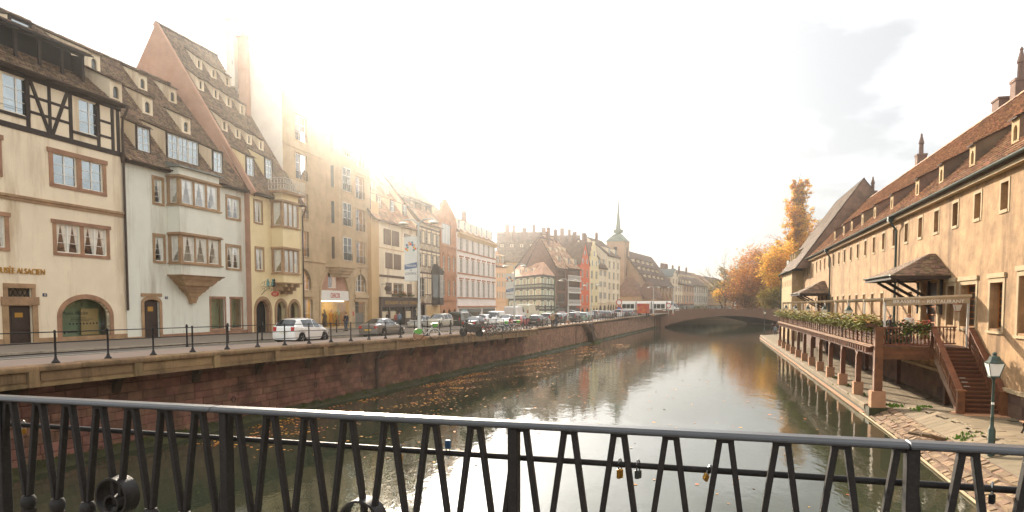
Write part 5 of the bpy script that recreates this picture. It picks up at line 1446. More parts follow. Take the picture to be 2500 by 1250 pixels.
# ---- red sandstone house with studio window
B7, b7, W7 = house('narrow_sandstone_house', 'narrow red sandstone house with huge arched studio window under the roof', 1076, 1116, 0.2)
def y7(y): return B7.pix(1095, y)[1]
ze7 = y7(545)
z71, z72, zt7 = y7(722), y7(662), y7(606)
r7 = []
for z0_, z1_ in ((z71, y7(686)), (z72, y7(627))):
 for k in range(3):
  xx = W7 * (k + 0.6) / 3.2; r7.append((xx - 0.45, xx + 0.45, z0_, z1_))
big7 = (W7 * 0.06, W7 * 0.62, y7(597), y7(549))
ar7 = [(W7 * (k + 0.55) / 3.1, 0.62, 0.0, y7(755)) for k in range(3)]
wl = grid_wall(MB(), 0, W7, -0.3, ze7, r7 + [big7] + [(a - r, a + r, zb, zt) for a, r, zb, zt in ar7])
for a, r, zb, zt in ar7: arch_fill(wl, a, r, zt - r, r, zt)
wl.build('wall', 'sand_red', b7)
for r in r7:
 o = window(b7, r, cols=2, rows=4, sur=0.16, surm='sand_red', glass=GLASS_DARK); MB().prism([(r[0] - 0.25, r[3] + 0.25), (r[1] + 0.25, r[3] + 0.25), ((r[0] + r[1]) / 2, r[3] + 0.7)], -0.16, -0.003).build('pediment', 'sand_red', o)
window(b7, big7, cols=6, rows=1, m='zinc', glass=mat('skyglass', '#c9c9c4', 0.08, 0.05, 1, spec=0.9), mull=0.05, room=False)
arch_ring(MB(), (big7[0] + big7[1]) / 2, (big7[1] - big7[0]) / 2, big7[3] - 0.05, 0.7, 0.22, big7[2], -0.08, 0.12).build('arch_surround', 'sand_red', b7)
for a, r, zb, zt in ar7:
 arch_ring(MB(), a, r, zt - r, r, 0.16, zb, -0.06, 0.14).build('arch_surround', 'sand_red', b7)
 MB().quad((a - r, 0.18, zb), (a + r, 0.18, zb), (a + r, 0.18, zt), (a - r, 0.18, zt)).build('door_glass', GLASS_DARK, b7)
for zz in (z71 - 0.8, z72 - 0.7, y7(603)): MB().box(0, W7, -0.14, -0.003, zz, zz + 0.2).build('string_course', 'sand_red', b7)
MB().prism([(W7 * 0.0, ze7), (W7, ze7), (W7 * 0.9, ze7 + 1.6), (W7 * 0.62, ze7 + 2.6), (W7 * 0.35, ze7 + 3.6), (W7 * 0.1, ze7 + 1.6)], 0.0, 0.5).build('gable', 'sand_red', b7)
shell(b7, W7, 13.0, -0.3, ze7, 'sand_red', (6.5, ze7 + 6)); S7 = (0.2, ze7, 6.5, ze7 + 6.1)
tiles(b7, 0, W7, *S7, 'tile_red', 0.5, 0.5); tiles(b7, 0, W7, 13.2, ze7, 6.5, ze7 + 6.1, 'tile_red', 0.8, 0.9)
chimney(b7, W7 * 0.5, 6, ze7 + 5, ze7 + 7.6, 1.2, 0.8, pots=3)

# ---- white house with seven bays of shutters
B8, b8, W8 = house('shuttered_house', 'white house with seven bays of white shutters, pink trim and a row of dormers', 1117, 1210, 0.0)
def y8(y): return B8.pix(1130, y)[1]
ze8 = y8(573)
rows8 = [(y8(725), y8(686)), (y8(666), y8(633)), (y8(612), y8(578))]
r8 = []
for z0_, z1_ in rows8:
 for k in range(7):
  xx = W8 * (k + 0.55) / 7.1; r8.append((xx - 0.55, xx + 0.55, z0_, z1_))
sz = y8(756)
s8 = [(W8 * 0.04, W8 * 0.56, 0.3, sz - 0.5), (W8 * 0.62, W8 * 0.97, 0.3, sz - 0.5)]
grid_wall(MB(), 0, W8, -0.3, ze8, r8 + s8).build('wall', mat('pinkwhite', '#ece1d8', 0.9, 0.05, 0.5, stain=('#cdb7a8', 0.3, 0.4)), b8)
for r in r8:
 o = window(b8, r, cols=2, rows=3, sur=0.14, surm='sand_red', glass=GLASS_DARK, shutters=2, shm='shutterwhite', shw=0.62)
 if r[3] < rows8[2][0]: MB().box(r[0] - 0.35, r[1] + 0.35, -0.2, -0.003, r[3] + 0.3, r[3] + 0.5).build('window_hood', 'sand_red', o)
for r in s8:
 o = window(b8, r, cols=3, rows=1, m='zinc', glass=SHOPGLASS, roomm='shoproom')
 MB().box(r[0], r[1], -0.1, -0.003, sz - 0.48, sz + 0.1).build('shop_sign', 'zinc', o)
MB().box(W8 * 0.08, W8 * 0.2, -0.12, -0.102, sz - 0.42, sz + 0.02).build('shop_plaque', mat('paleblue_sign', '#a9c3c4', 0.6, 0.05), b8)
for zz, p_ in ((sz + 0.4, 0.4), (rows8[0][0] - 0.25, 0.12), (rows8[1][0] - 0.25, 0.12), (rows8[2][0] - 0.25, 0.12), (ze8 - 0.05, 0.5)):
 MB().box(0, W8, -p_, -0.003, zz, zz + 0.22).build('cornice', 'sand_red' if zz < ze8 - 1 else 'tan', b8)
dt = MB(); k = 0
while k * 0.7 < W8 - 0.4: dt.box(k * 0.7, k * 0.7 + 0.3, -0.35, -0.004, ze8 - 0.6, ze8 - 0.06); k += 1
dt.build('dentils', 'tan', b8, kind='stuff')
S8 = (-0.4, ze8 + 0.2, 5.5, ze8 + 4.6)
tiles(b8, 0, W8, *S8, 'tile_red', 0.5, 0.5); tiles(b8, 0, W8, 11.4, ze8 + 0.2, 5.5, ze8 + 4.6, 'tile_red', 0.8, 0.9)
shell(b8, W8, 11.0, -0.3, ze8, 'pinkwhite', (5.5, ze8 + 4.5))
for k in range(7): dormer(b8, S8, W8 * (k + 0.55) / 7.1, 0.3, 1.2, 1.7, 0.2, 'whitewall', 'tile_red', style='window', cols=2, rows=2, frame_m='whitewall', tile=False)
for k in range(2): chimney(b8, W8 * (0.25 + 0.5 * k), 4.5, ze8 + 3, ze8 + 5.6, 1.4, 0.7, pots=3)
# ================================================================== LEFT BANK, FARTHER HOUSES
def place(o, rf, sf):
 l_ = rf.loc(sf.o); o.location = l_; o.rotation_euler = (0, 0, sf.a - rf.a); return o
def far_house(name, label, base, pxl, pxr, off, ey, rows, nc, wallm, trimm='trim', roof=(6.0, 7.0), roofm='tile_red', kind='eave', ground='plain', dorm=0, winm='white', shut=None,
    sub=(2, 3), ww=0.45, gtop=None, D=None, chim=0, surw=0.1, dorm_style='window', group=None, steps=0, zb=None, dorm2=0):
 x0 = base.X(pxl, off); x1 = base.X(pxr, off); p = base.w(x0, off, 0); q = base.w(x1, off, 0)
 z0 = (min(road_z(p.x, p.y), road_z(q.x, q.y)) if zb is None else zb) + 0.03
 fr = Fr(p.x, p.y, z0, base.a); W = x1 - x0
 root = thing(name, label, 'house', fr.o, fr.a, group)
 pm = (pxl + pxr) / 2.0; yz = lambda y: fr.pix(pm, y)[1]
 ze_ = yz(ey); D_ = D or roof[0] * 2
 rr = []
 for yt, yb in rows:
  zt_, zb_ = yz(yt), yz(yb)
  for k in range(nc):
   xx = W * (k + 0.5) / nc; w_ = W / nc * ww; rr.append((xx - w_ / 2, xx + w_ / 2, zb_, zt_))
 gr = []
 gt_ = yz(gtop) if gtop else 3.0
 ng = max(2, int(W / 2.6))
 if ground == 'arch':
  for k in range(ng): gr.append((W * (k + 0.5) / ng, W / ng * 0.33, 0.05, gt_ - 0.4))
 wl = grid_wall(MB(), 0, W, -0.3, ze_ + 0.05, rr + [(a - r, a + r, b_, t_) for a, r, b_, t_ in gr], 0, 0.2)
 for a, r, b_, t_ in gr: arch_fill(wl, a, r, t_ - r, r, t_, 0, 0.2, 10)
 wl.build('wall', wallm, root)
 for r in rr:
  window(root, r, cols=sub[0], rows=sub[1], m=winm, sur=surw, surm=trimm, glass=GLASS_DARK, fw=0.07, mull=0.09, mw=0.05, shutters=1 if shut else None, shm=shut or 'shuttergrey', shw=(r[1] - r[0]) * 0.5)
 for a, r, b_, t_ in gr:
  o = arch_ring(MB(), a, r, t_ - r, r, 0.16, b_, -0.05, 0.1, 10).build('arch_surround', trimm, root)
  MB().quad((a - r, 0.16, b_), (a + r, 0.16, b_), (a + r, 0.16, t_), (a - r, 0.16, t_)).build('arch_glass', GLASS_DARK, o)
 if ground == 'shop':
  for k in range(ng):
   xa = W * k / ng + 0.2; xb = W * (k + 1) / ng - 0.2
   o = MB().box(xa, xb, -0.05, -0.004, 0.1, gt_ - 0.5).build('shop_window', GLASS_DARK, root)
   MB().box(xa - 0.08, xb + 0.08, -0.1, -0.052, gt_ - 0.49, gt_ - 0.1).build('shop_fascia', ('timber_brown', 'shopbrown', 'redpaint', 'zinc')[(k + int(pxl)) % 4], o)
 if ground == 'plain' and W > 5:
  MB().box(W * 0.4, W * 0.4 + 1.2, -0.04, -0.004, 0.0, 2.4).build('door', 'doorwood', root)
  for f in (0.12, 0.72): MB().box(W * f, W * f + 1.0, -0.04, -0.004, 1.0, 2.4).build('ground_window', GLASS_DARK, root)
 MB().box(0, W, -0.12, -0.004, gt_, gt_ + 0.16).build('string_course', trimm, root)
 if kind == 'eave':
  yr, hr = roof; S = (-0.45, ze_ + 0.05, yr, ze_ + hr)
  tiles(root, -0.05, W + 0.05, *S, roofm, 0.5, 0.5); tiles(root, -0.05, W + 0.05, D_ + 0.45, ze_ + 0.05, yr, ze_ + hr, roofm, 0.9, 1.0)
  shell(root, W, D_, -0.3, ze_, 'chimneystone' if wallm.startswith('timber') else wallm, (yr, ze_ + hr - 0.15))
  MB().box(0, W, -0.4, -0.004, ze_ - 0.12, ze_ + 0.06).build('eaves_board', 'timber_brown', root)
  for k in range(dorm):
   dormer(root, S, W * (k + 0.5) / dorm, 0.35, min(1.3, W / dorm * 0.6), 1.6, 0.25, 'cream', roofm, style=dorm_style, cols=2, rows=2, frame_m='timber_brown', tile=False)
  for k in range(dorm2):
   dormer(root, S, W * (k + 0.5) / dorm2, yr * 0.5, 0.8, 0.9, 0.35, 'cream', roofm, style='slit', tile=False)
  for k in range(chim): chimney(root, W * (k + 0.35) / max(chim, 1), yr * 0.8, ze_ + hr * 0.75, ze_ + hr + 1.3, 0.8, 0.7, pots=2)
 elif kind in ('gable', 'step'):
  hr = roof[1]; Dd = roof[0]
  if kind == 'gable': poly = [(0, ze_), (W, ze_), (W / 2, ze_ + hr)]
  else:
   n = steps or 6; poly = [(0, ze_)]
   left = []
   for k in range(n):
    xx = W / 2 * k / n; left += [(xx, ze_ + hr * k / n), (xx, ze_ + hr * (k + 1) / n)]
   right = [(W - a, b_) for a, b_ in reversed(left)]
   poly = left + right
  MB().prism(poly, 0.0, 0.35).build('gable', wallm, root)
  o = window(root, (W / 2 - 0.5, W / 2 + 0.5, ze_ + hr * 0.42, ze_ + hr * 0.62), y=-0.06, cols=1, rows=2, glass=GLASS_DARK, sur=0.0)
  for s in (-0.22, 0.22): window(root, (W / 2 + W * s - 0.45, W / 2 + W * s + 0.45, ze_ + 0.3, ze_ + hr * 0.25), y=-0.06, cols=1, rows=2, glass=GLASS_DARK)
  for sgn in (-1, 1):
   xe_ = W / 2 + sgn * (W / 2 + 0.15); h0 = 0.0 if kind == 'gable' else 0.3
   P = [Vector((xe_, 0.36 if kind == 'step' else -0.2, ze_ - 0.15)), Vector((xe_, Dd, ze_ - 0.15)), Vector((W / 2, Dd, ze_ + hr - h0)), Vector((W / 2, 0.36 if kind == 'step' else -0.2, ze_ + hr - h0))]
   MB().hexa(P, [p_ + Vector((0, 0, 0.12)) for p_ in P]).build('roof', roofm, root)
  shell(root, W, Dd, -0.3, ze_, wallm)
  if chim: chimney(root, W * 0.5, 3.0, ze_ + hr * 0.8, ze_ + hr + 2.2, 0.9, 0.9)
 return fr, root, W, ze_

# pinkish side-street house beyond the shuttered one
BS = Fr(*at_Y(1212, 744, 146)[:2], 0, R(28))
far_house('side_street_house', 'pinkish house with grey shutters and two roof dormers just past the shuttered white house', BS, 1211, 1236, 0, 652, [(667, 678), (686, 701), (712, 728)], 2, 'pink', 'tan', (3.6, 3.8), 'tile_red', dorm=2, shut='shuttergrey', ww=0.3)
# large background roofs with chimneys
for i, (pa, pb, yy, ye_, yrg, lab) in enumerate(((1213, 1335, 205, 640, 566, 'broad brown roof with many chimneys rising behind the side-street house'), (1330, 1420, 230, 640, 574, 'distant brown roof showing between the tall chimneys'))):
 a = at_Y(pa, ye_, yy); c = at_Y(pb, ye_, yy); zt_ = at_Y(pa, yrg, yy + 7).z
 fr = Fr(a.x, a.y, 3.0, 0.0); W = c.x - a.x
 rt = thing('background_house', lab, 'house', fr.o, 0)
 grid_wall(MB(), 0, W, 0, a.z - 3, []).build('wall', 'tan', rt)
 S = (-0.4, a.z - 3, 7.0, zt_ - 3)
 tiles(rt, -0.2, W + 0.2, *S, 'tile_dark', 0.6, 0.6); tiles(rt, -0.2, W + 0.2, 14.4, a.z - 3, 7, zt_ - 3, 'tile_dark', 1.2, 1.2)
 shell(rt, W, 14, 0, a.z - 3, 'gablepink', (7.0, zt_ - 3.1))
 for k, px in enumerate((1238, 1254, 1280, 1303, 1327) if i == 0 else (1372, 1390, 1403)):
  x = at_Y(px, 600, yy + 5).x - a.x; chimney(rt, x, 5.0, zt_ - 6, zt_ - 3 + (2.0, 1.6, 0.8, 1.8, 0.9, 1.5)[k], 1.0 if k % 2 else 1.4, 0.9, 'chimneystone', pots=2)
 for k in range(5): dormer(rt, S, W * (k + 0.5) / 5, 3.2, 0.9, 0.9, 0.3, 'cream', 'tile_dark', style='slit', tile=False)

# corner half-timbered house, pale green and white
C = Vector((6.2, 150, 0)); zc = road_z(6.2, 150) + 0.03
FRr = Fr(C.x, C.y, zc, R(70)); Lw = 20.3
A = Vector((6.2 - 0.37 * Lw, 150 + 0.93 * Lw, 0)); FRl = Fr(A.x, A.y, zc, math.atan2(C.y - A.y, C.x - A.x))
hf = thing('timbered_corner_house', 'pale green half-timbered corner house with open shutters on three floors', 'house', FRr.o, FRr.a)
Wr = FRr.X(1353)
mat('mint', '#cfd8bf', 0.9, 0.06, 0.6, stain=('#aab495', 0.3, 0.5)); mat('shutterbeige', '#c9b99c', 0.7, 0.08, 3)
zy = lambda y: FRr.pix(1321, y)[1]
lev = [zy(757), zy(730), zy(702), zy(672)]
for sf, W, nc in ((FRl, Lw, 5), (FRr, Wr, 2)):
 rr = []
 for a, c in zip(lev, lev[1:]):
  for k in range(nc):
   xx = W * (k + 0.5) / nc; w_ = 0.95 if nc == 5 else 0.9; rr.append((xx - w_ / 2, xx + w_ / 2, a + 1.05, c - 0.35))
 place(grid_wall(MB(), 0, W, -0.3, lev[3] + 0.1, rr).build('wall', 'mint', hf), FRr, sf)
 for r in rr: place(window(hf, r, cols=2, rows=3, glass=GLASS_DARK, fw=0.07, mull=0.1, mw=0.05, shutters=1, shm='shutterbeige', shw=0.62), FRr, sf)
 hx = [(r[0] - 0.65, r[1] + 0.65, r[2], r[3]) for r in rr]
 place(timber_grid(hf, W, lev, nc * 2, 'timber', holes=hx, w=0.3, lo=0.32), FRr, sf)
 for k in range(nc):
  xx = W * (k + 0.5) / nc
  place(MB().box(xx - 0.5, xx + 0.5, -0.03, -0.004, 0.9 if k != 2 else 0.0, 2.4).build('ground_window', GLASS_DARK, hf), FRr, sf)
 place(MB().box(0, W, -0.5, -0.004, lev[3] + 0.02, lev[3] + 0.2).build('eaves_board', 'timber', hf), FRr, sf)
l0 = FRr.loc(A)
P_ = [Vector((0, 0, 0)), Vector((Wr, 0, 0)), Vector((Wr + l0.x, l0.y, 0)), Vector((l0.x, l0.y, 0))]
ctr = sum(P_, Vector()) / 4
P_ = [ctr + (p - ctr) * 1.05 + Vector((0, 0, lev[3] + 0.2)) for p in P_]
zrg = zy(634)
R1 = (P_[0] + P_[1]) / 2; R2 = (P_[2] + P_[3]) / 2; dR = R2 - R1
R1 = R1 + dR * 0.14; R2 = R2 - dR * 0.12; R1.z = R2.z = zrg
MB().add([P_[0], P_[1], P_[2], P_[3], R1, R2], [(0, 1, 4), (1, 2, 5, 4), (2, 3, 5), (3, 0, 4, 5)]).build('roof', 'tile_red', hf)
chimney(hf, (R1 * 0.65 + R2 * 0.35).x, (R1 * 0.65 + R2 * 0.35).y, zrg - 1.5, zrg + 2.4, 1.0, 1.0, 'chimneystone', pots=2)
for k in range(3):
 q = P_[0].lerp(P_[3], 0.3 + 0.18 * k); t_ = R1.lerp(R2, 0.3 + 0.2 * k); m_ = q.lerp(t_, 0.3)
 o = MB().box(-0.5, 0.5, -0.1, 1.6, 0, 0.9).build('dormer', 'cream', hf); o.location = m_; o.rotation_euler = (0, 0, FRl.a - FRr.a)
 o2 = MB().box(-0.3, 0.3, -0.13, -0.102, 0.1, 0.75).build('pane', GLASS_DARK, o)
 MB().hexa([(-0.6, -0.3, 0.9), (0.6, -0.3, 0.9), (0.6, 1.8, 1.5), (-0.6, 1.8, 1.5)], [(-0.6, -0.3, 1.0), (0.6, -0.3, 1.0), (0.6, 1.8, 1.6), (-0.6, 1.8, 1.6)]).build('dormer_roof', 'tile_red', o)
MB().quad(P_[1] - Vector((0, 0, lev[3] + 0.2)), P_[2] - Vector((0, 0, lev[3] + 0.2)), P_[2], P_[1]).build('back_wall', 'mint', hf)

# row along the quay behind the parked cars
RL = Fr(9.6, 159.0, 0, R(65))
far_house('brown_timber_house', 'dark brown timber house with small-paned window walls beside the mint corner house', RL, 1355, 1384, 0, 656, [(661, 682), (688, 709), (717, 741)], 1, 'timber_red', 'timber_brown', (3.8, 7.4), 'tile_red', dorm=1, sub=(5, 2), ww=0.62, gtop=744, ground='shop', chim=1, dorm2=2, winm='timber_brown', surw=0.12)
g, gr_, gw, gz = far_house('galleried_house', 'house with brown open galleries and white lattice parapets beneath a tall tiled roof', RL, 1384, 1416, -0.2, 657, [(660, 671), (686, 702), (717, 733)], 1, 'timber_red', 'timber_brown', (7.0, 8.8), 'tile_red', dorm=2, sub=(8, 1), ww=0.86, gtop=747, ground='shop', dorm2=3, chim=2, winm='timber_brown')
yz = lambda y: g.pix(1400, y)[1]
for ya, yb in ((674, 684), (703, 713), (733, 743)):
 za_, zb_ = yz(yb), yz(ya); mb = MB()
 n = 12
 for k in range(n):
  x0 = gw * k / n; x1 = gw * (k + 1) / n
  mb.bar((x0, -0.3, za_), (x1, -0.3, zb_), 0.05, 0.1); mb.bar((x0, -0.3, zb_), (x1, -0.3, za_), 0.05, 0.1)
 mb.box(0, gw, -0.36, -0.24, zb_, zb_ + 0.12); mb.box(0, gw, -0.36, -0.24, za_ - 0.3, za_)
 mb.build('lattice_parapet', 'white', gr_)
far_house('red_gabled_house', 'narrow orange-red house with pointed gable', RL, 1416, 1439, -0.3, 646, [(659, 677), (690, 708), (721, 738)], 2, 'redwall', 'pink', (12.0, 5.9), 'tile_dark', kind='gable', ground='arch', gtop=748, chim=1, sub=(2, 4), ww=0.3)
far_house('step_gabled_house', 'pale yellow house with stepped gable', RL, 1439, 1461, 0, 652, [(662, 680), (692, 706), (722, 738)], 2, 'yellow', 'tan', (12.0, 7.0), 'tile_dark', kind='step', ground='arch', gtop=748, chim=1, sub=(2, 3), ww=0.4, steps=5)
far_house('mansard_house', 'cream house with brown mansard roof between the stepped gable and the tall block', RL, 1461, 1481, 0, 656, [(661, 673), (688, 700), (714, 729)], 2, 'cream', 'tan', (6.0, 8.3), 'tile_dark', dorm=2, shut='shuttergrey', gtop=742, ground='arch', chim=1, dorm2=1, ww=0.28)
far_house('tall_cream_house', 'tall flat-fronted cream house in front of the church tower', RL, 1482, 1513, -0.2, 627, [(640, 656), (666, 682), (692, 707), (717, 732)], 3, 'cream', 'tan', (6.0, 5.6), 'tile_dark', dorm=2, gtop=740, ground='arch', chim=1, sub=(2, 3), ww=0.36)

# church with needle spire
CH = Fr(44.0, 225.0, road_z(44, 225), R(-25))
ch = thing('church', 'pinkish stone church with square tower, green needle spire and steep nave roof', 'church', CH.o, CH.a)
zz = lambda z: z - CH.o.z
mat('churchstone', '#b3977c', 0.9, 0.12, 0.4, 0.2, 10, stain=('#8a6448', 0.5, 0.3))
mat('coppergreen', '#707a6c', 0.7, 0.2, 1, stain=('#3f4a40', 0.5, 0.8))
MB().add([(-18, 0, 0), (0, 0, 0), (0, 0, zz(12.6)), (-8.6, 0, zz(24.2)), (-18, 0, zz(12.6))], [(0, 1, 2, 3, 4)]).build('gable_wall', 'churchstone', ch)
grid_wall_side = MB(); q = grid_wall(MB(), 0, 42, 0, zz(12.6), [(3 + 5.5 * k, 4.3 + 5.5 * k, 3.5, 8.5) for k in range(7)], 0, 0.3)
grid_wall_side.add([(-v[1], v[0], v[2]) for v in q.v], q.f); grid_wall_side.build('nave_wall', 'churchstone', ch)
for k in range(7):
 MB().box(-0.35, -0.3, 3 + 5.5 * k, 4.3 + 5.5 * k, 3.5, 8.5).build('nave_window', GLASS_DARK, ch)
 MB().prism([(0.0, 0.0), (1.3, 0.0), (1.3, 4.5), (0.6, 6.4), (0, 7.0)], 1.2 + 5.5 * k, 2.0 + 5.5 * k).build('buttress', 'churchstone', ch)
for sgn in (0, 1):
 xe_ = 0.5 if sgn else -18.5
 P = [Vector((xe_, -0.3, zz(12.4))), Vector((xe_, 42, zz(12.4))), Vector((-8.6, 42, zz(24.4))), Vector((-8.6, -0.3, zz(24.4)))]
 MB().hexa(P, [p + Vector((0, 0, 0.2)) for p in P]).build('nave_roof', 'tile_dark', ch)
for r_ in range(3):
 for k in range(5):
  f = 0.25 + 0.22 * r_; x_ = 0.5 - 9.1 * f; z_ = zz(12.4 + 12 * f)
  o = MB().box(0, 1.6, -0.5, 0.5, 0, 0.9).build('nave_dormer', 'cream', ch); o.location = (x_ - 0.8, 3 + 6.5 * k, z_ - 0.2)
  MB().box(1.61, 1.63, -0.25, 0.25, 0.2, 0.75).build('pane', GLASS_DARK, o)
  MB().hexa([(-0.6, -0.7, 0.9), (1.9, -0.7, 0.9), (1.9, 0.7, 0.9), (-0.6, 0.7, 0.9)], [(-0.6, -0.7, 1.3), (1.9, -0.7, 1.0), (1.9, 0.7, 1.0), (-0.6, 0.7, 1.3)]).build('dormer_roof', 'tile_dark', o)
tx0, tx1, ty0, ty1 = -13.0, -6.8, -3.0, 3.2; zt_ = zz(27.0)
tw_ = MB().box(tx0, tx1, ty0, ty1, 0, zt_).build('tower', 'churchstone', ch)
for z_ in (zz(14.5), zz(20.5)): MB().box(tx0 - 0.12, tx1 + 0.12, ty0 - 0.12, ty1 + 0.12, z_, z_ + 0.25).build('tower_band', 'churchstone', tw_)
for z_ in (zz(15.5), zz(21.5)):
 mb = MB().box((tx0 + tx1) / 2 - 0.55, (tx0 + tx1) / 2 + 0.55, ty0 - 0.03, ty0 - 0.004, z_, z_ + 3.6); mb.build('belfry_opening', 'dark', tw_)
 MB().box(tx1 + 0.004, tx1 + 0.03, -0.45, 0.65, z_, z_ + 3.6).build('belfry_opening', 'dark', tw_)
cx_, cy_ = (tx0 + tx1) / 2, (ty0 + ty1) / 2
def pyr(x0, x1, y0, y1, z0, r1, z1, nm, m_):
 MB().hexa([(x0, y0, z0), (x1, y0, z0), (x1, y1, z0), (x0, y1, z0)], [(cx_ - r1, cy_ - r1, z1), (cx_ + r1, cy_ - r1, z1), (cx_ + r1, cy_ + r1, z1), (cx_ - r1, cy_ + r1, z1)]).build(nm, m_, ch)
pyr(tx0 - 0.3, tx1 + 0.3, ty0 - 0.3, ty1 + 0.3, zt_ + 0.004, 1.15, zz(29.6), 'tower_roof', 'coppergreen')
MB().lathe([(1.0, 0), (0.92, 1.2), (0.4, 7.2), (0.07, 12.2), (0.03, 12.9)], (cx_, cy_, zz(29.5)), 8).build('spire', 'coppergreen', ch)
MB().tube([(cx_, cy_, zz(42.2)), (cx_, cy_, zz(44.2))], 0.06, 5).build('weathervane', 'iron', ch)
for k in range(4):
 a = math.pi / 2 * k + 0.4; o = MB().box(-0.3, 0.3, -0.6, 0.1, 0, 1.2).build('spire_dormer', 'coppergreen', ch); o.location = (cx_ + 1.0 * math.cos(a), cy_ + 1.0 * math.sin(a), zz(30.0)); o.rotation_euler = (0, 0, a + math.pi / 2)
# chapels at its foot
for k, (x_, y_, s_, h_) in enumerate(((-3.5, -7.5, 4.6, 5.0), (2.0, -6.0, 4.0, 4.2))):
 MB().box(x_ - s_, x_ + s_, y_ - s_ * 0.8, y_ + s_ * 0.8, 0, h_).build('chapel_wall', 'churchstone', ch)
 MB().add([(x_ - s_ - 0.3, y_ - s_ * 0.8 - 0.3, h_), (x_ + s_ + 0.3, y_ - s_ * 0.8 - 0.3, h_), (x_ + s_ + 0.3, y_ + s_ * 0.8 + 0.3, h_), (x_ - s_ - 0.3, y_ + s_ * 0.8 + 0.3, h_), (x_ - s_ * 0.2, y_, h_ + s_ * 1.35), (x_ + s_ * 0.2, y_, h_ + s_ * 1.35)], [(0, 1, 5, 4), (1, 2, 5), (2, 3, 4, 5), (3, 0, 4)]).build('chapel_roof', 'tile_dark', ch)

# far row beyond the church
F2 = Fr(59.0, 262.0, 0, R(60))
Z2 = 3.7
far_house('mansard_town_house', 'pale town house with grey mansard and arched windows right of the church', F2, 1614, 1640, 0, 694, [(698, 711), (720, 737)], 4, 'cream', 'sand_red', (9.0, 7.5), 'tile_dark', dorm=3, gtop=741, ground='shop', sub=(2, 3), ww=0.42, chim=1, zb=Z2)
o_ = far_house('pedimented_house', 'pavilion house with grey pediment between the far town houses', F2, 1640, 1654, -0.5, 676, [(682, 692), (698, 711), (720, 737)], 2, 'cream', 'sand_red', (11.0, 3.2), 'zinc', kind='gable', gtop=741, ground='shop', sub=(2, 3), ww=0.34, zb=Z2)
far_house('long_roof_house', 'long cream house with five chimneys on its green-brown roof', F2, 1654, 1668, 0, 694, [(699, 711), (721, 738)], 3, 'cream', 'sand_red', (9.0, 7.2), 'tile_dark', dorm=3, gtop=741, ground='shop', ww=0.4, chim=3, zb=Z2)
far_house('curved_gable_house', 'red-trimmed house with small curved gable beside the white arcade house', F2, 1668, 1694, -0.2, 698, [(701, 713), (722, 738)], 4, 'pink', 'sand_red', (10.0, 7.6), 'tile_dark', dorm=3, gtop=742, ground='shop', ww=0.45, chim=2, dorm2=4, zb=Z2)
far_house('white_arcade_house', 'bright white house with tall windows and dark arcade on the far quay', F2, 1694, 1727, 0, 699, [(702, 715), (724, 738)], 6, 'whitewall', 'palesurround', (10.0, 7.4), 'tile_dark', dorm=0, gtop=744, ground='arch', ww=0.5, chim=2, dorm2=5, zb=Z2)
far_house('pink_gabled_house', 'rosy house with pink roof beyond the white arcade house', F2, 1727, 1740, 0, 709, [(712, 722), (730, 739)], 4, 'pink', 'sand_red', (9.0, 8.5), 'tile_red', gtop=745, ground='shop', ww=0.5, zb=Z2)
far_house('ochre_far_house', 'small ochre house second from the end of the far row', F2, 1740, 1751, 0, 706, [(714, 722), (731, 740)], 3, 'tan', 'sand_red', (8.0, 7.0), 'tile_red', dorm=2, gtop=745, ground='shop', ww=0.5, zb=Z2)
far_house('end_far_house', 'dim tan house at the right end of the far row behind bare trees', F2, 1751, 1790, 0, 704, [(712, 721), (728, 738)], 6, 'sand_grey', 'sand_red', (9.0, 6.0), 'tile_dark', dorm=3, gtop=745, ground='shop', ww=0.4, zb=Z2)

# ================================================================== FAR BRIDGE
BRf = Fr(37.2, 174.0, 0, math.atan2(20.0, 38.5))
br = thing('stone_bridge', 'red sandstone bridge with one wide flat arch crossing the river', 'bridge', BRf.o, BRf.a)
BL = 50.0; bx0, bx1 = 2.0, 46.0; zs0, rise = 0.3, 2.55
n = 28; arc = []
for k in range(n + 1):
 f = k / n; arc.append((bx0 + (bx1 - bx0) * f, zs0 + rise * math.sin(math.pi * f) ** 0.8 * 1.0))
ztop = 4.3
def bz(x): return ztop + 0.25 * math.sin(math.pi * min(max(x / BL, 0), 1))
for y_, nm in ((0.0, 'spandrel_wall'), (14.0, 'spandrel_wall')):
 mb = MB()
 mb.quad((-3, y_, -0.5), (bx0, y_, -0.5), (bx0, y_, bz(0)), (-3, y_, bz(0)))
 for (xa, za), (xb, zb) in zip(arc, arc[1:]): mb.quad((xa, y_, za), (xb, y_, zb), (xb, y_, bz(xb)), (xa, y_, bz(xa)))
 mb.quad((bx1, y_, -0.5), (BL + 10, y_, -0.5), (BL + 10, y_, bz(BL)), (bx1, y_, bz(bx1))); mb.build(nm, 'bridgestone', br)
mb = MB()
for (xa, za), (xb, zb) in zip(arc, arc[1:]): mb.quad((xa, 0, za), (xa, 14, za), (xb, 14, zb), (xb, 0, zb))
mb.build('arch_soffit', 'quayback', br)
rg = MB()
for (xa, za), (xb, zb) in zip(arc, arc[1:]):
 rg.hexa([(xa + 0.02, -0.08, za), (xb - 0.02, -0.08, zb), (xb - 0.02, -0.004, zb), (xa + 0.02, -0.004, za)], [(xa + 0.02, -0.08, za + 0.45), (xb - 0.02, -0.08, zb + 0.45), (xb - 0.02, -0.004, zb + 0.45), (xa + 0.02, -0.004, za + 0.45)])
rg.build('voussoirs', 'bridgestone', br, kind='stuff')
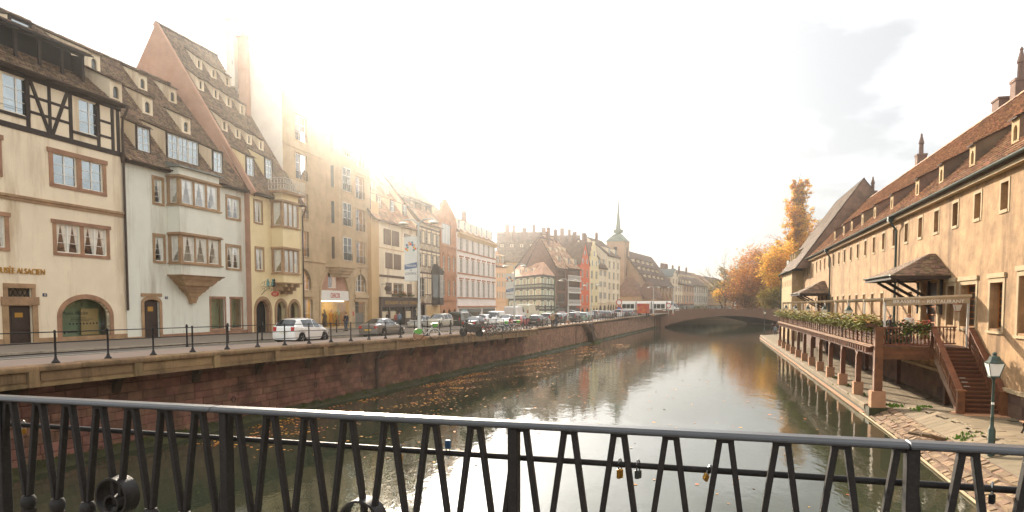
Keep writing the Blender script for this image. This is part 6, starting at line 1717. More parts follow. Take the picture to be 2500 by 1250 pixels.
MB().hexa([(-3, 0, ztop - 0.55), (BL + 10, 0, ztop - 0.55), (BL + 10, 14, ztop - 0.55), (-3, 14, ztop - 0.55)], [(-3, 0, ztop - 0.5), (BL + 10, 0, ztop - 0.5), (BL + 10, 14, ztop - 0.5), (-3, 14, ztop - 0.5)]).build('deck', 'asphalt', br)
k = 0
cpm2 = MB().box(-1.0, 1.0, -0.12, 0.4, 0.0, 0.22).mesh('parapet_cap', 'bridgestone')
while k * 2.05 < BL + 8:
 x_ = -1.8 + k * 2.05; obj_of('parapet_cap', cpm2, br, (x_, 0, bz(x_) + (0.004 if k % 2 else 0.13)), None, (1, 1, 1)); k += 1
for x_ in (-2.6, 0.8): MB().box(x_ - 0.35, x_ + 0.35, -0.3, -0.004, -0.5, bz(0) + 0.1).build('bridge_pier', 'bridgestone', br)
MB().box(0.8 + 0.36, 46, -0.14, -0.09, ztop - 0.75, ztop - 0.55).build('string_course', 'bridgestone', br)
# bank wall seen under the arch and pier stump
fq = thing('far_bank_wall', 'low grey stone bank wall seen through the bridge arch', 'wall', (38, 262, 0), R(-2))
MB().box(0, 110, 0, 1.0, -0.5, 1.9).build('wall_core', 'palesurround', fq)
structure(MB().quad((38, 259, 1.88), (300, 250, 1.88), (300, 500, 1.95), (38, 500, 1.95)), 'far_bank', 'moss')
hd = MB()  # foliage added to block low sky mirrored in the water under the arch
for k in range(7000):
 p = Vector((rnd.uniform(44, 140), rnd.gauss(268, 1.2), 1.9 + abs(rnd.gauss(0, 1.5)))); a = rnd.uniform(0, 6.3); s_ = rnd.uniform(0.15, 0.4)
 e1 = Vector((math.cos(a), math.sin(a), rnd.uniform(-0.7, 0.7))) * s_; e2 = Vector((-math.sin(a), math.cos(a), rnd.uniform(-0.9, 0.9))) * s_
 hd.add([p - e1, p - e2, p + e1, p + e2], [(0, 1, 2, 3)])
hd.box(44, 140, 269, 270, 1.9, 4.2)
hg = thing('filler_hedge', 'added dull green foliage hiding the low sky beyond the bridge', 'filler_hedge', (0, 0, 0))
hd.build('foliage', mat('hedgeleaf', '#5f5a30', 0.85, 0.3, 2, island=0.35), hg, kind='stuff')
structure(MB().quad((-60, 380, 3.8), (700, 380, 3.8), (700, 1500, 4.2), (-900, 1500, 4.2)), 'distant_ground', 'land')
# ================================================================== RIGHT BANK
RK = Fr(23.2, 33.9, 0.0, R(-106.5))                 # local x towards the camera, y into the building, z above the water
DECK = 3.65
def sstep(a, b_, x):
 t_ = min(max((x - a) / (b_ - a), 0), 1); return t_ * t_ * (3 - 2 * t_)
def zw(x, y):
 return 0.45 + 0.42 * sstep(-2.5, 3.5, x) * sstep(-3.9, -2.4, y) + 0.25 * sstep(4, 16, x)
def edge_y(x): return -4.75 + 1.05 * sstep(-0.9, 0.3, x) - 0.25 * sstep(4, 20, x)
mb = MB(); xs = [-110 + 3 * k for k in range(35)] + [-4 + 0.6 * k for k in range(60)]
xs = sorted(set(round(x, 2) for x in xs if x < -4.5 or x >= -4)); ys = [0, 0.12, 0.25, 0.4, 0.6, 0.8, 1.0]
vs = []; fs = []
for x in xs:
 e = edge_y(x) if x > -88 else edge_y(x) + (-(x + 88)) * 0.45
 e = min(e, -0.2)
 for f in ys:
  y = e + (0.6 - e) * f; vs.append(RK.w(x, y, zw(x, y) - 0.06))
n = len(ys)
for i in range(len(xs) - 1):
 for k in range(n - 1): fs.append((i * n + k, i * n + k + 1, (i + 1) * n + k + 1, (i + 1) * n + k))
structure(MB().add(vs, fs), 'lower_quay_walkway', mat('paverbed', '#766a54', 0.95, 0.15, 3), True)
structure(MB().add([RK.w(-130, 0.4, 3.4), RK.w(60, 0.4, 3.4), RK.w(60, 250, 3.4), RK.w(-130, 250, 3.4)], [(0, 1, 2, 3)]), 'right_bank_ground', 'land')
# paving slabs of the near walkway: real joints, each slab a piece of the walkway's paving
pv = thing('walkway_paving', 'worn stone paving of the lower quay in front of the stairs', 'paving', RK.w(0, 0, 0), RK.a)
cnt = 0; slabm = MB().hexa([(-0.5, -0.5, -0.03), (0.5, -0.5, -0.03), (0.5, 0.5, -0.03), (-0.5, 0.5, -0.03)], [(-0.49, -0.485, 0.012), (0.49, -0.485, 0.012), (0.49, 0.485, 0.012), (-0.49, 0.485, 0.012)]).mesh('slab', 'paver')
rest = MB()
x = 13.0
while x > -60:
 wx = 0.62; y = edge_y(x - wx / 2) + (0.46 if x < -0.3 else 0.04)
 while y < -0.15:
  wy = rnd.uniform(0.7, 1.15); yc = y + wy / 2
  if yc + wy / 2 < 0.05:
   z = zw(x - wx / 2, yc) - 0.012; dzx = (zw(x - wx / 2 + 0.2, yc) - zw(x - wx / 2 - 0.2, yc)) / 0.4; dzy = (zw(x - wx / 2, yc + 0.2) - zw(x - wx / 2, yc - 0.2)) / 0.4
   if cnt < 290:
    obj_of('slab', slabm, pv, (x - wx / 2, yc, z + rnd.uniform(0, 0.005)), (math.atan(dzy), -math.atan(dzx), 0), (wx - 0.012, wy - 0.012, 1)); cnt += 1
   else:
    rest.add([(x - wx / 2 + v.co.x * (wx - 0.012), yc + v.co.y * (wy - 0.012), z + v.co.z) for v in slabm.vertices], [tuple(p.vertices) for p in slabm.polygons])
  y += wy
 x -= wx
rest.build('distant_slabs', 'paver', pv, kind='stuff')
# quay edge: wall with edge stones, then the sloping stone revetment near the stairs
qe = thing('quay_edge', 'low stone quay edge along the right bank under the timber terrace', 'quay', RK.w(0, 0, 0), RK.a)
MB().add([(-88, -4.76, -0.5), (-0.9, -4.76, -0.5), (-0.9, -4.76, 0.4), (-88, -4.76, 0.4)], [(0, 1, 2, 3)]).build('edge_wall', 'wetstone', qe)
MB().add([(-0.9, -4.76, -0.5), (-0.9, -3.6, -0.5), (-0.9, -3.6, 0.55), (-0.9, -4.76, 0.44)], [(0, 1, 2, 3)]).build('edge_return', 'wetstone', qe)
esm = MB().prism_x([(0.0, 0.02), (0.45, 0.035), (0.45, -0.25), (-0.04, -0.25), (-0.05, -0.02)], -0.5, 0.5).mesh('edge_stone', 'paver')
x = -0.95
while x > -88:
 l = rnd.uniform(1.0, 1.7); obj_of('edge_stone', esm, qe, (x - l / 2, -4.77, 0.47), None, (l - 0.015, 1, 1)); x -= l
MB().box(-88, -0.9, -4.95, -4.77, -0.3, 0.05).build('waterline_ledge', 'plinthstone', qe)
rv = thing('revetment', 'sloping rubble stone bank between the water and the walkway below the stairs', 'stone bank', RK.w(0, 0, 0), RK.a)
rb = MB();
xs_ = [-0.9 + 0.7 * k for k in range(45)]
for a, c in zip(xs_, xs_[1:]):
 ea, ec = edge_y(max(a, 0.3)), edge_y(max(c, 0.3))
 rb.quad((a, ea - 1.25, -0.12), (c, ec - 1.25, -0.12), (c, ec + 0.05, zw(c, ec) - 0.03), (a, ea + 0.05, zw(a, ea) - 0.03))
rb.build('bank_core', 'wallstone', rv)
bsm = [MB().hexa([(-0.5, -0.5, -0.4), (0.5, -0.5, -0.4), (0.5, 0.5, -0.4), (-0.5, 0.5, -0.4)], [(-0.42 + rnd.uniform(-.05, .05), -0.42, 0.4 + rnd.uniform(-.2, .2)), (0.42, -0.4, 0.4 + rnd.uniform(-.2, .2)), (0.4, 0.42, 0.4 + rnd.uniform(-.2, .2)), (-0.4, 0.4, 0.4 + rnd.uniform(-.2, .2))]).mesh('rubble_stone', mat('rubble', '#8a7157', 0.9, 0.25, 2.5, 0.5, 12, stain=('#5a4a34', 0.6, 1.5), island=0.25)) for _ in range(4)]
x = -0.7
while x < 22:
 l = rnd.uniform(0.28, 0.5); e = edge_y(max(x, 0.3)); zt_ = zw(x, e)
 for k in range(4):
  f = (k + 0.5) / 4; y = e - 1.25 + 1.3 * f; z = -0.12 + (zt_ + 0.08) * f
  obj_of('rubble_stone', rnd.choice(bsm), rv, (x + l / 2 + rnd.uniform(-.05, .05), y, z + rnd.uniform(-0.02, 0.03)), (0.4 + rnd.uniform(-.1, .1), rnd.uniform(-.1, .1), rnd.uniform(-.15, .15)), (l * 0.98, 0.33, 0.12 + rnd.uniform(0, .06)))
 x += l
o = MB().tube([(-0.9, edge_y(0.3) - 1.3, 0.05)] + [(a, edge_y(max(a, 0.3)) - 1.3, 0.05) for a in xs_[1:]], 0.045, 6).build('waterline_beam', 'palesurround', rv)
for k in range(4):
 o = MB().box(-0.7, 0.7, -0.06, 0.06, -0.05, 0.05).build('driftwood', 'bark_pale', rv); o.location = (8.2 + 0.5 * k, edge_y(8) - 0.4 - 0.2 * (k % 2), zw(8, -3.6) - 0.05 + 0.05 * k); o.rotation_euler = (0.2, 0.1 * k, 0.5 + 0.7 * k)
# weeds
wd_ = MB()
for k in range(420):
 c = rnd.choice(((-5.3, -4.2), (-10.2, -4.2), (-0.6, -3.4), (1.5, -2.6), (2.0, -2.9), (9.3, -3.4), (-15.2, -4.1)))
 x, y = c[0] + rnd.gauss(0, 0.35), c[1] + rnd.gauss(0, 0.2); z = zw(x, y); a = rnd.uniform(0, 6.3); s_ = rnd.uniform(0.03, 0.09)
 wd_.add([(x - math.cos(a) * s_, y - math.sin(a) * s_, z), (x + math.cos(a) * s_, y + math.sin(a) * s_, z), (x, y, z + s_ * 1.6)], [(0, 1, 2)])
o = wd_.build('weeds', mat('weed', '#5c7a24', 0.9, 0.3, 8), None, kind='stuff'); o.location = RK.o; o.rotation_euler = (0, 0, RK.a); tag(o, 'small green weeds growing between the walkway stones', 'weeds')

# ------------------------------------------------------------------ great ochre customs building
cu = thing('customs_building', 'long ochre plastered riverside building with a huge tiled roof on the right', 'building', RK.w(0, 0, 0), RK.a)
XL, XR = -70.8, 16.0
ZG = 12.05                                            # gutter height
def rw(px, py): return RK.pix(px, py)
up_w = []
upx = [(2443, 480), (2378.5, 503), (2323.5, 526), (2281.5, 544), (2243, 558), (2210, 571), (2178.5, 585), (2154.5, 594), (2130.5, 603), (2110, 611), (2091.5, 619)]
step_u = []
xs_u = [RK.X(p[0]) for p in upx]
zc_ = sum(rw(*p)[1] for p in upx[:6]) / 6
sp = [a - b_ for a, b_ in zip(xs_u, xs_u[1:])]; spm = sum(sp[:6]) / 6
x = xs_u[0]
while x > XL + 1: up_w.append((x - 0.42, x + 0.42, zc_ - 0.62, zc_ + 0.62)); x -= spm
up_w.append((xs_u[0] + spm - 0.42, xs_u[0] + spm + 0.42, zc_ - 0.62, zc_ + 0.62))
lo_w = []
lwp = [(2443, 690, 747), ]
big_w = []
for pa, pb in ((2345, 2382), (2417, 2448), (2487, 2525), (2312, 2330)):
 xa, xb = RK.X(pa), RK.X(pb); big_w.append((xa, xb))
zt_l = rw(2430, 690)[1]; zb_l = rw(2430, 803)[1]
big_w = [(a, c, max(zb_l, DECK + 0.25), zt_l) for a, c in big_w]
big_w[2] = (big_w[2][0], big_w[2][1], zb_l - 0.1, zt_l + 0.2)
door_w = (RK.X(2252), RK.X(2290), DECK, rw(2270, 690)[1]);
xs_l = [RK.X(p) for p in (2222, 2192, 2152.5, 2128.5, 2107, 2090, 2074)]
spl = (xs_l[2] - xs_l[6]) / 4
small_l = [(xs_l[0] - 0.45, xs_l[0] + 0.45, DECK + 0.3, rw(2222, 712)[1])]
x = xs_l[2]; zt_s = rw(2152, 716)[1]
while x > XL + 1: small_l.append((x - 0.42, x + 0.42, DECK + 0.5, zt_s)); x -= spl
hol = up_w + big_w + [door_w] + small_l
grid_wall(MB(), XL, XR, 1.9, ZG, hol, 0, 0.45).build('wall', 'ochre', cu)
MB().add([(XL, 0, 1.9), (XL, 0, ZG), (XL, 7, ZG + 8), (XL, 14, ZG), (XL, 14, 1.9)], [(0, 1, 2, 3, 4)]).build('end_wall', 'ochre2', cu)
MB().add([(XR, 0, 1.9), (XR, 0, ZG), (XR, 7, ZG + 8), (XR, 14, ZG), (XR, 14, 1.9)], [(0, 1, 2, 3, 4)]).build('end_wall', 'ochre', cu)
# stone base
for k in range(4):
 z0_, z1_ = 0.2 + 0.43 * k, 0.2 + 0.43 * (k + 1); x = XL - 15
 while x < XR:
  l = rnd.uniform(0.8, 1.6)
  if x + l > -8 and x < 14: MB().box(x, x + l - 0.012, -0.06 - rnd.uniform(0, 0.02), -0.002, z0_ + 0.006, z1_ - 0.006).build('base_stone', 'wallstone', cu)
  x += l
MB().box(XL - 15, -8, -0.05, -0.002, -0.2, 1.93).build('base_wall', 'wallstone', cu)
MB().box(-8, XR, -0.03, 0.2, -0.2, 1.92).build('base_core', 'quayback', cu)
MB().box(XL, XR, -0.16, -0.002, 1.935, 2.1).build('base_moulding', 'palesurround', cu)
for r in up_w:
 o = MB().box(r[0], r[1], 0.3, 0.34, r[2], r[3]).build('attic_window', OLDGLASS, cu)
 sb = MB(); w = 0.16; y0, y1 = -0.025, 0.06
 sb.box(r[0] - w, r[0] - 0.003, y0, y1, r[2] - w, r[3] + w); sb.box(r[1] + 0.003, r[1] + w, y0, y1, r[2] - w, r[3] + w); sb.box(r[0] - 0.003, r[1] + 0.003, y0, y1, r[3] + 0.003, r[3] + w); sb.box(r[0] - 0.003, r[1] + 0.003, y0 - 0.03, y1, r[2] - w, r[2] - 0.003)
 sb.build('surround', 'palesurround', o)
mat('oakframe', '#a9672f', 0.5, 0.15, 4)
for r in big_w:
 o = window(cu, r, y=0.34, cols=2, rows=6, m='oakframe', fw=0.07, mw=0.045, mull=0.08, glass=OLDGLASS, room=False)
 sb = MB(); w = 0.22; y0, y1 = -0.035, 0.2
 sb.box(r[0] - w, r[0] - 0.003, y0, y1, r[2] - 0.1, r[3] + w); sb.box(r[1] + 0.003, r[1] + w, y0, y1, r[2] - 0.1, r[3] + w); sb.box(r[0] - w - 0.06, r[1] + w + 0.06, y0 - 0.06, y1, r[3] + w + 0.003, r[3] + w + 0.22); sb.box(r[0] - 0.003, r[1] + 0.003, y0, y1, r[3] + 0.003, r[3] + w)
 sb.build('surround', 'palesurround', o)
 MB().box(r[0] - w, r[1] + w, -0.1, 0.32, r[2] - 0.22, r[2] - 0.102).build('sill', 'palesurround', o)
for r in small_l:
 o = window(cu, r, y=0.34, cols=1, rows=5, m='doorwood', glass=OLDGLASS, room=False, mw=0.04)
 sb = MB(); w = 0.15; y0, y1 = -0.025, 0.1
 sb.box(r[0] - w, r[0] - 0.003, y0, y1, r[2], r[3] + w); sb.box(r[1] + 0.003, r[1] + w, y0, y1, r[2], r[3] + w); sb.box(r[0] - 0.003, r[1] + 0.003, y0, y1, r[3] + 0.003, r[3] + w)
 sb.build('surround', 'palesurround', o)
o = window(cu, (door_w[0], door_w[1], door_w[2], door_w[3] - 0.9), y=0.3, cols=2, rows=5, m='oakframe', fw=0.1, mull=0.14, mw=0.06, name='terrace_door', glass=OLDGLASS, room=False)
MB().box(door_w[0], door_w[1], 0.3, 0.36, door_w[3] - 0.897, door_w[3]).build('door_head', 'doorwood', o)
MB().box(door_w[0] - 0.5, door_w[0] - 0.003, -0.1, 0.2, DECK, door_w[3] + 0.1).build('door_pilaster', 'palesurround', cu); MB().box(door_w[1] + 0.003, door_w[1] + 0.4, -0.1, 0.2, DECK, door_w[3] + 0.1).build('door_pilaster', 'palesurround', cu)
# eaves: white moulding, green gutter, roof with tiles and dormers
MB().box(XL - 0.3, XR, -0.34, -0.004, ZG - 0.2, ZG - 0.02).build('eaves_moulding', 'palesurround', cu)
MB().box(XL - 0.3, XR, -0.42, -0.2, ZG - 0.016, ZG + 0.08).build('eaves_board', 'timber_brown', cu)
gutter(cu, XL - 0.3, XR, -0.56, ZG + 0.16, 'copper', 0.12)
YRR, ZRR = 6.9, 19.9
SR = (-0.5, ZG + 0.12, YRR, ZRR)
tiles(cu, XL - 0.2, XR, *SR, 'tile_red', 0.26, 0.3, thick=0.075)
tiles(cu, XL - 0.2, XR, 14.3, ZG + 0.12, YRR, ZRR, 'tile_red', 0.9, 1.0)
ridge_caps(cu, XL - 0.2, XR, YRR, ZRR + 0.05, 'tile_red', 0.45)
dpx = [(2452, 374), (2350, 428), (2272, 471), (2211, 505), (2160, 528), (2120, 549), (2089, 566), (2063, 580), (2042, 592), (2024, 600)]
for px, py in dpx:
 q = rp(RK, SR, px, py); dormer(cu, SR, q.x, min(max(q.y, 0.5), 1.6), 0.85, 1.15, 0.5, 'ochre2', 'tile_red', style='arch', tile=True, cheek='tile_dark')
for px, yt, yb in ((2188, 540, 740), (2027, 622, 745)):
 x = RK.X(px); downpipe(cu, [(x, -0.56, ZG + 0.1), (x, -0.5, ZG - 0.35), (x + 0.1, -0.16, ZG - 0.9), (x + 0.1, -0.14, DECK)], 0.085, 'copper'); MB().box(x - 0.2, x + 0.2, -0.72, -0.36, ZG - 0.25, ZG + 0.1).build('pipe_hopper', 'copper', cu)
x = RK.X(1957) + 0.3; downpipe(cu, [(x, -0.56, ZG + 0.1), (x + 0.1, -0.14, ZG - 0.9), (x + 0.1, -0.14, 3)], 0.09, 'copper')
# stone chimneys with pinnacles
for px, pyb, pyt, s_ in ((2490, 232, 122, 1.0), (2248, 402, 330, 1.0), (2130, 484, 434, 1.0)):
 b0 = RK.hit(px, pyb, (0, YRR + 0.8, 0), (0, 1, 0)); t0 = RK.hit(px, pyt, (0, YRR + 0.8, 0), (0, 1, 0)); H = t0.z - b0.z; w = 0.45
 mb = MB().box(b0.x - w, b0.x + w, b0.y - w, b0.y + w, b0.z - 2.5, b0.z + H * 0.28)
 mb.box(b0.x - w * 1.12, b0.x + w * 1.12, b0.y - w * 1.12, b0.y + w * 1.12, b0.z + H * 0.28 + 0.003, b0.z + H * 0.34)
 o = mb.build('chimney', 'chimneystone', cu)
 MB().lathe([(w * 0.5, 0), (w * 0.46, H * 0.34), (w * 0.62, H * 0.36), (w * 0.2, H * 0.62), (w * 0.3, H * 0.64), (0.03, H * 0.7)], (b0.x, b0.y, b0.z + H * 0.34), 8).build('pinnacle', 'chimneystone', o)
chimney(cu, RK.hit(2445, 255, (0, YRR + 0.5, 0), (0, 1, 0)).x, YRR + 0.5, ZRR - 1, ZRR + 0.9, 1.3, 0.8, 'chimneystone')
# hipped timber canopies over the doors
def canopy(label, pxl, pxr, zy_l, apex_px, apex_py, eave_py, dep):
 xr_ = RK.pix(pxr, eave_py)[0]; xl_ = RK.pix(pxl, eave_py + 8, -dep)[0]
 ze_ = RK.pix(pxr, eave_py)[1]; xa_, za_ = RK.pix(apex_px, apex_py)
 t_ = thing('door_canopy', label, 'canopy', RK.w(xa_, 0, ze_), RK.a, None)
 L_, R_, ha = xl_ - xa_, xr_ - xa_, za_ - ze_
 MB().add([(L_, -dep, 0), (R_, -dep, 0), (R_, -0.004, 0), (L_, -0.004, 0), (0, -0.3, ha), (0, -0.004, ha)], [(0, 1, 4), (1, 2, 5, 4), (3, 0, 4, 5)]).build('roof', 'tile_base', t_)
 tl = MB(); rows = max(6, int(math.hypot(dep, ha) / 0.2))
 for i in range(rows):
  f = i / rows
  for sx in (-1, 0, 1):
   if sx == 0: p0 = Vector((L_ * (1 - f), -dep + (dep - 0.3) * f, ha * f)); p1 = Vector((R_ * (1 - f), -dep + (dep - 0.3) * f, ha * f))
   else:
    e = R_ if sx > 0 else L_; p0 = Vector((e * (1 - f), -dep + (dep - 0.3) * f, ha * f)); p1 = Vector((e * (1 - f), -0.004, ha * f))
   n_ = max(1, int((p1 - p0).length / 0.24)); f2 = min(1.0, (i + 1.15) / rows)
   if sx == 0: q0 = Vector((L_ * (1 - f2), -dep + (dep - 0.3) * f2, ha * f2)); q1 = Vector((R_ * (1 - f2), -dep + (dep - 0.3) * f2, ha * f2))
   else: q0 = Vector((e * (1 - f2), -dep + (dep - 0.3) * f2, ha * f2)); q1 = Vector((e * (1 - f2), -0.004, ha * f2))
   for k in range(n_):
    a_, c_ = p0.lerp(p1, (k + 0.03) / n_), p0.lerp(p1, (k + 0.97) / n_); d_, e_ = q0.lerp(q1, (k + 0.97) / n_), q0.lerp(q1, (k + 0.03) / n_)
    u = Vector((0, 0, 0.06 + rnd.uniform(0, 0.02))); tl.add([a_ + u, c_ + u, d_ + u * 0.4, e_ + u * 0.4, a_, c_], [(0, 1, 2, 3), (4, 5, 1, 0)])
 tl.build('roof_tiles', 'tile', t_, kind='stuff')
 fb = MB().box(L_, R_, -dep, -dep + 0.1, -0.2, -0.004)
 fb.build('fascia', 'timber', t_)
 for e in (L_, R_ - 0.1): MB().box(e, e + 0.1, -dep + 0.1, -0.004, -0.2, -0.004).build('fascia', 'timber', t_)
 MB().box(L_ + 0.12, R_ - 0.12, -dep + 0.12, -0.01, -0.1, -0.05).build('soffit', 'timber', t_)
 g_ = gutter(t_, L_, R_, -dep - 0.08, 0.05, 'copper', 0.07)
 for f in (0.12, 0.45, 0.8):
  xx = L_ + (R_ - L_) * f; MB().bar((xx, -dep * 0.8, -0.22), (xx, -0.06, -1.7), 0.14, 0.16).build('brace', 'timber', t_); MB().box(xx - 0.09, xx + 0.09, -0.12, -0.004, -2.2, -0.2).build('wall_post', 'timber', t_)
 return t_
canopy('large hipped tile canopy on timber braces above the terrace door', 2112, 2322, 0, 2284, 620, 672, 3.0)
canopy('smaller distant hipped tile canopy over the terrace, near the far end', 1930, 2026, 0, 2014, 686, 716, 3.2)

# ------------------------------------------------------------------ end block with steep dark roof
E2 = Fr(*RK.w(-86.6, -1.5, 0)[:2], 0, RK.a)
eb = thing('end_block', 'pale end block with very steep dark roof at the far end of the ochre building', 'building', E2.o, E2.a)
We = 15.8; zeE = E2.pix(1919, 668)[1]
hw_ = [(We * (k + 0.5) / 6 - 0.3, We * (k + 0.5) / 6 + 0.3, zeE - 2.2, zeE - 1.2) for k in range(6)] + [(We * (k + 0.5) / 6 - 0.35, We * (k + 0.5) / 6 + 0.35, 3.9, 6.0) for k in range(6)]
grid_wall(MB(), 0, We, -0.3, zeE, hw_, 0, 0.3).build('wall', 'ochre2', eb)
for r in hw_: MB().box(r[0], r[1], 0.2, 0.24, r[2], r[3]).build('window', GLASS_DARK, eb)
MB().quad((We, 0, -0.3), (We, 16, -0.3), (We, 16, zeE), (We, 0, zeE)).build('side_wall', 'ochre2', eb)
k = 0
for zq in range(10):
 MB().box(We - 0.02, We + 0.03, 0, 0.55 if zq % 2 else 0.85, 1.0 + zq * 0.95, 1.9 + zq * 0.95).build('quoin', 'sand_grey', eb)
MB().quad((0, 0, -0.3), (0, 16, -0.3), (0, 16, zeE), (0, 0, zeE)).build('side_wall', 'ochre2', eb)
hE = E2.hit(2035, 497, (0, 8, 0), (0, 1, 0)); zE = hE.z; xE_ = min(max(hE.x, 1.5), 12); xN_ = max(E2.hit(2108, 497, (0, 8, 0), (0, 1, 0)).x, We)
for S, m_ in (((-0.4, zeE, 8, zE), 'tile_dark'), ((16.4, zeE, 8, zE), 'tile_dark')): tiles(eb, -0.3, xN_, *S, m_, 0.4, 0.4, x0r=xE_)
MB().add([(-0.3, -0.4, zeE), (-0.3, 16.4, zeE), (xE_, 8, zE)], [(0, 1, 2)]).build('hip_roof', 'tile_dark', eb); MB().add([(xN_, -0.3, zeE), (xN_, 16.3, zeE), (xN_, 8, zE)], [(0, 1, 2)]).build('gable', 'tile_dark', eb)
for k in range(3): dormer(eb, (-0.4, zeE, 8, zE), 3.0 + 3.2 * k, 1.0, 0.9, 1.2, 0.5, 'ochre2', 'tile_dark', tile=False)
MB().box(-3.0, 0.0, 1.0, 5.0, zeE - 1.0, zeE + 2.6).build('roof_cabin', 'zinc', eb)
gutter(eb, -0.4, We + 0.3, -0.55, zeE + 0.05, 'copper', 0.11); downpipe(eb, [(0.1, -0.5, zeE), (0.1, -0.14, zeE - 0.8), (0.1, -0.14, 0.5)], 0.09, 'copper')
# ================================================================== TIMBER TERRACE AND STAIRS
te = thing('timber_terrace', 'brown timber terrace on stone-footed posts along the ochre building', 'terrace', RK.w(0, 0, 0), RK.a)
NB, BAY2, X0T = 11, 5.0, -0.2
YP = -4.35
XE = X0T - NB * BAY2
# posts on stone plinths
pl = MB().box(-0.26, 0.26, -0.26, 0.26, 0, 0.8).mesh('plinth', 'plinthstone')
po = MB().box(-0.14, 0.14, -0.14, 0.14, 0.8, DECK - 0.52 - 0.45)
po.box(-0.45, 0.45, -0.1, 0.1, DECK - 0.62 - 0.45 + 0.1, DECK - 0.52 - 0.45 + 0.0); po = po.mesh('post', 'oak')
brk = MB().prism([(-0.42, 0.0), (0.42, 0.0), (0.42, -0.09), (0.26, -0.09), (0.26, -0.18), (0.15, -0.18), (0.15, -0.3), (-0.15, -0.3), (-0.15, -0.18), (-0.26, -0.18), (-0.26, -0.09), (-0.42, -0.09)], -0.12, 0.12).mesh('bracket', 'oak')
po = MB().box(-0.14, 0.14, -0.14, 0.14, 0.802, DECK - 0.55 - 0.45 - 0.31).mesh('post', 'oak')
for k in range(1, NB + 1):
 x = X0T - k * BAY2
 obj_of('plinth', pl, te, (x, YP, 0.45)); obj_of('post', po, te, (x, YP, 0.45)); obj_of('bracket', brk, te, (x, YP, DECK - 0.555))
obj_of('plinth', MB().box(-0.34, 0.34, -0.34, 0.34, 0, 0.85).mesh('plinth', 'plinthstone'), te, (X0T, YP, 0.45))
obj_of('plinth', MB().box(-0.45, 0.45, -0.45, 0.45, -0.5, -0.002).mesh('plinth', 'wetstone'), te, (X0T, YP, 0.45))
MB().box(X0T - 0.2, X0T + 0.2, YP - 0.2, YP + 0.2, 1.3, DECK + 1.0).build('corner_post', 'oak', te)
for xx in (-2, -12, -22, -32, -42, -52): MB().box(xx - 0.12, xx + 0.12, -0.75, -0.5, 0.3, DECK - 0.36).build('wall_side_post', 'oakdark', te)
# long beam, joists, deck boards
for k in range(NB):
 x1 = X0T - k * BAY2 - (0.2 if k == 0 else 0); x0 = X0T - (k + 1) * BAY2
 MB().box(x0 + 0.003, x1 - 0.003, YP - 0.11, YP + 0.11, DECK - 0.55, DECK - 0.36).build('beam', 'oak', te)
jm = MB().box(-0.07, 0.07, -4.84, -0.1, -0.355, -0.1).mesh('joist', 'oak')
x = X0T - 0.75
while x > XE: obj_of('joist', jm, te, (x, 0, DECK)); x -= 0.68
y = -4.7; dk = MB()
while y < -0.1:
 dk.box(XE, X0T - 0.02, y, y + 0.135, DECK - 0.055, DECK - 0.015); y += 0.145
dk.build('deck_boards', 'oakdark', te, kind='stuff')
for k in range(NB):
 x1 = X0T - k * BAY2 - (0.2 if k == 0 else 0.0); x0 = X0T - (k + 1) * BAY2
 MB().hexa([(x0 + 0.01, -4.72, DECK - 0.08), (x1 - 0.01, -4.72, DECK - 0.08), (x1 - 0.01, -4.5, DECK - 0.012), (x0 + 0.01, -4.5, DECK - 0.012)],
    [(x0 + 0.01, -4.72, DECK - 0.04), (x1 - 0.01, -4.72, DECK - 0.04), (x1 - 0.01, -4.5, DECK + 0.03), (x0 + 0.01, -4.5, DECK + 0.03)]).build('skirt_board', mat('oakpale', '#8f6a48', 0.7, 0.2, 2, island=0.12), te)
# side railing: posts, boards, top rail
rp_ = MB().box(-0.07, 0.07, -0.07, 0.07, 0.032, 0.97).mesh('rail_post', 'oak')
rs_ = MB().box(-0.05, 0.05, -0.04, 0.04, 0.032, 0.9).mesh('rail_stile', 'oakpale')
bdm = MB().box(-BAY2 / 4 + 0.09, BAY2 / 4 - 0.09, -0.015, 0.015, -0.065, 0.065).mesh('board', 'oak')
for k in range(NB):
 for h in range(2):
  xc = X0T - (k + 0.25 + 0.5 * h) * BAY2
  for j in range(5): obj_of('board', bdm, te, (xc, -4.42, DECK + 0.14 + 0.165 * j), (0.25, 0, 0))
 obj_of('rail_post', rp_, te, (X0T - (k + 1) * BAY2, -4.44, DECK)); obj_of('rail_stile', rs_, te, (X0T - (k + 0.5) * BAY2, -4.45, DECK))
 obj_of('rail_stile', rs_, te, (X0T - (k + 0.25) * BAY2, -4.46, DECK)); obj_of('rail_stile', rs_, te, (X0T - (k + 0.75) * BAY2, -4.46, DECK))
 MB().box(X0T - (k + 1) * BAY2 + 0.004, X0T - k * BAY2 - (0.21 if k == 0 else 0.004), -4.52, -4.34, DECK + 0.975, DECK + 1.03).build('top_rail', 'oak', te)
